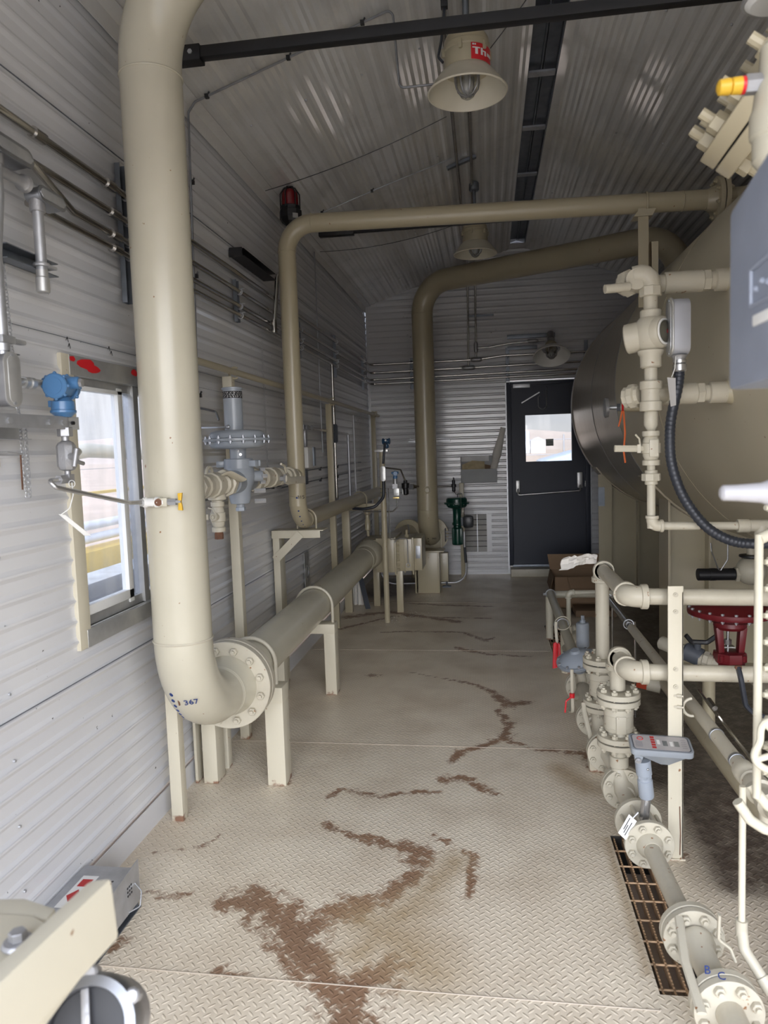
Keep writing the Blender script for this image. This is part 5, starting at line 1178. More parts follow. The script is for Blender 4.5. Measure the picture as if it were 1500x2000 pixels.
def transmitter_post():
    x, y = -.90, 6.245
    t = thing('instrument_post', 'slim round tan post standing free at the far left, topped by a bracket', 'post', (x, y, 0))
    MB().tube([(x+.0, y, 0), (x, y, 1.485)], .024, seg=20).build('post', tanp, t)
    MB().bx(x-.06, x+.055, y-.03, y+.03, 1.485, 1.505).build('bracket', alum, t, bevel=.002)
    MB().ring((x, y, 1.135), (0, 0, 1), .026, .003, 20, 6).ring((x, y, 1.17), (0, 0, 1), .026, .003, 20, 6).build('band', galvd, t)
    a, p = transmitter('dark blue transmitter on top of the slim free-standing post', (x+.04, y, 1.575), .72, (1, -.1, 0), (0, -1, 0), bluedk, bluedk)
    h = thing('flexible_hose', 'black flexible hose with an oval body, dropping beside the slim post', 'hose', (x+.02, y-.04, 1.))
    MB().tube([(x+.035, y-.045, 1.56), (x+.03, y-.06, 1.50), (x+.015, y-.05, 1.385)], .010, bend=.03, seg=12).build('hose', rubber, h)
    conduit_body(h, (x+.012, y-.045, 1.30), (0, 0, 1), (0, -1, 0), .13, .042, .04)
    MB().tube([(x+.012, y-.045, 1.235), (x+.012, y-.06, 1.10), (x-.06, y-.1, 1.02), (x-.16, y-.1, 1.005), (x-.26, y-.06, 1.01)], .013, bend=.08, seg=14, n=8).build('hose', rubber, h)
    b, p = transmitter('blue transmitter hanging beside the slim post over a brass valve manifold', (-.80, 6.3, 1.295), .60, (.2, -1, 0), (-1, 0, 0), blue_m, bluedk)
    f = thing('valve_manifold', 'small steel and brass manifold under the second blue transmitter', 'manifold', (-.79, 6.3, 1.05))
    MB().cyl((-.80, 6.3, 1.25), (-.80, 6.3, 1.20), .020, seg=16).box((-.80, 6.3, 1.185), (.045, .04, .04)).build('neck', cast, f)
    MB().box((-.79, 6.3, 1.135), (.05, .05, .065)).cyl((-.77, 6.3, 1.13), (-.735, 6.27, 1.13), .006, seg=6).box((-.733, 6.27, 1.13), (.006, .006, .05)).build('block', alum, f, bevel=.003)
    MB().box((-.795, 6.3, 1.085), (.055, .045, .014)).build('brass_flange', mat('brass', (.60, .45, .20), .35, .8), f, bevel=.002)
    MB().tube([(-.79, 6.3, 1.08), (-.79, 6.3, 1.0), (-.83, 6.3, .965), (-1.1, 6.35, .965)], .006, bend=.03, seg=8).tube([(-.86, 6.28, 1.17), (-.86, 6.28, .72), (-.80, 6.45, .71)], .004, bend=.03, seg=6).build('tubes', chrome, f)
    g = thing('air_regulator', 'black air regulator cluster in front of the far tan riser', 'regulator', (-.83, 7.35, 1.05))
    MB().lathe((-.83, 7.35, 1.04), (0, 0, 1), [(.015, 0), (.03, .01), (.03, .07), (.04, .075), (.04, .12), (.02, .125), (.02, .15)], 14).box((-.80, 7.36, 1.12), (.10, .05, .05)).build('body', blackm, g)
    MB().tube([(-.83, 7.33, 1.19), (-.85, 7.33, 1.24), (-.87, 7.3, 1.30), (-1.0, 7.1, 1.33)], .008, seg=8, bend=.02).tube([(-.78, 7.36, 1.14), (-.70, 7.4, 1.12)], .009, seg=8).build('pipe', condu, g)
transmitter_post()

def left_wall_instruments():
    X = -1.33
    t = thing('junction_cluster', 'small junction boxes under a pipe tee on the left wall past the tan riser', 'box', (X, 5.35, 1.3))
    MB().box((X, 5.25, 1.685), (.05, .16, .035)).cyl((X+.03, 5.2, 1.685), (X+.045, 5.2, 1.685), .018, seg=6).cyl((X+.03, 5.36, 1.685), (X+.045, 5.36, 1.685), .018, seg=6).build('tee', cast, t, bevel=.004)
    MB().lathe((X, 5.28, 1.67), (0, 0, -1), [(.016, 0), (.02, .02), (.02, .12), (.014, .13), (.014, .16)], 12).build('nipple', cast, t)
    MB().bx(WL+.01, X+.05, 5.16, 5.30, 1.39, 1.54).build('box', white, t, bevel=.006)
    MB().bx(WL+.01, X+.05, 5.34, 5.40, 1.40, 1.54).build('box', galvd, t, bevel=.004)
    MB().bx(WL+.01, X+.02, 5.18, 5.26, 1.27, 1.38).build('lower_box', greydk, t, bevel=.004)
    MB().tube([(X, 5.3, 1.685), (X, 6.95, 1.665)], .011, seg=10).build('pipe', condu, t)
    for i, (y, z0, z1, r) in enumerate(((6.35, 1.06, 2.26, .012), (7.3, 1.02, 1.86, .008), (6.98, 1.05, 1.66, .013))):
        c = thing('conduit_drop', ('conduit drop with a black pull body, left of three past the tan riser', 'thin conduit drop, middle of three past the tan riser', 'pale conduit drop ending below the short cross pipe, past the tan riser')[i], 'conduit', (X, y, z0))
        MB().tube([(X, y, z1), (X, y, z0)], r, seg=12).build('pipe', galv if i else condu, c)
        if i == 0: conduit_body(c, (X, y, 1.66), (0, 0, 1), (1, -.5, 0), .17, .05, .05, m=greydk, cover=False); MB().lathe((X, y, z0), (0, 0, 1), [(.022, 0), (.022, .01), (.012, .03)], 14).build('foot_fitting', cast, c); MB().bx(WL+.01, X-.01, y-.08, y+.10, 1.53, 1.56).build('strut', galv, c)
    m = thing('instrument_column', 'cream needle valve column standing on the block fitting by the left wall', 'valve', (-1.13, 6.75, .70))
    MB().lathe((-1.13, 6.75, .70), (0, 0, 1), [(.014, 0), (.014, .05), (.026, .06), (.026, .15), (.02, .16), (.02, .20), (.03, .21), (.03, .25), (.012, .26)], 12).build('body', tanp, m)
    single(MB().prism([(-1.36, 7.0, .0), (-1.30, 7.0, .0), (-1.25, 7.02, .40), (-1.30, 7.02, .42)], (0, .02, 0)), 'leaning_panel', wall_m, 'grey panel offcut leaning behind the block fitting', 'panel', smooth=0)
    # rolled papers and a dark strip leaning by the wall, beneath the block fitting
    for i, dx in enumerate((0, .035, .075, .105)):
        single(MB().prism([(-1.36+dx, 6.95, .0), (-1.335+dx, 6.97, .0), (-1.325+dx*.8, 6.99, .20), (-1.35+dx*.8, 6.99, .21)], (0, .012, 0)), 'folded_paper', paper, ('folded white paper leaning on the far left wall, nearest the wall', 'folded white paper leaning on the far left wall, second from the wall', 'folded white paper leaning on the far left wall, third from the wall', 'folded white paper leaning on the far left wall, farthest from the wall')[i], 'paper', 'papers leaning by the far left wall', smooth=0)
    single(MB().bar((-1.16, 6.78, .0), (-1.30, 7.1, .33), .045, .02, up=(0, 0, 1)), 'angle_offcut', greydk, 'dark grey steel offcut leaning beneath the block fitting', 'steel bar', smooth=0)
    pt = MB().bx(WL+.002, WL+.006, 5.3, 5.45, .45, .75).ring((WL+.006, 5.37, .60), (1, 0, 0), .05, .006, 10, 5)
    single(pt, 'wall_cover_plate', galv, 'bent shiny cover plate low on the left wall behind the thick pipe', 'plate')
left_wall_instruments()

def document_box():
    Y = WB-.012; t = thing('document_box', 'open grey document box mounted on the back wall left of the navy door', 'box', (-.11, Y, 1.08))
    x0, x1 = -.315, .10
    MB().bx(x0, x1, Y-.10, Y-.096, 1.085, 1.245).bx(x0, x1, Y-.10, Y-.004, 1.085, 1.089).bx(x0, x0+.004, Y-.10, Y-.004, 1.085, 1.39).bx(x1-.004, x1, Y-.10, Y-.004, 1.085, 1.25).bx(x0, x1, Y-.006, Y-.002, 1.085, 1.40).build('box', mat('grey_box_paint', (.26, .265, .27), .45), t, smooth=0)
    MB().bx(x0+.002, x1-.09, Y-.009, Y-.0065, 1.335, 1.397).build('foam_strip', foam, t, smooth=0)
    single(MB().prism([(-.30, Y-.07, 1.10), (-.04, Y-.07, 1.10), (-.04, Y-.07, 1.33), (-.18, Y-.07, 1.345), (-.30, Y-.07, 1.30)], (0, .02, 0)), 'worn_manual', mat('yellowed_paper', (.46, .38, .24), .8, 0, var=.2, scale=14), 'yellowed torn manual standing in the grey document box', 'manual', smooth=0)
    single(MB().prism([(-.16, Y-.062, 1.245), (.06, Y-.062, 1.245), (.02, Y-.062, 1.285), (-.05, Y-.062, 1.30), (-.12, Y-.062, 1.28)], (0, .02, 0)), 'brown_folder', cardd, 'curled brown folder lying in the grey document box', 'folder')
    single(MB().lathe((.03, Y-.055, 1.12), V((.14, 0, .55)), [(.035, 0), (.042, .25), (.052, .30), (.032, .52), (.030, .61)], 18), 'rolled_drawing', paper, 'rolled paper drawing sticking out of the grey document box', 'paper')
document_box()

def pendant_lamp(label, x, y, zr, ztop, sticker_side=1):
    t = thing('pendant_lamp', label, 'lamp', (x, y, zr))
    # reflector: bell with rim
    MB().lathe((x, y, zr), (0, 0, 1), [(.174, .0), (.176, .002), (.168, .010), (.150, .036), (.118, .076), (.098, .094), (.090, .100), (.086, .100), (.096, .090), (.113, .072), (.144, .034), (.162, .007), (.166, .0)], 56, False, False).ring((x, y, zr+.001), (0, 0, 1), .171, .0045, 56, 8).build('reflector', mat('lamp_enamel', (.62, .58, .47), .4) if 'lamp_enamel' not in MATS else MATS['lamp_enamel'], t)
    MB().lathe((x, y, zr+.088), (0, 0, 1), [(.098, 0), (.101, .01), (.099, .075), (.103, .080), (.103, .100), (.098, .105), (.097, .125), (.088, .142), (.060, .152), (.03, .155)], 44).build('housing', tanp, t)
    for k in range(6):
        a = 2*pi*k/6+.3; MB().box((x+.102*cos(a), y+.102*sin(a), zr+.16), (.02, .014, .035), Matrix.Rotation(a, 3, 'Z')).build('lug', tanp, t, bevel=.003)
    for k in range(8):
        a = 2*pi*k/8+.1; MB().sph((x+.093*cos(a), y+.093*sin(a), zr+.098), .005, seg=8, rings=5).build('screw', chrome, t)
    MB().lathe((x, y, zr+.095), (0, 0, -1), [(.045, 0), (.045, .06), (.040, .09), (.028, .110), (.012, .120), (0, .122)], 28, False).build('glass_globe', glassg, t)
    MB().lathe((x, y, zr+.085), (0, 0, -1), [(.014, 0), (.016, .02), (.026, .045), (.028, .06), (.02, .08), (0, .086)], 18).build('bulb', mat('bulb_white', (.6, .6, .58), .3) if 'bulb_white' not in MATS else MATS['bulb_white'], t)
    g = MB()
    for k in range(4):
        a = pi*k/4+.25; d = V((cos(a), sin(a), 0)); o = V((x, y, zr))
        g.sweep([o+d*.054+V((0, 0, .098)), o+d*.054+V((0, 0, .045)), o+d*.048+V((0, 0, .018)), o+d*.028+V((0, 0, -.006)), o+V((0, 0, -.014)), o-d*.028+V((0, 0, -.006)), o-d*.048+V((0, 0, .018)), o-d*.054+V((0, 0, .045)), o-d*.054+V((0, 0, .098))], .0035, 8)
    g.ring((x, y, zr+.093), (0, 0, 1), .056, .006, 28, 6).build('wire_guard', cast, t)
    MB().cyl((x, y, zr+.235), (x, y, ztop-.03), .014, seg=14).cyl((x, y, ztop-.07), (x, y, ztop-.004), .04, seg=20, ch=.006).build('stem', galvd, t)
    return t
def lamps():
    x, y, zr = -.055, 3.38, 3.045
    t = pendant_lamp('near caged pendant lamp with a cream reflector and red sticker, hanging from the ceiling', x, y, zr, roof(x))
    # red sticker wrapped on the housing with white letters
    m = MB(); p = lambda a, z: V((x+.1025*cos(a), y+.1025*sin(a), z))
    n = 10; a0, a1 = radians(-78), radians(-8)
    for k in range(n): m.quad(p(a0+(a1-a0)*k/n, zr+.094), p(a0+(a1-a0)*(k+1)/n, zr+.094), p(a0+(a1-a0)*(k+1)/n, zr+.161), p(a0+(a1-a0)*k/n, zr+.161))
    st = m.build('red_sticker', redtag, t, smooth=60)
    def arcq(mb, q0, q1, z0, z1):
        pp = lambda a, z: V((x+.1032*cos(a), y+.1032*sin(a), z)); nn = 4
        for k in range(nn): mb.quad(pp(q0+(q1-q0)*k/nn, z0), pp(q0+(q1-q0)*(k+1)/nn, z0), pp(q0+(q1-q0)*(k+1)/nn, z1), pp(q0+(q1-q0)*k/nn, z1))
    w = MB(); R_ = radians
    arcq(w, R_(-75), R_(-55), zr+.138, zr+.143); arcq(w, R_(-68), R_(-61), zr+.114, zr+.139)      # T
    arcq(w, R_(-53), R_(-47), zr+.114, zr+.143); arcq(w, R_(-47), R_(-41), zr+.129, zr+.134); arcq(w, R_(-42), R_(-36), zr+.114, zr+.134)   # h
    arcq(w, R_(-32), R_(-12), zr+.118, zr+.132)
    arcq(w, R_(-75), R_(-70), zr+.150, zr+.157); arcq(w, R_(-69), R_(-66), zr+.150, zr+.157)
    w.build('sticker_print', whiteink, st, smooth=0)
    # black hook bracket and safety wire on the left of the lamp
    MB().bx(x-.105, x-.075, y-.05, y-.02, roof(x)-.22, roof(x)-.02).build('hook_bracket', blackm, t, bevel=.002)
    MB().tube([(x-.09, y-.035, roof(x)-.22), (x-.105, y-.06, zr+.20), (x-.12, y-.07, zr+.13), (x-.10, y-.08, zr+.10)], .006, seg=8, bend=.02).build('safety_cord', rubber, t)
    pendant_lamp('far caged pendant lamp half hidden behind the large crossing pipe', -.065, 6.1, 3.045, roof(-.065))
    # third lamp: tilted dish on the back wall
    wl = pendant_lamp('small caged wall lamp with a white dish above the navy door', 0, 0, 0, .40)
    wl.name = 'wall_lamp'; wl.location = (.70, 8.16, 2.44); wl.scale = (1.13, 1.13, 1.0); wl.rotation_euler = (radians(-28), 0, 0)
    for o in list(COL.objects):
        if o.parent == wl and o.name.startswith('reflector'): o.data.materials.clear(); o.data.materials.append(mat('white_dish_enamel', (.85, .84, .80), .25))
    for o in list(COL.objects):
        if o.parent == wl and o.name.startswith('stem'): o.scale = (.8, .8, .01); bpy.data.objects.remove(o)
        elif o.parent == wl and o.name.startswith('housing'): o.scale = (.55, .55, .55); o.location = (0, 0, .045)
        elif o.parent == wl and o.name.startswith('lug'): bpy.data.objects.remove(o)
    b = thing('lamp_bracket', 'two dark strut channels on the back wall carrying the small wall lamp', 'bracket', (.5, WB-.03, 2.6))
    MB().bx(.245, .78, WB-.05, WB-.012, 2.715, 2.76).bx(.245, .58, WB-.05, WB-.012, 2.59, 2.63).build('strut', galvd, b, bevel=.002)
    MB().tube([(.70, WB-.05, 2.70), (.70, 8.28, 2.69)], .014, seg=10).cyl((.70, 8.28, 2.70), (.70, 8.20, 2.62), .04, seg=16).build('arm', cast, b)
lamps()
def beams():
    def beam(label, y, z, x0):
        t = thing('tie_beam', label, 'beam', (1, y, z), 'black tie beams across the roof')
        MB().bx(x0+.18, WR-.02, y-.022, y+.022, z, z+.045).build('beam', blackm, t, bevel=.004)
        MB().bx(x0, x0+.26, y-.03, y+.03, z-.012, z+.05).build('end_sleeve', blackm, t, bevel=.004)
        MB().cyl((x0+.22, y-.035, z+.02), (x0+.22, y-.028, z+.02), .010, seg=6).build('bolt', galv, t)
    beam('near black tie beam crossing just under the ceiling in front of the near lamp', 3.0, 3.108, -1.375)
    beam('far black tie beam under the ceiling, mostly behind the slimmer crossing pipe', 5.46, 3.095, -1.20)
beams()
def cardboard():
    t = thing('cardboard_box', 'opened brown cardboard box on the floor by the far door', 'box', (.80, 6.95, 0))
    x0, x1, y0, y1, h = .575, 1.10, 6.78, 7.22, .29
    m = MB().bx(x0, x1, y0, y0+.006, 0, h).bx(x0, x1, y1-.006, y1, 0, h).bx(x0, x0+.006, y0, y1, 0, h).bx(x1-.006, x1, y0, y1, 0, h).bx(x0, x1, y0, y1, 0, .006)
    m.build('box', card, t, smooth=0)
    MB().prism([(x0, y1, h), (x1, y1, h), (x1, y1+.04, h+.14), (x0-.02, y1+.05, h+.14)], (0, .004, 0)).build('flap', card, t, smooth=0)
    MB().prism([(x0, y0, h), (x0, y1, h), (x0-.03, y1-.05, h-.12), (x0-.03, y0+.04, h-.13)], (-.004, 0, 0)).build('flap', cardd, t, smooth=0)
    MB().prism([(x0+.12, y0, h), (x1, y0, h), (x1, y0-.06, h-.10), (x0+.14, y0-.06, h-.09)], (0, -.004, 0)).build('flap', card, t, smooth=0)
    single(MB().bx(x0+.15, x1-.03, y0-.35, y0-.08, .0, .055), 'flattened_carton', cardd, 'low flattened carton on the floor in front of the brown box', 'carton', bevel=.004)
cardboard()
_m = MB(); _r = random.Random(11)
for _k in range(150):
    _t = _r.random(); _x = -1.12+.55*_t+_r.gauss(0, .05); _y = 6.22+.35*_t+_r.gauss(0, .10); _s = _r.uniform(.002, .006); _a = _r.uniform(0, 3)
    _m.prism([(_x+_s*cos(_a), _y+_s*sin(_a), .003), (_x-_s*sin(_a), _y+_s*cos(_a), .003), (_x-_s*cos(_a), _y-_s*sin(_a), .003)], (0, 0, .0012))
single(_m, 'paint_flakes', white, 'scattered white paint flakes on the floor by the slim free-standing post', 'flakes', kind='stuff', smooth=0)
# ================= VESSEL AND RIGHT-HAND PIPING =================
TX, TZ, TR = 1.83, 1.86, 1.0
def vessel():
    t = thing('separator_vessel', 'huge horizontal tan vessel with a brushed steel end band, filling the right side', 'vessel', (TX, 4.3, .86))
    n = 96
    MB().lathe((TX, 1.35, TZ), (0, 1, 0), [(0, -.42), (.25, -.41), (.5, -.36), (.75, -.26), (.92, -.12), (TR, 0), (TR, 3.65)], n, True, False).build('shell', tankp, t, smooth=30)
    MB().lathe((TX, 5.0, TZ), (0, 1, 0), [(TR, 0), (TR, 2.45)], n, False, False).build('end_band', tank_m, t, smooth=30, label='brushed metal end band')
    MB().lathe((TX, 7.445, TZ), (0, 1, 0), [(TR, 0), (TR+.006, .004), (TR+.006, .04), (TR, .045), (.90, .16), (.7, .28), (.4, .36), (0, .39)], n, False, True).build('far_head', tank_m, t, smooth=30)
    MB().ring((TX, 7.46, TZ), (0, 1, 0), TR+.002, .012, n, 8).build('rim', galv, t)
    for y in (5.0, 3.86, 6.1): MB().lathe((TX, y, TZ), (0, 1, 0), [(TR+.0005, -.006), (TR+.0028, -.003), (TR+.0028, .003), (TR+.0005, .006)], n, False, False).build('seam_band', galv if y > 4 else tanp, t)
    def sadd(y, label):
        m = MB(); pts = []
        for k in range(25):
            a = radians(203+k*(134/24)); pts.append((TX+TR*1.004*cos(a), y, TZ+TR*1.004*sin(a)))
        x0, x1 = TX-.67, TX+.67
        poly = [(x0, y, 0)]+[(x0, y, TZ-math.sqrt(TR**2-.67**2)*1.0)]+[p for p in pts if x0 < p[0] < x1]+[(x1, y, TZ-math.sqrt(TR**2-.67**2)), (x1, y, 0)]
        m.prism(poly, (0, .014, 0)); m.build('web_plate', tanp, t, smooth=0)
        f = MB().bx(x0-.014, x0, y-.10, y+.16, 0, TZ-.735).bx(x1, x1+.014, y-.10, y+.16, 0, TZ-.735)
        f.bx(x0-.014, x1+.014, y-.10, y+.16, 0, .018)
        f.build('side_plate', tanp, t, smooth=0)
        if y > 6: MB().bx(x0-.125, x0-.010, y-.105, y-.095, 0.018, 1.20).build('front_post', tanp, t, smooth=0)
        w = MB(); 
        for k in range(24):
            a0 = radians(216+k*108/24); a1 = radians(216+(k+1)*108/24)
            q = lambda a, r, yy: (TX+r*cos(a), yy, TZ+r*sin(a))
            w.add([q(a0, TR+.002, y-.12), q(a1, TR+.002, y-.12), q(a1, TR+.002, y+.18), q(a0, TR+.002, y+.18), q(a0, TR+.014, y-.12), q(a1, TR+.014, y-.12), q(a1, TR+.014, y+.18), q(a0, TR+.014, y+.18)], [(4, 5, 6, 7), (0, 4, 7, 3), (1, 2, 6, 5), (0, 1, 5, 4), (3, 7, 6, 2)])
        w.build('wear_plate', tanp, t)
        MB().bx(x0+.24, x0+.255, y-.09, y, 0.018, TZ-.93).build('gusset', tanp, t, smooth=0)
    sadd(7.30, ''); sadd(5.03, '')
    # tags on the near skirt
    MB().bx(1.09, 1.16, 7.175, 7.18, .92, 1.07).build('data_plate', tanp, t); MB().bx(1.03, 1.09, 7.17, 7.176, .90, 1.08).build('notice_plate', galvd, t)
    MB().bx(1.04, 1.14, 7.19, 7.192, 1.215, 1.25).build('taped_label', white, t)
    # thermowell coupling with a dial plug
    MB().cyl((1.02, 4.15, 1.69), (.83, 4.20, 1.69), .030, seg=20).build('coupling', tanp, t)
    g = thing('dial_gauge', 'small round dial on a stub sticking out of the vessel, with orange ribbon', 'gauge', (.70, 4.24, 1.69))
    MB().cyl((.86, 4.2, 1.69), (.735, 4.235, 1.692), .0265, seg=18).build('stub', tanp, g)
    MB().hexp((.735, 4.235, 1.692), (.715, 4.24, 1.692), .023).build('nut', greydk, g)
    MB().cyl((.715, 4.24, 1.692), (.675, 4.25, 1.693), .011, seg=12).build('neck', galv, g)
    MB().lathe((.672, 4.25, 1.693), V((-1, .0, 0)), [(.02, 0), (.053, .004), (.056, .020), (.051, .024)], 28).build('dial', galv, g)
    r = thing('orange_ribbon', 'orange plastic ribbon tied on the dial stub and hanging down the vessel', 'ribbon', (.75, 4.2, 1.35))
    MB().ring((.745, 4.23, 1.692), (1, -.25, 0), .028, .006, 18, 6).build('knot', redtag, r)
    MB().sweep([V((.742, 4.20, 1.67)), V((.748, 4.19, 1.55)), V((.742, 4.20, 1.45)), V((.75, 4.20, 1.385))], (.0048, .0012), 6, flat=(1, 0, 0)).build('tail', orange, r)
    MB().sweep([V((.735, 4.205, 1.67)), V((.725, 4.20, 1.62)), V((.715, 4.20, 1.585))], (.0045, .0012), 6, flat=(1, 0, 0)).build('tail', orange, r)
    # prop column carrying the crossing pipe, standing on the shell
    p = thing('pipe_prop', 'tan steel column on the vessel holding up the slimmer crossing pipe', 'stand', (.93, 4.40, 2.25))
    MB().bx(.855, .905, 4.36, 4.366, 2.25, 2.79).bx(.905, .911, 4.36, 4.44, 2.25, 2.79).build('angle_post', tanp, p, smooth=0)
    MB().bx(.918, .958, 4.34, 4.346, 2.25, 2.60).bx(.918, .922, 4.34, 4.42, 2.25, 2.60).build('lap_post', tanp, p, smooth=0)
    MB().prism([(.83, 4.35, 2.745), (.86, 4.35, 2.782), (.95, 4.35, 2.782), (.93, 4.35, 2.745)], (0, .1, 0)).build('cap', tanp, p, smooth=0)
    MB().ring((.905, 4.40, QT-.042+.0), (1, 0, 0), QR+.006, .006, 30, 8).build('u_bolt', tanp, p)
vessel()

def bridle():
    y = 2.72; x = .572
    t = thing('level_bridle', 'cream threaded pipe column beside the vessel, tied in by two horizontal nozzles', 'piping', (x, y, 1.2))
    # upper nozzle run and top elbow pair
    def nozzle(z, xs):
        MB().cyl((xs, y+.05, z), (.90, y+.05, z), .030, seg=26).build('nozzle_pipe', creamd, t)
        MB().cyl((xs+.03, y+.05, z), (xs+.16, y+.05, z), .038, seg=26, ch=.002).build('coupling', creamd, t)
        MB().hexp((xs+.16, y+.05, z), (xs+.185, y+.05, z), .038, ch=.002).build('nut', creamd, t)
        MB().lathe((xs+.20, y+.05, z), (1, 0, 0), [(.030, 0), (.038, .004), (.038, .13)], 26).build('coupling', creamd, t)
        MB().lathe((.82, y+.05, z), (1, 0, 0), [(.032, 0), (.045, .04), (.055, .09)], 26).build('branch_boss', tanp, t)
    nozzle(2.055, .60); nozzle(1.665, .58)
    # top cross of elbows and ball valve pointing at the wall, handle to the left
    MB().tube([(x+.02, y+.05, 2.055), (x-.05, y+.02, 2.06), (x-.05, y-.03, 2.06)], .036, bend=.03, seg=22).build('elbow', creamd, t)
    MB().lathe((x-.085, y+.07, 2.055), V((.55, -.8, .16)), [(.03, 0), (.036, .006), (.040, .02), (.047, .024), (.047, .05), (.038, .055), (.034, .08), (.034, .095)], 8).build('union', creamd, t)
    MB().tube([(x-.055, y-.0, 2.075), (x, y-.01, 2.085), (x, y-.01, 2.015)], .034, bend=.035, seg=24, n=9).build('elbow', creamd, t)
    MB().cyl((x, y-.01, 2.035), (x, y-.01, 2.0), .038, seg=8, ch=.003).build('elbow_band', creamd, t)
    MB().tube([(x-.075, y-.03, 2.035), (x-.16, y-.05, 2.028)], .0155, seg=12).build('handle', creamd, t)
    yb = y-.01
    MB().cyl((x, yb, 2.01), (x, yb, 1.95), .024, seg=22).build('nipple', creamd, t)
    MB().lathe((x, yb, 1.955), (0, 0, -1), [(.033, 0), (.036, .004), (.036, .035), (.043, .05), (.043, .055)], 26).build('reducer', creamd, t)
    # big tee body with a sight window on the front right
    d1 = V((-.80, .30, -.12)).normalized(); c = V((x-.0, yb, 1.873))
    MB().sph(c, .062, (1, 1, 1.12), seg=28, rings=16).cyl(c-d1*.02, c+d1*.085, .052, seg=30, ch=.004).lathe(c, V((.62, -.62, .02)), [(.055, 0), (.056, .045), (.050, .055), (.046, .055)], 30).build('tee_body', creamd, t)
    MB().ring(c+V((.62, -.62, .02)).normalized()*.056, V((.62, -.62, .02)), .041, .004, 30, 8).build('window_bezel', white, t)
    MB().lathe(c+V((.62, -.62, .02)).normalized()*.042, V((.62, -.62, .02)), [(.041, 0), (.038, .018), (.026, .028), (0, .032)], 28).build('sight_glass', glasst, t)
    MB().sph(c+V((.62, -.62, .02)).normalized()*.055+V((.012, .0, .0)), .009, seg=12, rings=8).build('red_float', redtag, t)
    MB().lathe((x, yb, 1.815), (0, 0, -1), [(.045, 0), (.043, .01), (.036, .02), (.036, .055), (.030, .06)], 26).build('reducer', creamd, t)
    MB().cyl((x, yb, 1.76), (x, yb, 1.70), .0225, seg=20).build('nipple', creamd, t)
    # lower cross tee
    MB().cyl((x, yb, 1.71), (x, yb, 1.61), .033, seg=26).cyl((x, yb, 1.71), (x, yb, 1.68), .038, seg=26, ch=.003).cyl((x, yb, 1.64), (x, yb, 1.605), .038, seg=26, ch=.003).cyl((x, yb, 1.665), (x+.05, yb+.05, 1.665), .034, seg=22).build('tee', creamd, t)
    MB().lathe((x-.03, yb+.03, 1.665), V((-.75, .6, -.1)), [(.032, 0), (.034, .012), (.044, .015), (.044, .035), (.036, .04), (.038, .055), (.030, .062)], 10).build('union', creamd, t)
    MB().lathe((x, yb, 1.61), (0, 0, -1), [(.019, 0), (.024, .008), (.024, .055), (.015, .07), (.0135, .085)], 22).build('reducer', creamd, t)
    v = thing('ball_valve', 'cream ball valve low on the bridle column with its lever pointing left', 'valve', (x, yb, 1.42))
    ball_valve(v, (x, yb, 1.535), (x, yb, 1.415), .030, creamd)
    MB().bx(x-.012, x+.018, yb-.034, yb-.028, 1.445, 1.505).build('body_pad', creamd, v, bevel=.002)
    MB().cyl((x-.03, yb-.005, 1.475), (x-.05, yb-.012, 1.475), .011, seg=10).box((x-.045, yb-.012, 1.475), (.012, .02, .03)).build('stem', creamd, v)
    MB().tube([(x-.048, yb-.014, 1.475), (x-.13, yb-.03, 1.478)], (.0055, .012), seg=10, flat=(0, 1, 0)).build('handle', creamd, v)
    MB().tube([(x-.040, yb-.012, 1.49), (x-.044, yb-.02, 1.51), (x-.058, yb-.025, 1.525)], .0035, bend=.01, seg=6).build('locking_tab', creamd, v)
    MB().cyl((x, yb, 1.42), (x, yb, 1.19), .0145, seg=20).build('drop_pipe', creamd, t)
    MB().cyl((x, yb, 1.397), (x, yb, 1.346), .022, seg=20, ch=.002).lathe((x, yb, 1.386), (0, 0, -1), [(.031, 0), (.033, .002), (.033, .025), (.031, .027)], 8).build('union', creamd, t)
    elbow_socket(t, (x+.003, yb, 1.198), (0, 0, 1), (1, 0, 0), .0165, creamd, leg=.038)
    MB().tube([(x+.03, yb, 1.198), (x+.45, yb, 1.190)], .0145, seg=18).build('bottom_pipe', creamd, t)
    MB().cyl((x+.29, yb, 1.193), (x+.33, yb, 1.193), .024, seg=20, ch=.002).cyl((x+.33, yb, 1.193), (x+.40, yb, 1.193), .021, seg=20).cyl((x+.37, yb, 1.193), (x+.37, yb, 1.155), .023, seg=20).build('tee', creamd, t)
    # level switch enclosure
    s = thing('level_switch', 'grey cast level switch box clamped against the sight window of the bridle', 'switch', (x+.09, yb-.03, 1.78))
    conduit_body(s, (x+.082, yb-.045, 1.885), (0, 0, 1), (-1, -.1, 0), .195, .068, .062, m=mat('satin_grey_cast', (.42, .43, .47), .45, .3), cover=True)
    MB().lathe((x+.085, yb-.04, 1.79), (0, 0, -1), [(.028, 0), (.020, .012), (.020, .022)], 18).build('hub', cast, s)
    MB().lathe((x+.087, yb-.04, 1.776), (0, 0, -1), [(.018, 0), (.022, .002), (.022, .012), (.018, .014), (.023, .018), (.024, .038), (.020, .042)], 12).build('gland', chrome, s)
    # black conduit hose
    h = thing('flexible_hose', 'thick black flexible conduit hanging in a loop from the level switch to the right', 'hose', (x+.15, yb-.04, 1.12))
    rr = lambda k: .0175
    path = MB(); P = [V((x+.087, yb-.04, 1.745)), V((x+.080, yb-.042, 1.68)), V((x+.058, yb-.045, 1.58)), V((x+.052, yb-.05, 1.50)), V((x+.058, yb-.05, 1.42)), V((x+.085, yb-.05, 1.33)), V((x+.125, yb-.055, 1.255)), V((x+.18, yb-.06, 1.19)), V((x+.25, yb-.065, 1.15)), V((x+.33, yb-.07, 1.138)), V((x+.50, yb-.08, 1.142))]
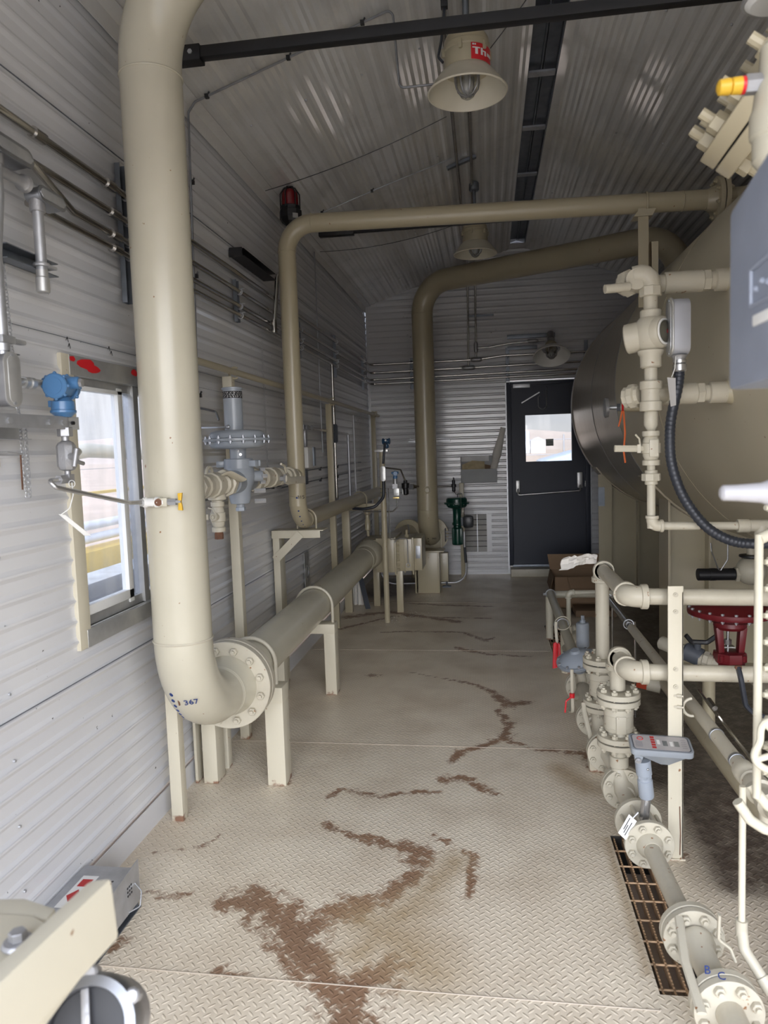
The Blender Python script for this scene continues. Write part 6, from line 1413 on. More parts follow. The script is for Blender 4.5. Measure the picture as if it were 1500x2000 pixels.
    # smooth the run and rib it
    def cr(P, n=22):
        out = []
        for i in range(len(P)-1):
            p0 = P[max(0, i-1)]; p1 = P[i]; p2 = P[i+1]; p3 = P[min(len(P)-1, i+2)]
            for k in range(n):
                q = k/n; out.append(.5*((2*p1)+(p2-p0)*q+(2*p0-5*p1+4*p2-p3)*q*q+(3*p1-p0-3*p2+p3)*q**3))
        out.append(P[-1]); return out
    C_ = cr(P); n_ = len(C_)
    path.sweep(C_, .0178, 16, rr=lambda q: .0172+.0008*sin(q*n_*1.57)); path.build('hose', rubber, h)
    g = thing('hose_tag', 'clear plastic tag hanging on a string beneath the level switch', 'tag', (x+.055, yb-.06, 1.62))
    MB().tube([(x+.070, yb-.058, 1.79), (x+.066, yb-.062, 1.745), (x+.055, yb-.064, 1.715)], .0014, seg=5).build('string', white, g)
    MB().prism([(x+.040, yb-.064, 1.715), (x+.068, yb-.062, 1.712), (x+.070, yb-.06, 1.62), (x+.052, yb-.062, 1.615)], (0, -.001, 0)).build('tag', mat('cloudy_plastic', (.42, .41, .40), .4), g, smooth=0)
bridle()

# ---------------- post and the two pipe lines clamped to it ----------------
def post_right():
    x0, x1, y = .610, .662, 2.63
    t = thing('channel_post', 'cream steel channel post standing in front of the red valve, bolted to two pipes', 'post', (x0, y, 0))
    MB().bx(x0, x1, y, y+.006, .006, .995).bx(x1-.006, x1, y, y+.045, .006, .975).build('angle', creamp, t, bevel=.0015)
    MB().bx(x0-.002, x1+.006, y-.006, y+.05, 0, .006).build('base_plate', creamp, t, bevel=.001)
    MB().tube([(x1-.012, y-.001, .02), (x1-.010, y-.001, .10), (x1-.013, y-.001, .2)], .0018, seg=5).build('rust_run', rustm, t)
    for z in (.965, .905, .700, .637): MB().cyl((x0+.026, y, z), (x0+.026, y-.004, z), .0085, seg=16).cyl((x0+.026, y, z), (x0+.026, y-.008, z), .0045, seg=6).build('bolt', creamd, t)
    for z in (.605, .565): MB().hexp((x0+.030, y-.002, z), (x0+.044, y-.008, z), .007).cyl((x0+.02, y-.002, z), (x0+.05, y-.008, z), .0035, seg=8).build('bolt', creamd, t)
    MB().ring((.70, y+.03, .553), (0, 1, 0), .032, .005, 20, 8, -1.7, 1.5).build('u_bolt', creamd, t)
post_right()
LX = .487
def threaded_line(nm, label, ya, yb_, z, zdown, wrap=False):
    t = thing(nm, label, 'pipe', (LX, ya, zdown))
    MB().tube([(LX, ya, z), (LX, ya, zdown)], .0295, seg=28).build('riser', creamd, t)
    elbow_socket(t, (LX, ya, z), (0, 0, -1), (0, -1, 0), .0325, creamd, leg=.058)
    MB().tube([(LX, ya-.03, z), (LX+.003, yb_+.03, z)], .0295, seg=28).build('pipe', creamd, t)
    elbow_socket(t, (LX+.003, yb_, z), (0, 1, 0), (1, 0, -.01), .0325, creamd, leg=.066)
    MB().tube([(LX+.05, yb_, z), (1.35, yb_, z-.012)], .0295, seg=28).build('pipe', creamd, t)
    return t
threaded_line('threaded_pipe', 'upper cream threaded pipe stepping round two elbows to the channel post', 3.30, 2.70, .945, .545)
threaded_line('threaded_pipe', 'lower cream threaded pipe stepping round two elbows to the channel post', 2.92, 2.70, .668, .53)
def isolation(nm, label, x, y, ztop, zbot, out_low):
    """vertical ball valve between two bolted flange pairs"""
    t = thing(nm, label, 'valve', (x, y, zbot))
    flange_pair(t, (x, y, ztop), (0, 0, 1), .083, .021, creamd, n=8, nr=.0125, gm=blackm)
    flange_pair(t, (x, y, zbot), (0, 0, 1), .083, .021, creamd, n=8, nr=.0125, gm=blackm)
    a = ztop-.024; b = zbot+.024; h = a-b
    MB().lathe((x, y, a), (0, 0, -1), [(.045, 0), (.047, h*.10), (.057, h*.14), (.058, h*.34), (.056, h*.36), (.056, h*.72), (.058, h*.74), (.055, h*.86), (.040, h*.88), (.042, h)], 32).build('valve_body', creamd, t)
    MB().box((x, y-.055, (a+b)/2-.01), (.038, .012, .07)).build('name_pad', creamd, t, bevel=.004)
    return t
def lower_stack(P, x, y, z1, m, face=(0, -1, 0)):
    pass
isolation('flanged_valve', 'nearer upright flanged ball valve under the lower threaded pipe', LX+.003, 2.92, .500, .325, True)
isolation('flanged_valve', 'farther upright flanged ball valve under the upper threaded pipe', LX-.003, 3.30, .525, .335, True)

# ---------------- meter run along the floor ----------------
def mr(y): return V((.505+.036*(2.94-y), y, .118))
def meter_run():
    d = (mr(1.7)-mr(2.9)).normalized()
    t = thing('meter_run_pipe', 'cream flanged pipe running low along the grating towards the viewer', 'pipe', mr(2.4))
    # bend down from the nearer valve into the run
    MB().tube([(LX+.003, 2.92, .305), (LX+.003, 2.93, .13), mr(2.75)], .030, bend=.10, seg=26).build('bend', creamd, t)
    MB().cyl((LX+.003, 2.92, .26), (LX+.003, 2.92, .215), .037, seg=26, ch=.003).build('collar', creamd, t)
    flange_pair(t, mr(2.92)+V((0, 0, .01)), -d, .083, .021, creamd, n=8, nr=.0125, hub=(.030, .04), gm=blackm)
    MB().tube([mr(2.90), mr(2.70)], .0285, seg=26).build('pipe', creamd, t)
    MB().tube([mr(2.50), mr(2.06)], .0285, seg=26).build('pipe', creamd, t)
    for y, s_ in ((2.675, 1), (2.515, -1)):
        c = mr(y); MB().cyl(c-d*.011, c+d*.011, .083, seg=44, ch=.0015).lathe(c-d*.011*s_*1.0, -d*s_, [(.045, 0), (.042, .012), (.030, .036)], 28).build('flange', creamd, t)
        weld(t, c-d*(.045*s_), d, .029, creamd, .002)
    x_, y_, z_ = frame(d)
    for k in range(8):
        a = 2*pi*(k+.5)/8; o = (x_*cos(a)+y_*sin(a))*.066
        b_ = nutbolt(t, mr(2.686)+o, mr(2.504)+o, .0125, creamd)
    flange_pair(t, mr(2.045), -d, .083, .021, creamd, n=8, nr=.013, hub=(.030, .03), gm=creamd)
    m = thing('flow_meter', 'grey-blue flow meter with a tilted rectangular display head on a stem above the run', 'meter', mr(2.6))
    c = mr(2.595)
    MB().cyl(c-d*.06, c+d*.06, .040, seg=28, ch=.004).build('meter_body', creamd, m)
    MB().tube([c+V((.0, 0, .03)), c+V((.012, -.0, .135))], .0165, seg=20).build('stainless_stem', chrome, m)
    s0 = c+V((.012, 0, .13)); s1 = c+V((-.004, -.01, .275))
    MB().lathe(s0, s1-s0, [(.024, 0), (.026, .006), (.026, .065), (.023, .068), (.023, .085), (.027, .088), (.027, .142)], 28).build('stem_sleeve', greyl, m)
    MB().hexp(s0+(s1-s0)*.52, s0+(s1-s0)*.68, .026, ch=.001).build('hex_band', greyl, m)
    MB().sph(s0+(s1-s0)*.8+V((.01, -.026, 0)), .0045, seg=8, rings=6).build('set_screw', chrome, m)
    # head: tray with a tilted face
    H0 = c+V((.055, -.02, .335)); rx = V((1, -.05, -.03)).normalized(); fy = V((-.28, .86, .16)).normalized(); fy = (fy-rx*fy.dot(rx)).normalized(); nn = rx.cross(fy)
    def rr_(w, h, r, off, n=5):
        out = []
        for (sx, sy, a0) in ((1, 1, 0), (-1, 1, 90), (-1, -1, 180), (1, -1, 270)):
            for k in range(n+1):
                a = radians(a0+90*k/n); out.append(H0+rx*(sx*(w/2-r)+r*cos(a))+fy*(sy*(h/2-r)+r*sin(a))+nn*off)
        return out
    W, Hh = .205, .105
    MB().prism(rr_(W, Hh, .018, -.022), nn*.022).build('head_tray', greyp, m, bevel=.002)
    lo = rr_(W*.93, Hh*.86, .016, -.021); apex = [H0+rx*.016+fy*(-.01)+nn*-.072+(q-H0-nn*(-.021))*.16 for q in lo]
    n = len(lo); MB().add(lo+apex, [(i, (i+1) % n, n+(i+1) % n, n+i) for i in range(n)]+[tuple(n+i for i in range(n))]).build('head_cone', greyp, m)
    MB().prism(rr_(W*.93, Hh*.88, .014, .0002), nn*.0006).build('seal_line', greydk, m, smooth=0)
    fc = MB().prism(rr_(W*.89, Hh*.82, .012, .0009), nn*.0006).build('face_plate', facem, m, smooth=0)
    def fq(mb, x0, x1, y0, y1, off=.0018): return mb.quad(*[H0+rx*a+fy*b+nn*off for a, b in ((x0, y0), (x1, y0), (x1, y1), (x0, y1))])
    r_ = MB()
    for k in range(5): fq(r_, -.032, -.018, -.036+k*.0155, -.036+k*.0155+.012)
    r_.ring(H0+rx*-.066+fy*.020+nn*.0018, nn, .0095, .0016, 18, 5)
    r_.build('red_print', redink, fc, smooth=0)
    w_ = MB(); fq(w_, .006, .022, -.018, .014); fq(w_, .044, .060, -.018, .014); w_.build('display_window', lensgrey, fc, smooth=0)
    w_ = MB(); fq(w_, -.012, -.002, -.010, .018); fq(w_, .030, .040, -.018, .010); w_.build('white_bars', whiteink, fc, smooth=0)  # two white bars beside the display windows
    b_ = MB()
    for k in range(6): fq(b_, -.085, -.062, -.030+k*.006, -.0285+k*.006)
    for k in range(5): fq(b_, .068, .084, -.026+k*.012, -.0245+k*.012)
    b_.build('fine_print', greydk, fc, smooth=0)
    MB().prism([H0+rx*-.092+nn*-.022+fy*-.035, H0+rx*-.055+nn*-.022+fy*-.035, H0+rx*-.066+nn*-.062+fy*-.035, H0+rx*-.086+nn*-.062+fy*-.035], fy*.03).build('yoke', greyp, m, bevel=.003)
    o = H0+rx*-.077+nn*-.048+fy*-.037; MB().cyl(o, o-fy*.008, .010, seg=16).hexp(o-fy*.006, o-fy*.012, .006).build('bolt', galv, m)
    # manufacturer's tag on the near flange
    g = thing('metal_tag', 'small white printed tag wired to the flange in front of the flow meter', 'tag', mr(2.5)+V((-.09, 0, .03)))
    A = V((.428, 2.50, .150)); u = V((.040, .02, .058)); w2 = V((.012, -.004, -.010))
    tg = MB().prism([A-w2, A+w2, A+u+w2, A+u-w2], u.cross(w2).normalized()*.001).build('tag', white, g, smooth=0)
    nrm = u.cross(w2).normalized(); nrm = nrm if nrm.y < 0 else -nrm
    p_ = MB()
    for (f0, f1, s_) in ((.12, .8, .25), (.18, .6, -.2), (.3, .9, -.55)):
        a_ = A+u*f0+w2*s_+nrm*.0012; b_ = A+u*f1+w2*s_+nrm*.0012; p_.quad(a_, b_, b_+w2*.18, a_+w2*.18)
    p_.build('tag_print', inkb, tg, smooth=0)
    MB().tube([A+u*.95, A+u*1.12+V((.012, 0, .01)), mr(2.54)+V((-.03, 0, .085))], .002, seg=6).build('wire', galv, g)
meter_run()
def near_valves():
    d = (mr(1.7)-mr(2.9)).normalized()
    t = thing('flanged_valve', 'cream flanged valve at the bottom right corner, marked BC in blue', 'valve', mr(1.9))
    MB().lathe(mr(2.01), d, [(.048, 0), (.048, .02), (.036, .04), (.034, .16), (.040, .19)], 30).build('valve_neck', creamd, t)
    flange_pair(t, mr(1.775), -d, .083, .022, creamd, n=8, nr=.013, gap=.004, gm=creamd)
    MB().tube([mr(1.75), mr(1.2)], .034, seg=26).build('pipe', creamd, t)
    text('B', .028, mr(1.788)+V((-.040, -.0, .082)), (1, 0, 0), (.1, .55, .35), ink, t, 'handwritten_letter'); text('C', .028, mr(1.760)+V((-.016, 0, .0895)), (1, 0, 0), (.1, .9, .3), ink, t, 'handwritten_letter')
    MB().tube([(.488, 1.985, .205), (.468, 1.84, .182), (.470, 1.70, .155)], (.012, .0055), seg=8, flat=(1, 0, 0)).build('lever', creamd, t)
    MB().cyl((.478, 2.03, .16), (.50, 2.00, .15), .012, seg=12).build('stem', creamd, t)
    # small drain branch at the lower right
    b = thing('drain_branch', 'slim cream drain pipe with a small lever valve at the bottom right', 'piping', (.68, 2.0, 0))
    MB().tube([(.622, 1.9, .62), (.622, 1.9, .24)], .0085, seg=14).build('pipe', creamp, b)
    MB().cyl((.622, 1.9, .262), (.622, 1.9, .22), .0145, seg=16).tube([(.622, 1.9, .24), (.625, 1.89, .19), (.672, 1.83, .12)], .014, bend=.03, seg=14).build('fitting', creamd, b)
    MB().cyl((.655, 1.852, .145), (.672, 1.83, .12), .0175, seg=16, ch=.002).build('socket', creamd, b)
    MB().tube([(.555, 1.86, .30), (.553, 1.86, .235), (.585, 1.87, .205), (.595, 1.86, .175)], (.004, .008), seg=8, flat=(1, 0, 0), bend=.015).build('lever', creamd, b)
    MB().tube([(.672, 1.83, .12), (.70, 1.76, .085), (.715, 1.68, .06), (.72, 1.5, .05)], .010, bend=.04, seg=12).build('hose', rubber, b)
    MB().ring((.674, 1.828, .117), (.6, -.8, -.5), .0105, .004, 16, 6).build('hose_collar', white, b)
near_valves()
def far_meter_run():
    d = V((0, -1, 0)); X = .475; Z = .185
    t = thing('bypass_run_pipe', 'farther cream flanged pipe run low behind the nearer meter run', 'pipe', (X, 3.7, Z))
    for y in (3.13, 3.52, 4.0): flange_pair(t, (X, y, Z), (0, 1, 0), .083, .020, creamd, n=8, nr=.0125, hub=None, gm=creamd)
    MB().tube([(X-.003, 3.30, .31), (X-.003, 3.30, Z)], .036, seg=24).tube([(X, 3.14, Z), (X, 4.75, Z)], .031, seg=24).build('pipe', creamd, t)
    MB().sph((X, 3.30, Z), .052, seg=22, rings=12).build('tee', creamd, t)
    MB().tube([(X, 3.1, Z), (X+.02, 3.0, Z-.02), (mr(2.95)+V((0, 0, .01)))], .031, seg=20).build('pipe', creamd, t)
    MB().bx(.43, .52, 3.335, 3.42, 0.0, .13).build('support_block', creamp, t, bevel=.004)
    v = thing('lever_valve', 'cream flanged valve with a long lever and red wrap, beside the upright valves', 'valve', (X, 3.7, Z))
    MB().lathe((X, 3.93, Z), d, [(.045, 0), (.055, .05), (.062, .12), (.062, .2), (.055, .26), (.045, .33)], 26).build('body', creamd, v)
    MB().cyl((X-.05, 3.72, Z+.03), (X-.085, 3.70, Z+.04), .016, seg=12).build('stem', creamd, v)
    MB().tube([(X-.085, 3.70, Z+.05), (X-.11, 3.52, Z+.03), (X-.105, 3.44, Z+.06), (X-.11, 3.42, Z+.22), (X-.11, 3.42, Z+.27)], (.008, .0055), bend=.03, seg=8).build('lever', creamd, v)
    MB().cyl((X-.11, 3.42, Z+.135), (X-.11, 3.42, Z+.155), .012, seg=12).tube([(X-.115, 3.41, Z+.14), (X-.14, 3.40, Z+.125), (X-.145, 3.40, Z+.07)], .004, seg=6, bend=.01).build('red_wrap', redtag, v)
    v2 = thing('lever_valve', 'short stubby cream lever between the two low flanges, pointing down', 'valve', (X-.06, 3.2, Z))
    MB().tube([(X-.075, 3.28, Z+.16), (X-.075, 3.26, Z+.13), (X-.055, 3.16, Z+.02)], (.011, .007), seg=8, flat=(1, 0, 0)).build('lever', creamd, v2)
    MB().tube([(X-.05, 3.34, Z+.06), (X+.0, 3.34, Z+.09)], .013, seg=10).tube([(X-.05, 3.32, Z+.04), (X+.0, 3.32, Z+.07)], .013, seg=10).build('gland_studs', creamd, v2)
    MB().ring((X+.0, 3.26, Z+.08), (1, .3, 0), .03, .005, 16, 6).build('ring', creamd, v2)
    # grey diaphragm regulator between them
    r = thing('diaphragm_regulator', 'grey-blue domed diaphragm regulator among the low cream valves', 'regulator', (.40, 3.95, .30))
    ax = V((-.22, -.22, .93)).normalized(); c = V((.448, 3.93, .350))
    MB().lathe(c, ax, [(0, .062), (.022, .061), (.030, .050), (.065, .038), (.088, .018), (.096, .009), (.110, .007), (.110, .001)], 36).build('upper_dome', greyl, r)
    MB().lathe(c, -ax, [(.110, .001), (.110, .008), (.08, .02), (.045, .035), (.03, .07)], 36).build('lower_case', greyp, r)
    x_, y_, _ = frame(ax)
    for k in range(10): a = 2*pi*k/10; o = c+(x_*cos(a)+y_*sin(a))*.099; MB().hexp(o-ax*.012, o+ax*.018, .008).build('bolt', galv, r)
    MB().cyl(c-ax*.06, c-ax*.14, .024, seg=16).build('neck', creamd, r)
    MB().cyl((.42, 3.9, .28), (.425, 3.80, .18), .012, seg=8).build('tube', creamd, r)
    r = thing('grey_cylinder', 'small grey-blue capped cylinder standing behind the upper threaded riser', 'regulator', (.50, 4.2, .30))
    MB().cyl((.505, 4.15, .36), (.505, 4.15, .50), .036, seg=24, ch=.006).cyl((.505, 4.15, .50), (.505, 4.15, .515), .016, seg=12).cyl((.505, 4.15, .515), (.505, 4.15, .54), .010, seg=6).build('body', greyp, r)
    MB().cyl((.505, 4.15, .36), (.475, 4.15, .20), .02, seg=12).build('neck', creamd, r)
far_meter_run()
def far_rails():
    t = thing('pipe_guard', 'shiny cream pipe line on short posts beside the second floor grating', 'pipe', (.47, 5.2, 0))
    MB().tube([(.455, 5.72, .35), (.455, 4.65, .335), (.47, 4.15, .27)], .030, seg=24, bend=.1).build('pipe', cream, t)
    MB().tube([(.44, 5.76, .335), (1.1, 5.78, .335)], .028, seg=20).build('cross_pipe', cream, t)
    MB().tube([(.445, 5.70, 0), (.445, 5.70, .33)], .028, seg=18).build('post', creamp, t)
    MB().tube([(.485, 4.85, 0), (.485, 4.85, .31)], .038, seg=20).build('post', creamp, t)
    for y, z in ((5.70, .35), (4.78, .338)): MB().ring((.455, y, z), (0, 1, 0), .036, .004, 22, 8).hexp((.40, y, z), (.425, y, z), .010).build('u_bolt', galv, t)
    u = thing('small_riser', 'thin cream pipe with an elbow on top, in front of the cardboard box', 'pipe', (.55, 5.3, .1))
    MB().tube([(.548, 5.30, .10), (.548, 5.30, .44), (.85, 5.32, .44)], .0165, bend=.02, seg=16).build('pipe', cream, u)
    elbow_socket(u, (.548, 5.30, .44), (0, 0, -1), (1, 0, 0), .0175, cream, leg=.042)
    MB().lathe((.548, 5.30, .15), (0, 0, -1), [(.02, 0), (.028, .01), (.028, .04), (.022, .05), (.028, .06), (.026, .11)], 14).lathe((.54, 4.95, .28), (.05, -1, -.3), [(.018, 0), (.03, .02), (.032, .06), (.02, .08), (.024, .10), (.03, .13), (.03, .17), (.018, .19)], 16).build('fitting', creamd, u)
    dxl = -.045
    v = thing('tagged_lever', 'upright cream valve lever wrapped with a red tag beside the grating', 'valve', (.42, 4.3, .2))
    MB().tube([(.418+dxl, 4.30, .47), (.415+dxl, 4.30, .44), (.425+dxl, 4.30, .30), (.43+dxl*.2, 4.28, .2)], (.009, .006), seg=8, flat=(1, 0, 0)).ring((.435+dxl*.5, 4.32, .455), (0, 1, .3), .045, .003, 14, 6).build('lever', creamd, v)
    MB().prism([(.398+dxl, 4.29, .345), (.412+dxl, 4.285, .355), (.425+dxl, 4.29, .34), (.425+dxl, 4.29, .205), (.41+dxl, 4.285, .20), (.392+dxl, 4.29, .195)], (0, -.012, 0)).prism([(.425+dxl, 4.30, .35), (.437+dxl, 4.29, .34), (.444+dxl, 4.30, .21), (.43+dxl, 4.29, .205)], (0, -.01, 0)).build('red_tag', redtag, v, bevel=.003)
    # paper roll resting on the upper elbow
    m = MB(); rnd = random.Random(9); vs = []; fs = []; n = 12
    for i_ in range(n+1):
        q = i_/n; w = .022+.006*q+(.006 if i_ > 8 else 0)
        for j_ in range(7):
            f = j_/6-.5; x_ = .470-.135*q-(rnd.uniform(0, .03) if i_ == n else 0)+.01*f
            vs.append((x_, 3.33+.02*sin(q*7)+rnd.uniform(-.006, .006)+.035*f, .985-.005*q+f*w*1.5-(.02*max(0, q-.7)*3)+rnd.uniform(-.004, .004)))
    for i_ in range(n):
        for j_ in range(6): a = i_*7+j_; fs.append((a, a+1, a+8, a+7))
    k0 = len(vs); vs += [(v[0], v[1]+.006+.012*(1-abs(((k % 7)/3)-1)), v[2]) for k, v in enumerate(vs)]; fs += [tuple(reversed([q+k0 for q in f])) for f in list(fs)]
    for i_ in range(n):
        for e in (0, 6): a = i_*7+e; fs.append((a, a+7, a+7+k0, a+k0))
    for i_ in (0, n):
        for j_ in range(6): a = i_*7+j_; fs.append((a, a+1, a+1+k0, a+k0))
    single(m.add(vs, fs), 'crumpled_paper', paper, 'crumpled torn white paper wedged behind the topmost threaded elbow', 'paper', smooth=20)
far_rails()
def diagonal_pipes():
    t = thing('drain_pipe', 'long slim pipe running diagonally under the threaded lines, metal at the far end', 'pipe', (.73, 3.6, .5))
    MB().tube([(.735, 5.1, .515), (.735, 3.95, .515)], .0185, seg=18).build('far_pipe', condu, t)
    MB().tube([(.735, 3.96, .515), (.735, 2.55, .515), (.735, 2.25, .512)], .0225, seg=22).build('near_pipe', creamd, t)
    for y in (4.05, 4.75): MB().ring((.735, y, .515), (0, 1, 0), .026, .004, 18, 6).build('clamp', galv, t)
    for y in (2.50, 2.30): MB().lathe((.735, y+.008, .515), (0, -1, 0), [(.0228, 0), (.0245, .001), (.0245, .015), (.0228, .016)], 24, False, False).build('band_clamp', galvw, t)
    for y, x_ in ((4.75, .762), (4.05, .768)): MB().cyl((x_, y, .0), (x_, y, .53), .006, seg=8).build('support_rod', condu, t)
    MB().tube([(.785, 2.9, .535), (.785, 2.18, .505)], .006, seg=8).cyl((.772, 2.72, .56), (.776, 2.66, .55), .010, seg=8).build('tracer_tube', condu, t)
    b = thing('large_drain_pipe', 'thick dark beige pipe lying lower beneath the slim diagonal pipe', 'pipe', (.86, 3.0, .3))
    MB().tube([(.86, 3.9, .30), (.86, 2.1, .30)], .042, seg=24).build('pipe', tanp, b)
    u = thing('union_fitting', 'cream pipe union and reducer at the right edge below the handwheel', 'fitting', (.74, 2.1, .5))
    dd = V((.0, -1, -.01))
    MB().lathe((.735, 2.26, .512), dd, [(.022, 0), (.031, .01), (.033, .03), (.033, .06), (.030, .065), (.030, .085), (.026, .09), (.026, .11), (.036, .115), (.038, .13), (.038, .16), (.03, .165), (.028, .2), (.034, .205), (.036, .24), (.026, .25), (.024, .4)], 24).build('body', creamd, u)
    MB().tube([(.745, 2.10, .49), (.75, 2.10, .40)], .016, seg=18).build('branch', creamd, u)
diagonal_pipes()
def red_valve():
    x, y = 1.178, 3.8
    t = thing('red_control_valve', 'dark red diaphragm control valve under the vessel', 'valve', (x, y, .25))
    MB().lathe((x, y, .585), (0, 0, 1), [(.04, 0), (.10, .01), (.17, .035), (.198, .045), (.200, .052), (.200, .062)], 56).build('lower_case', red_m, t)
    MB().lathe((x, y, .693), (0, 0, -1), [(0, 0), (.08, .002), (.15, .012), (.185, .034), (.200, .037), (.200, .046)], 56).build('upper_case', red_m, t)
    for k in range(20):
        a = 2*pi*(k+.5)/20; px, py = x+.188*cos(a), y+.188*sin(a); MB().cyl((px, py, .615), (px, py, .666), .004, seg=8).hexp((px, py, .655), (px, py, .665), .0085).hexp((px, py, .622), (px, py, .632), .0085).build('bolt', galv, t)
    MB().lathe((x, y, .60), (0, 0, -1), [(.075, 0), (.078, .03), (.066, .045)], 26).build('hub', red_m, t)
    for s_ in (-1, 1): MB().prism([(x+s_*.075, y-.03, .565), (x+s_*.040, y-.03, .565), (x+s_*.032, y-.03, .44), (x+s_*.060, y-.03, .43)], (0, .05, 0)).build('yoke_arm', red_m, t, bevel=.006)
    MB().cyl((x-.01, y, .57), (x-.01, y, .42), .007, seg=12).hexp((x-.01, y, .50), (x-.01, y, .475), .018).bx(x-.04, x+.02, y-.02, y+.02, .46, .466).cyl((x-.035, y-.01, .56), (x-.035, y-.01, .43), .003, seg=6).build('stem', chrome, t)
    MB().lathe((x, y, .44), (0, 0, -1), [(.06, 0), (.075, .005), (.078, .02), (.078, .05), (.068, .06), (.072, .075), (.066, .11)], 8, phase=.3).build('body', red_m, t)
    for k in range(4): a = pi/4+k*pi/2; MB().hexp((x+.075*cos(a), y+.075*sin(a), .40), (x+.075*cos(a), y+.075*sin(a), .43), .010).build('bonnet_bolt', red_m, t)
    q = thing('valve_piping', 'cream threaded piping either side of the red valve', 'piping', (x, y, .2))
    hexunion(q, (x-.075, y+.02, .375), (x-.13, y+.05, .385), .045, creamd)
    MB().cyl((x-.05, y, .37), (x-.20, y+.08, .41), .026, seg=18).build('pipe', creamd, q)
    MB().cyl((x-.19, y+.08, .41), (x-.29, y+.2, .43), .036, seg=20, ch=.01).build('elbow', creamd, q)
    hexunion(q, (x+.03, y-.6, .37), (x+.08, y-.66, .36), .055, creamd)
    MB().cyl((x+.05, y-.08, .36), (x+.05, y-.62, .37), .030, seg=18).build('pipe', creamd, q)
    MB().cyl((x+.06, y-.66, .36), (x+.10, y-.70, .36), .055, seg=22, ch=.01).tube([(x+.10, y-.69, .36), (x+.10, y-.69, 0)], .04, seg=20).build('pedestal', creamp, q)
    g = thing('grey_ball_valve', 'grey ball valve with a black wing handle left of the red valve', 'valve', (x-.14, y+.08, .36))
    MB().cyl((x-.115, y+.055, .385), (x-.195, y+.10, .415), .047, seg=24, ch=.008).cyl((x-.14, y+.06, .42), (x-.14, y+.05, .475), .018, seg=12).build('body', greydk, g)
    MB().tube([(x-.205, y+.02, .515), (x-.175, y+.03, .478), (x-.10, y+.03, .475), (x-.045, y+.01, .525)], (.009, .012), bend=.02, seg=8).build('wing_handle', blackm, g)
    # black handled valve hanging from the second line
    l = thing('black_lever', 'long black valve lever standing up in front of the lower threaded pipe', 'lever', (.86, 2.6, .5))
    MB().tube([(.840, 2.62, .710), (.842, 2.60, .68), (.858, 2.60, .585), (.875, 2.59, .565), (.93, 2.58, .545)], (.009, .014), seg=8, bend=.02, flat=(1, 0, 0)).build('lever', rubber, l)
    MB().box((.840, 2.62, .712), (.022, .016, .012)).build('worn_tip', rustm, l, bevel=.003)
    h = thing('black_filter', 'black cylinder beside a cream round body under the vessel', 'filter', (1.33, 4.5, .65))
    MB().cyl((1.21, 4.5, .705), (1.42, 4.5, .705), .036, seg=22, ch=.004).cyl((1.28, 4.5, .705), (1.31, 4.5, .705), .0375, seg=22).build('cylinder', blackm, h)
    MB().hexp((1.42, 4.5, .705), (1.44, 4.5, .705), .045).build('collar', creamd, h)
    MB().tube([(1.27, 4.45, .90), (1.275, 4.45, .85), (1.315, 4.46, .745), (1.325, 4.46, .735)], .004, bend=.02, seg=6).tube([(1.365, 4.45, .90), (1.365, 4.45, .80), (1.33, 4.46, .735)], .004, bend=.02, seg=6).build('tubes', chrome, h)
    s = thing('round_valve', 'cream bulbous valve body under the vessel above the upper threaded pipe', 'valve', (1.52, 4.5, .62))
    MB().sph((1.51, 4.5, .725), .085, seg=28, rings=16).cyl((1.51, 4.5, .80), (1.51, 4.5, .93), .025, seg=14).build('body', creamp, s)
    MB().lathe((1.51, 4.5, .80), (0, 0, 1), [(.05, 0), (.065, .008), (.065, .018), (.04, .022)], 20).build('collar', blackm, s)
    for (xx, yy, zz, rr2) in ((1.02, 4.6, .22, .03), (1.75, 4.2, .5, .04)): pass
    r = thing('red_plug', 'small red plug fitting on the floor pipe behind the channel post', 'plug', (.80, 3.5, .3))
    MB().hexp((.72, 3.75, .30), (.77, 3.74, .29), .035).build('plug', mat('red_orange_paint', (.50, .07, .035), .45), r); MB().cyl((.77, 3.74, .29), (.83, 3.72, .28), .036, seg=16).build('fitting', creamd, r)
    b = thing('floor_bracket', 'cream upright pipe leg behind the slim diagonal pipe', 'leg', (1.08, 3.6, 0))
    MB().tube([(1.05, 3.7, 0), (1.05, 3.7, .34)], .03, seg=14).build('leg', tanp, b)
red_valve()
def make_gratings():
    for gi, (x0, x1, y0, y1) in enumerate(GRATES):
        t = thing('floor_grating', ('rusty steel floor grating beside the near meter run', 'smaller looking rusty floor grating farther up by the cream pipe')[gi], 'grating', ((x0+x1)/2, (y0+y1)/2, -.02))
        n = 5 if gi == 0 else 5
        for k in range(n):
            x = x0+.012+(x1-x0-.024)*k/(n-1); m = MB().bx(x-.0028, x+.0028, y0+.003, y1-.003, -.034, -.006)
            q = y0+.01
            while q < y1-.015: m.box((x, q, -.0055), (.0056, .006, .003)); q += .014
            m.build('bearing_bar', rustgrate, t, smooth=0)
        y = y0+.03
        while y < y1-.01: MB().tube([(x0+.001, y, -.009), (x1-.001, y, -.009)], .0035, seg=6).build('cross_rod', rustgrate, t); y += .1005
make_gratings()
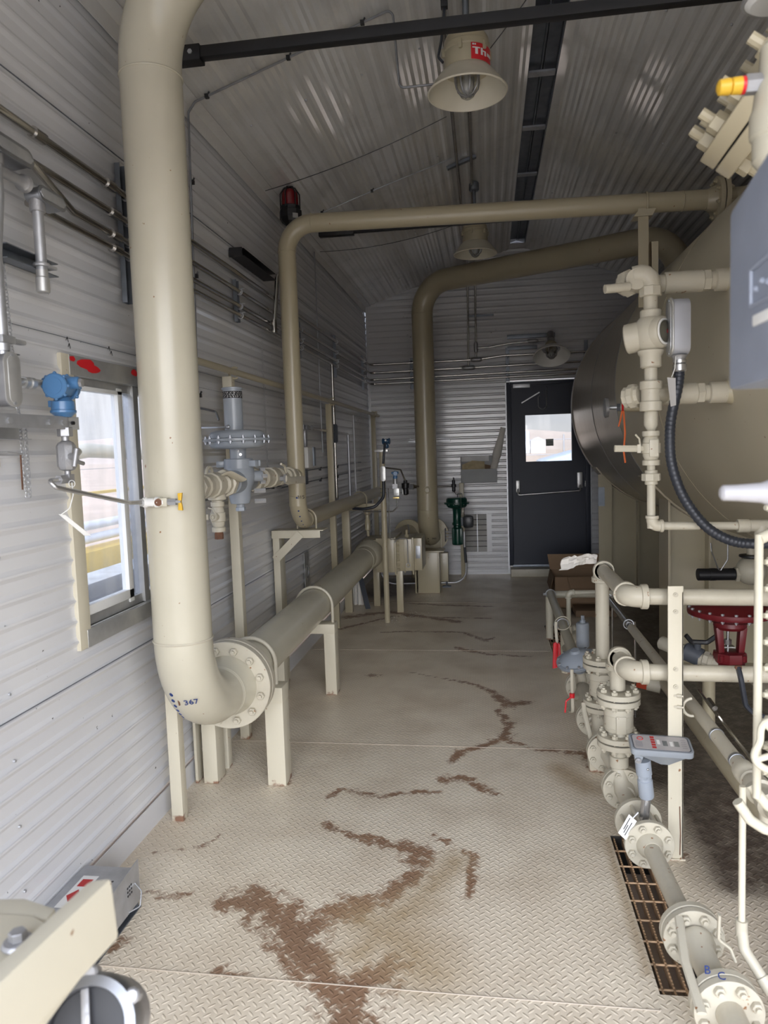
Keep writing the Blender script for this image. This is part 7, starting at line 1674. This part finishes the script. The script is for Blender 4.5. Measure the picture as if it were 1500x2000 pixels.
# ================= THINGS CLOSE TO THE VIEWER =================
def heater():
    t = thing('wall_heater', 'low galvanised heater box on the floor by the near left wall', 'heater', (-1.28, 2.1, 0))
    x0, x1, y0, y1, h = -1.379, -1.19, 1.90, 2.20, .135
    MB().bx(x0, x1-.0, y0, y1, .03, h).build('box', galv, t, bevel=.002)
    MB().prism([(x1, y0, .025), (x1, y1, .025), (x1, y1, h+.03), (x1, y0, h+.005)], (.003, 0, 0)).build('front_panel', galv, t, smooth=0)
    MB().bx(x0, x1, y0+.01, y0+.02, 0, .03).bx(x0, x1, y1-.02, y1-.01, 0, .03).bx(x1-.02, x1+.004, y0, y1, 0.0, .004).build('foot', galvd, t, smooth=0)
    m = MB()
    for (cy, n, cz) in ((2.12, 3, .085), (2.0, 3, .085)):
        for i in range(n):
            for j in range(3): m.cyl((x1+.002, cy+i*.012, cz+j*.013), (x1+.0045, cy+i*.012, cz+j*.013), .0038, seg=8)
    for i in range(5):
        for j in range(4): m.cyl((x1-.045-j*.013, 2.06+i*.014, h-.0005), (x1-.045-j*.013, 2.06+i*.014, h+.001), .004, seg=8)
    m.build('vent_holes', blackm, t)
    lb = MB().quad((x0+.03, 1.97, h+.001), (x0+.085, 1.97, h+.001), (x0+.085, 2.14, h+.001), (x0+.03, 2.14, h+.001)).build('warning_label', white, t, smooth=0)
    MB().add([(x0+.035, 2.03, h+.0016), (x0+.057, 2.0, h+.0016), (x0+.080, 2.03, h+.0016), (x0+.057, 2.065, h+.0016)], [(0, 1, 2, 3)]).quad((x0+.04, 2.08, h+.0016), (x0+.076, 2.08, h+.0016), (x0+.076, 2.12, h+.0016), (x0+.04, 2.12, h+.0016)).build('label_print', redink, lb, smooth=0)
    MB().tube([(x1+.003, 2.17, .10), (x1+.03, 2.16, .08), (x1+.032, 2.14, .04), (x1+.003, 2.12, .03)], .002, bend=.01, seg=6).build('wire_loop', galv, t)
heater()
def foreground_left():
    t = thing('foreground_frame', 'out-of-focus cream tube beam end and bolted plate in the bottom left corner', 'frame', (-.6, .55, .84))
    MB().prism([(-.497, .80, .985), (-.467, .80, .990), (-.462, .80, .912), (-.492, .80, .905)], (-.12, -.9, -.02)).build('beam', creamp, t, bevel=.006)
    pl = MB(); out = []
    for k in range(9): a = radians(100-100*k/8*1.0); 
    out = [(-1.0, .45, .86), (-1.0, .86, .872), (-.62, .86, .872), (-.50, .80, .876), (-.50, .45, .87)]
    pl.prism(out, (0, 0, .02)); pl.build('plate', creamp, t, bevel=.004)
    MB().prism([(-1.0, .87, .865), (-.66, .90, .872), (-.60, .88, .874), (-.60, .86, .872), (-1.0, .845, .865)], (0, 0, .016)).build('upper_plate', greyp if False else creamd, t, bevel=.003)
    MB().lathe((-.60, .80, .894), (0, 0, 1), [(.019, 0), (.020, .002), (.017, .006), (.011, .006)], 18).hexp((-.60, .80, .900), (-.60, .80, .912), .011, ch=.001).build('bolt', cast, t)
    c = V((-.515, .80, .785)); ax = V((.25, -.75, .55)).normalized()
    w = thing('cast_cover', 'out-of-focus bare metal cover with lugs and a dark opening, bottom left corner', 'cover', c-V((0, 0, .06)))
    MB().lathe(c, ax, [(.062, -.05), (.064, 0), (.060, .012), (.048, .014), (.046, .004)], 40, True, False).build('shell', galvw, w)
    MB().lathe(c, ax, [(.046, .004), (.045, -.01), (0.0, -.012)], 36, False, True).build('dark_opening', blackm, w)
    x_, y_, _ = frame(ax)
    for k in range(6):
        a = 2*pi*k/6+.5; o = c+(x_*cos(a)+y_*sin(a))*.062; MB().cyl(o-ax*.02, o+ax*.012, .010, seg=10, ch=.003).build('lug', cast, w)
    for k in range(1):
        a = pi/2+.1; d_ = x_*cos(a)+y_*sin(a); MB().bar(c-d_*.046+ax*.004, c+d_*.046+ax*.004, .010, .007, up=ax).build('spoke', cast, w, bevel=.002)
    MB().cyl(c-ax*.05, c-ax*.16, .05, .055, seg=24).build('neck', cast, w)
foreground_left()
def foreground_right():
    X = .299
    t = thing('display_housing', 'out-of-focus blue-grey instrument housing with a cut corner at the right edge', 'box', (X+.04, .85, 1.56))
    pts = [(X, .978, 1.560), (X, .978, 1.775), (X, .86, 1.800), (X, .60, 1.850), (X, .60, 1.565)]
    MB().prism(pts, (.09, 0, 0)).build('body', mat('blue_grey_housing', (.27, .30, .37), .42, .1, var=.08, scale=12, bump=.1), t, bevel=.007)
    fr = MB()
    y0, y1, z0, z1 = .74, .895, 1.648, 1.688
    for (a, b) in (((y0, z0), (y1, z0)), ((y1, z0), (y1, z1)), ((y1, z1), (y0, z1+.01))): fr.tube([(X-.001, a[0], a[1]), (X-.001, b[0], b[1])], .0025, seg=8)
    for k in range(5): fr.sph((X-.0005, .88-k*.018, 1.664+.005*(k % 2)), .004, seg=8, rings=5)
    fr.build('raised_label', t and MATS['blue_grey_housing'], t)
    MB().box((X-.001, .852, 1.630), (.003, .07, .012)).box((X-.001, .73, 1.625), (.003, .05, .014)).build('label_strip', white, t, bevel=.001)
    MB().cyl((X+.045, .85, 1.58), (X+.045, .85, 1.20), .02, seg=14).cyl((X+.09, .85, 1.7), (X+.9, 1.05, 1.7), .02, seg=12).build('mount', galv, t)
    # pale lever handle
    l = thing('pale_lever', 'out-of-focus pale metal lever pointing left at the right edge', 'lever', (.36, 1.0, 1.41))
    MB().lathe((.297, 1.0, 1.430), V((1, 0, -.02)), [(.006, 0), (.010, .003), (.0105, .02), (.013, .05), (.020, .066), (.022, .10), (.016, .13), (.016, .3)], 20).build('handle', mat('pale_metal', (.46, .455, .48), .45, .1), l)
    MB().cyl((.375, 1.0, 1.43), (.375, 1.0, 1.36), .014, seg=14).cyl((.375, 1.0, 1.425), (.375, 1.0, 1.445), .012, seg=12).build('stem', greyl, l)
    # bolted flange pair above
    f = thing('tilted_flange', 'thick tan bolted flange pair seen edge-on at the top right corner', 'flange', (.62, 1.6, 2.0))
    ax = V((.798, -.028, -.603)).normalized(); c = V((.586, 1.6, 2.262))
    for s_ in (0, 1): MB().cyl(c+ax*(s_*.038), c+ax*(s_*.038+.034), .235, seg=56, ch=.002).build('flange', tanp, f)
    MB().cyl(c+ax*.033, c+ax*.039, .222, seg=48).build('gasket', blackm, f)
    x_, y_, _ = frame(ax)
    for k in range(16):
        a = 2*pi*(k+.5)/16; o = c+(x_*cos(a)+y_*sin(a))*.200
        MB().cyl(o-ax*.05, o+ax*.13, .011, seg=10).hexp(o-ax*.024, o, .021, ch=.002).hexp(o+ax*.072, o+ax*.095, .021, ch=.002).build('bolt', tanp, f)
    MB().cyl(c-ax*.02, c+ax*0, .12, seg=32).cyl(c+ax*.07, c+ax*.6, .14, seg=32).build('hub', tanp, f)
    # fitting and yellow plug
    g = thing('cream_fitting', 'out-of-focus bulky cream fitting at the top right edge', 'fitting', (.42, 1.2, 1.9))
    MB().lathe((.436, 1.2, 2.085), (0, 0, -1), [(.012, 0), (.026, .015), (.028, .06), (.032, .07), (.036, .10), (.040, .11), (.040, .14), (.036, .145), (.036, .175), (.025, .19), (.02, .3)], 24).tube([(.44, 1.2, 2.0), (.9, 1.3, 2.0)], .03, seg=18).build('body', cream, g)
    p = thing('yellow_plug', 'small bright yellow plug with a red ring pointing left at the top right', 'plug', (.37, 1.2, 2.0))
    ax = V((1, .0, .01))
    MB().lathe((.349, 1.2, 2.020), ax, [(.006, 0), (.011, .003), (.012, .018), (.009, .019), (.012, .021), (.0125, .034)], 14).build('cap', yellow, p)
    MB().cyl((.383, 1.2, 2.020), (.388, 1.2, 2.020), .0125, seg=16).build('red_ring', redtag, p)
    MB().cyl((.388, 1.2, 2.020), (.412, 1.2, 2.020), .0145, seg=6, ch=.001).cyl((.41, 1.2, 2.020), (.45, 1.2, 2.021), .011, seg=14).build('adapter', cast, p)
    r = thing('round_lamp_edge', 'white round lamp rim cut off by the top right corner', 'lamp', (.53, 1.5, 2.3))
    MB().lathe((.535, 1.5, 2.292), (0, 0, 1), [(.0, -.006), (.04, -.005), (.052, .004), (.052, .02), (.03, .06), (.02, .15), (.02, .9)], 32).build('body', white, r)
    MB().ring((.535, 1.5, 2.296), (0, 0, 1), .052, .0035, 32, 8).build('rim', galv, r)
foreground_right()
def gauge_column():
    x, y = .555, 1.6
    t = thing('level_gauge', 'tall cream level gauge column with a row of nuts at the right edge', 'gauge', (x+.02, y, .72))
    MB().tube([(x-.003, y, 1.300), (x-.003, y, .735)], .0085, seg=14).build('gauge_rod', cream, t)
    MB().bx(x+.050, x+.10, y+.01, y+.05, .82, 1.5).build('chamber', cream, t, bevel=.004)
    for k in range(11):
        z = .79+k*.0565; MB().hexp((x+.030, y+.006, z), (x+.016, y+.002, z), .011, ch=.001).cyl((x+.055, y+.014, z), (x+.008, y-.0, z), .0055, seg=10).build('nut', cream, t)
    MB().tube([(x-.003, y, 1.29), (x+.05, y+.02, 1.31), (x+.4, y+.1, 1.31)], .012, bend=.02, seg=12).build('top_arm', cream, t)
    w = thing('handwheel', 'small cream wheel with a rusty centre nut at the right edge', 'handwheel', (.575, 1.52, .85))
    c = V((.585, 1.52, .872)); ax = V((-.25, -1, .25)).normalized()
    x_, y_, _ = frame(ax); m = MB(); pts = []
    for k in range(60):
        a = 2*pi*k/60; rr = .060+.006*cos(5*a+1.2); pts.append(c+(x_*cos(a)+y_*sin(a))*rr)
    m.sweep(pts+[pts[0]], .0075, 10); m.build('rim', cream, w)
    for k in range(5):
        a = (2*pi*k-1.2)/5; d_ = x_*cos(a)+y_*sin(a); MB().tube([c-ax*.0+d_*.012-ax*.006, c+d_*.062], .0065, seg=10).build('spoke', cream, w)
    MB().cyl(c-ax*.012, c+ax*.008, .018, seg=20, ch=.003).build('hub', cream, w)
    MB().hexp(c+ax*.006, c+ax*.024, .013, ch=.001).build('centre_nut', rustm, w)
    MB().cyl(c-ax*.01, c-ax*.13, .009, seg=12).build('stem', cream, w)
    h = thing('curved_levers', 'pair of curved cream valve handles below the handwheel at the right edge', 'handle', (.57, 1.6, .66))
    MB().tube([(.520, 1.62, .715), (.545, 1.62, .675), (.572, 1.61, .660), (.66, 1.60, .650)], .0115, bend=.02, seg=12).build('lower_handle', cream, h)
    MB().tube([(.545, 1.62, .755), (.575, 1.61, .715), (.605, 1.60, .695), (.68, 1.6, .69)], .0115, bend=.02, seg=12).build('upper_handle', cream, h)
    MB().cyl((.655, 1.61, .70), (.655, 1.61, .62), .014, seg=14).build('stem', creamd, h)
gauge_column()

# things of one kind that repeat share a group
def group_repeats():
    names = {'ball_valve': 'small cream ball valves', 'flanged_valve': 'bolted cream flanged valves', 'lever_valve': 'low lever valves', 'pendant_lamp': 'caged pendant lamps',
             'sensing_tube': 'thin sensing tubes', 'slack_wire': 'slack wires under the ceiling', 'pipe_stand': 'pipe stands along the left wall', 'threaded_pipe': 'threaded pipe lines to the channel post',
             'pressure_transmitter': 'pressure transmitters', 'floor_grating': 'floor gratings', 'tube_post': 'thin posts by the back wall', 'conduit_drop': 'conduit drops on the left wall',
             'flexible_hose': 'black flexible hoses', 'valve_manifold': 'transmitter manifolds', 'wire_fence': 'wire fences outside'}
    for o in COL.objects:
        if o.parent is None and 'label' in o and 'group' not in o:
            b = o.name.split('.')[0]
            if b in names: o['group'] = names[b]
group_repeats()
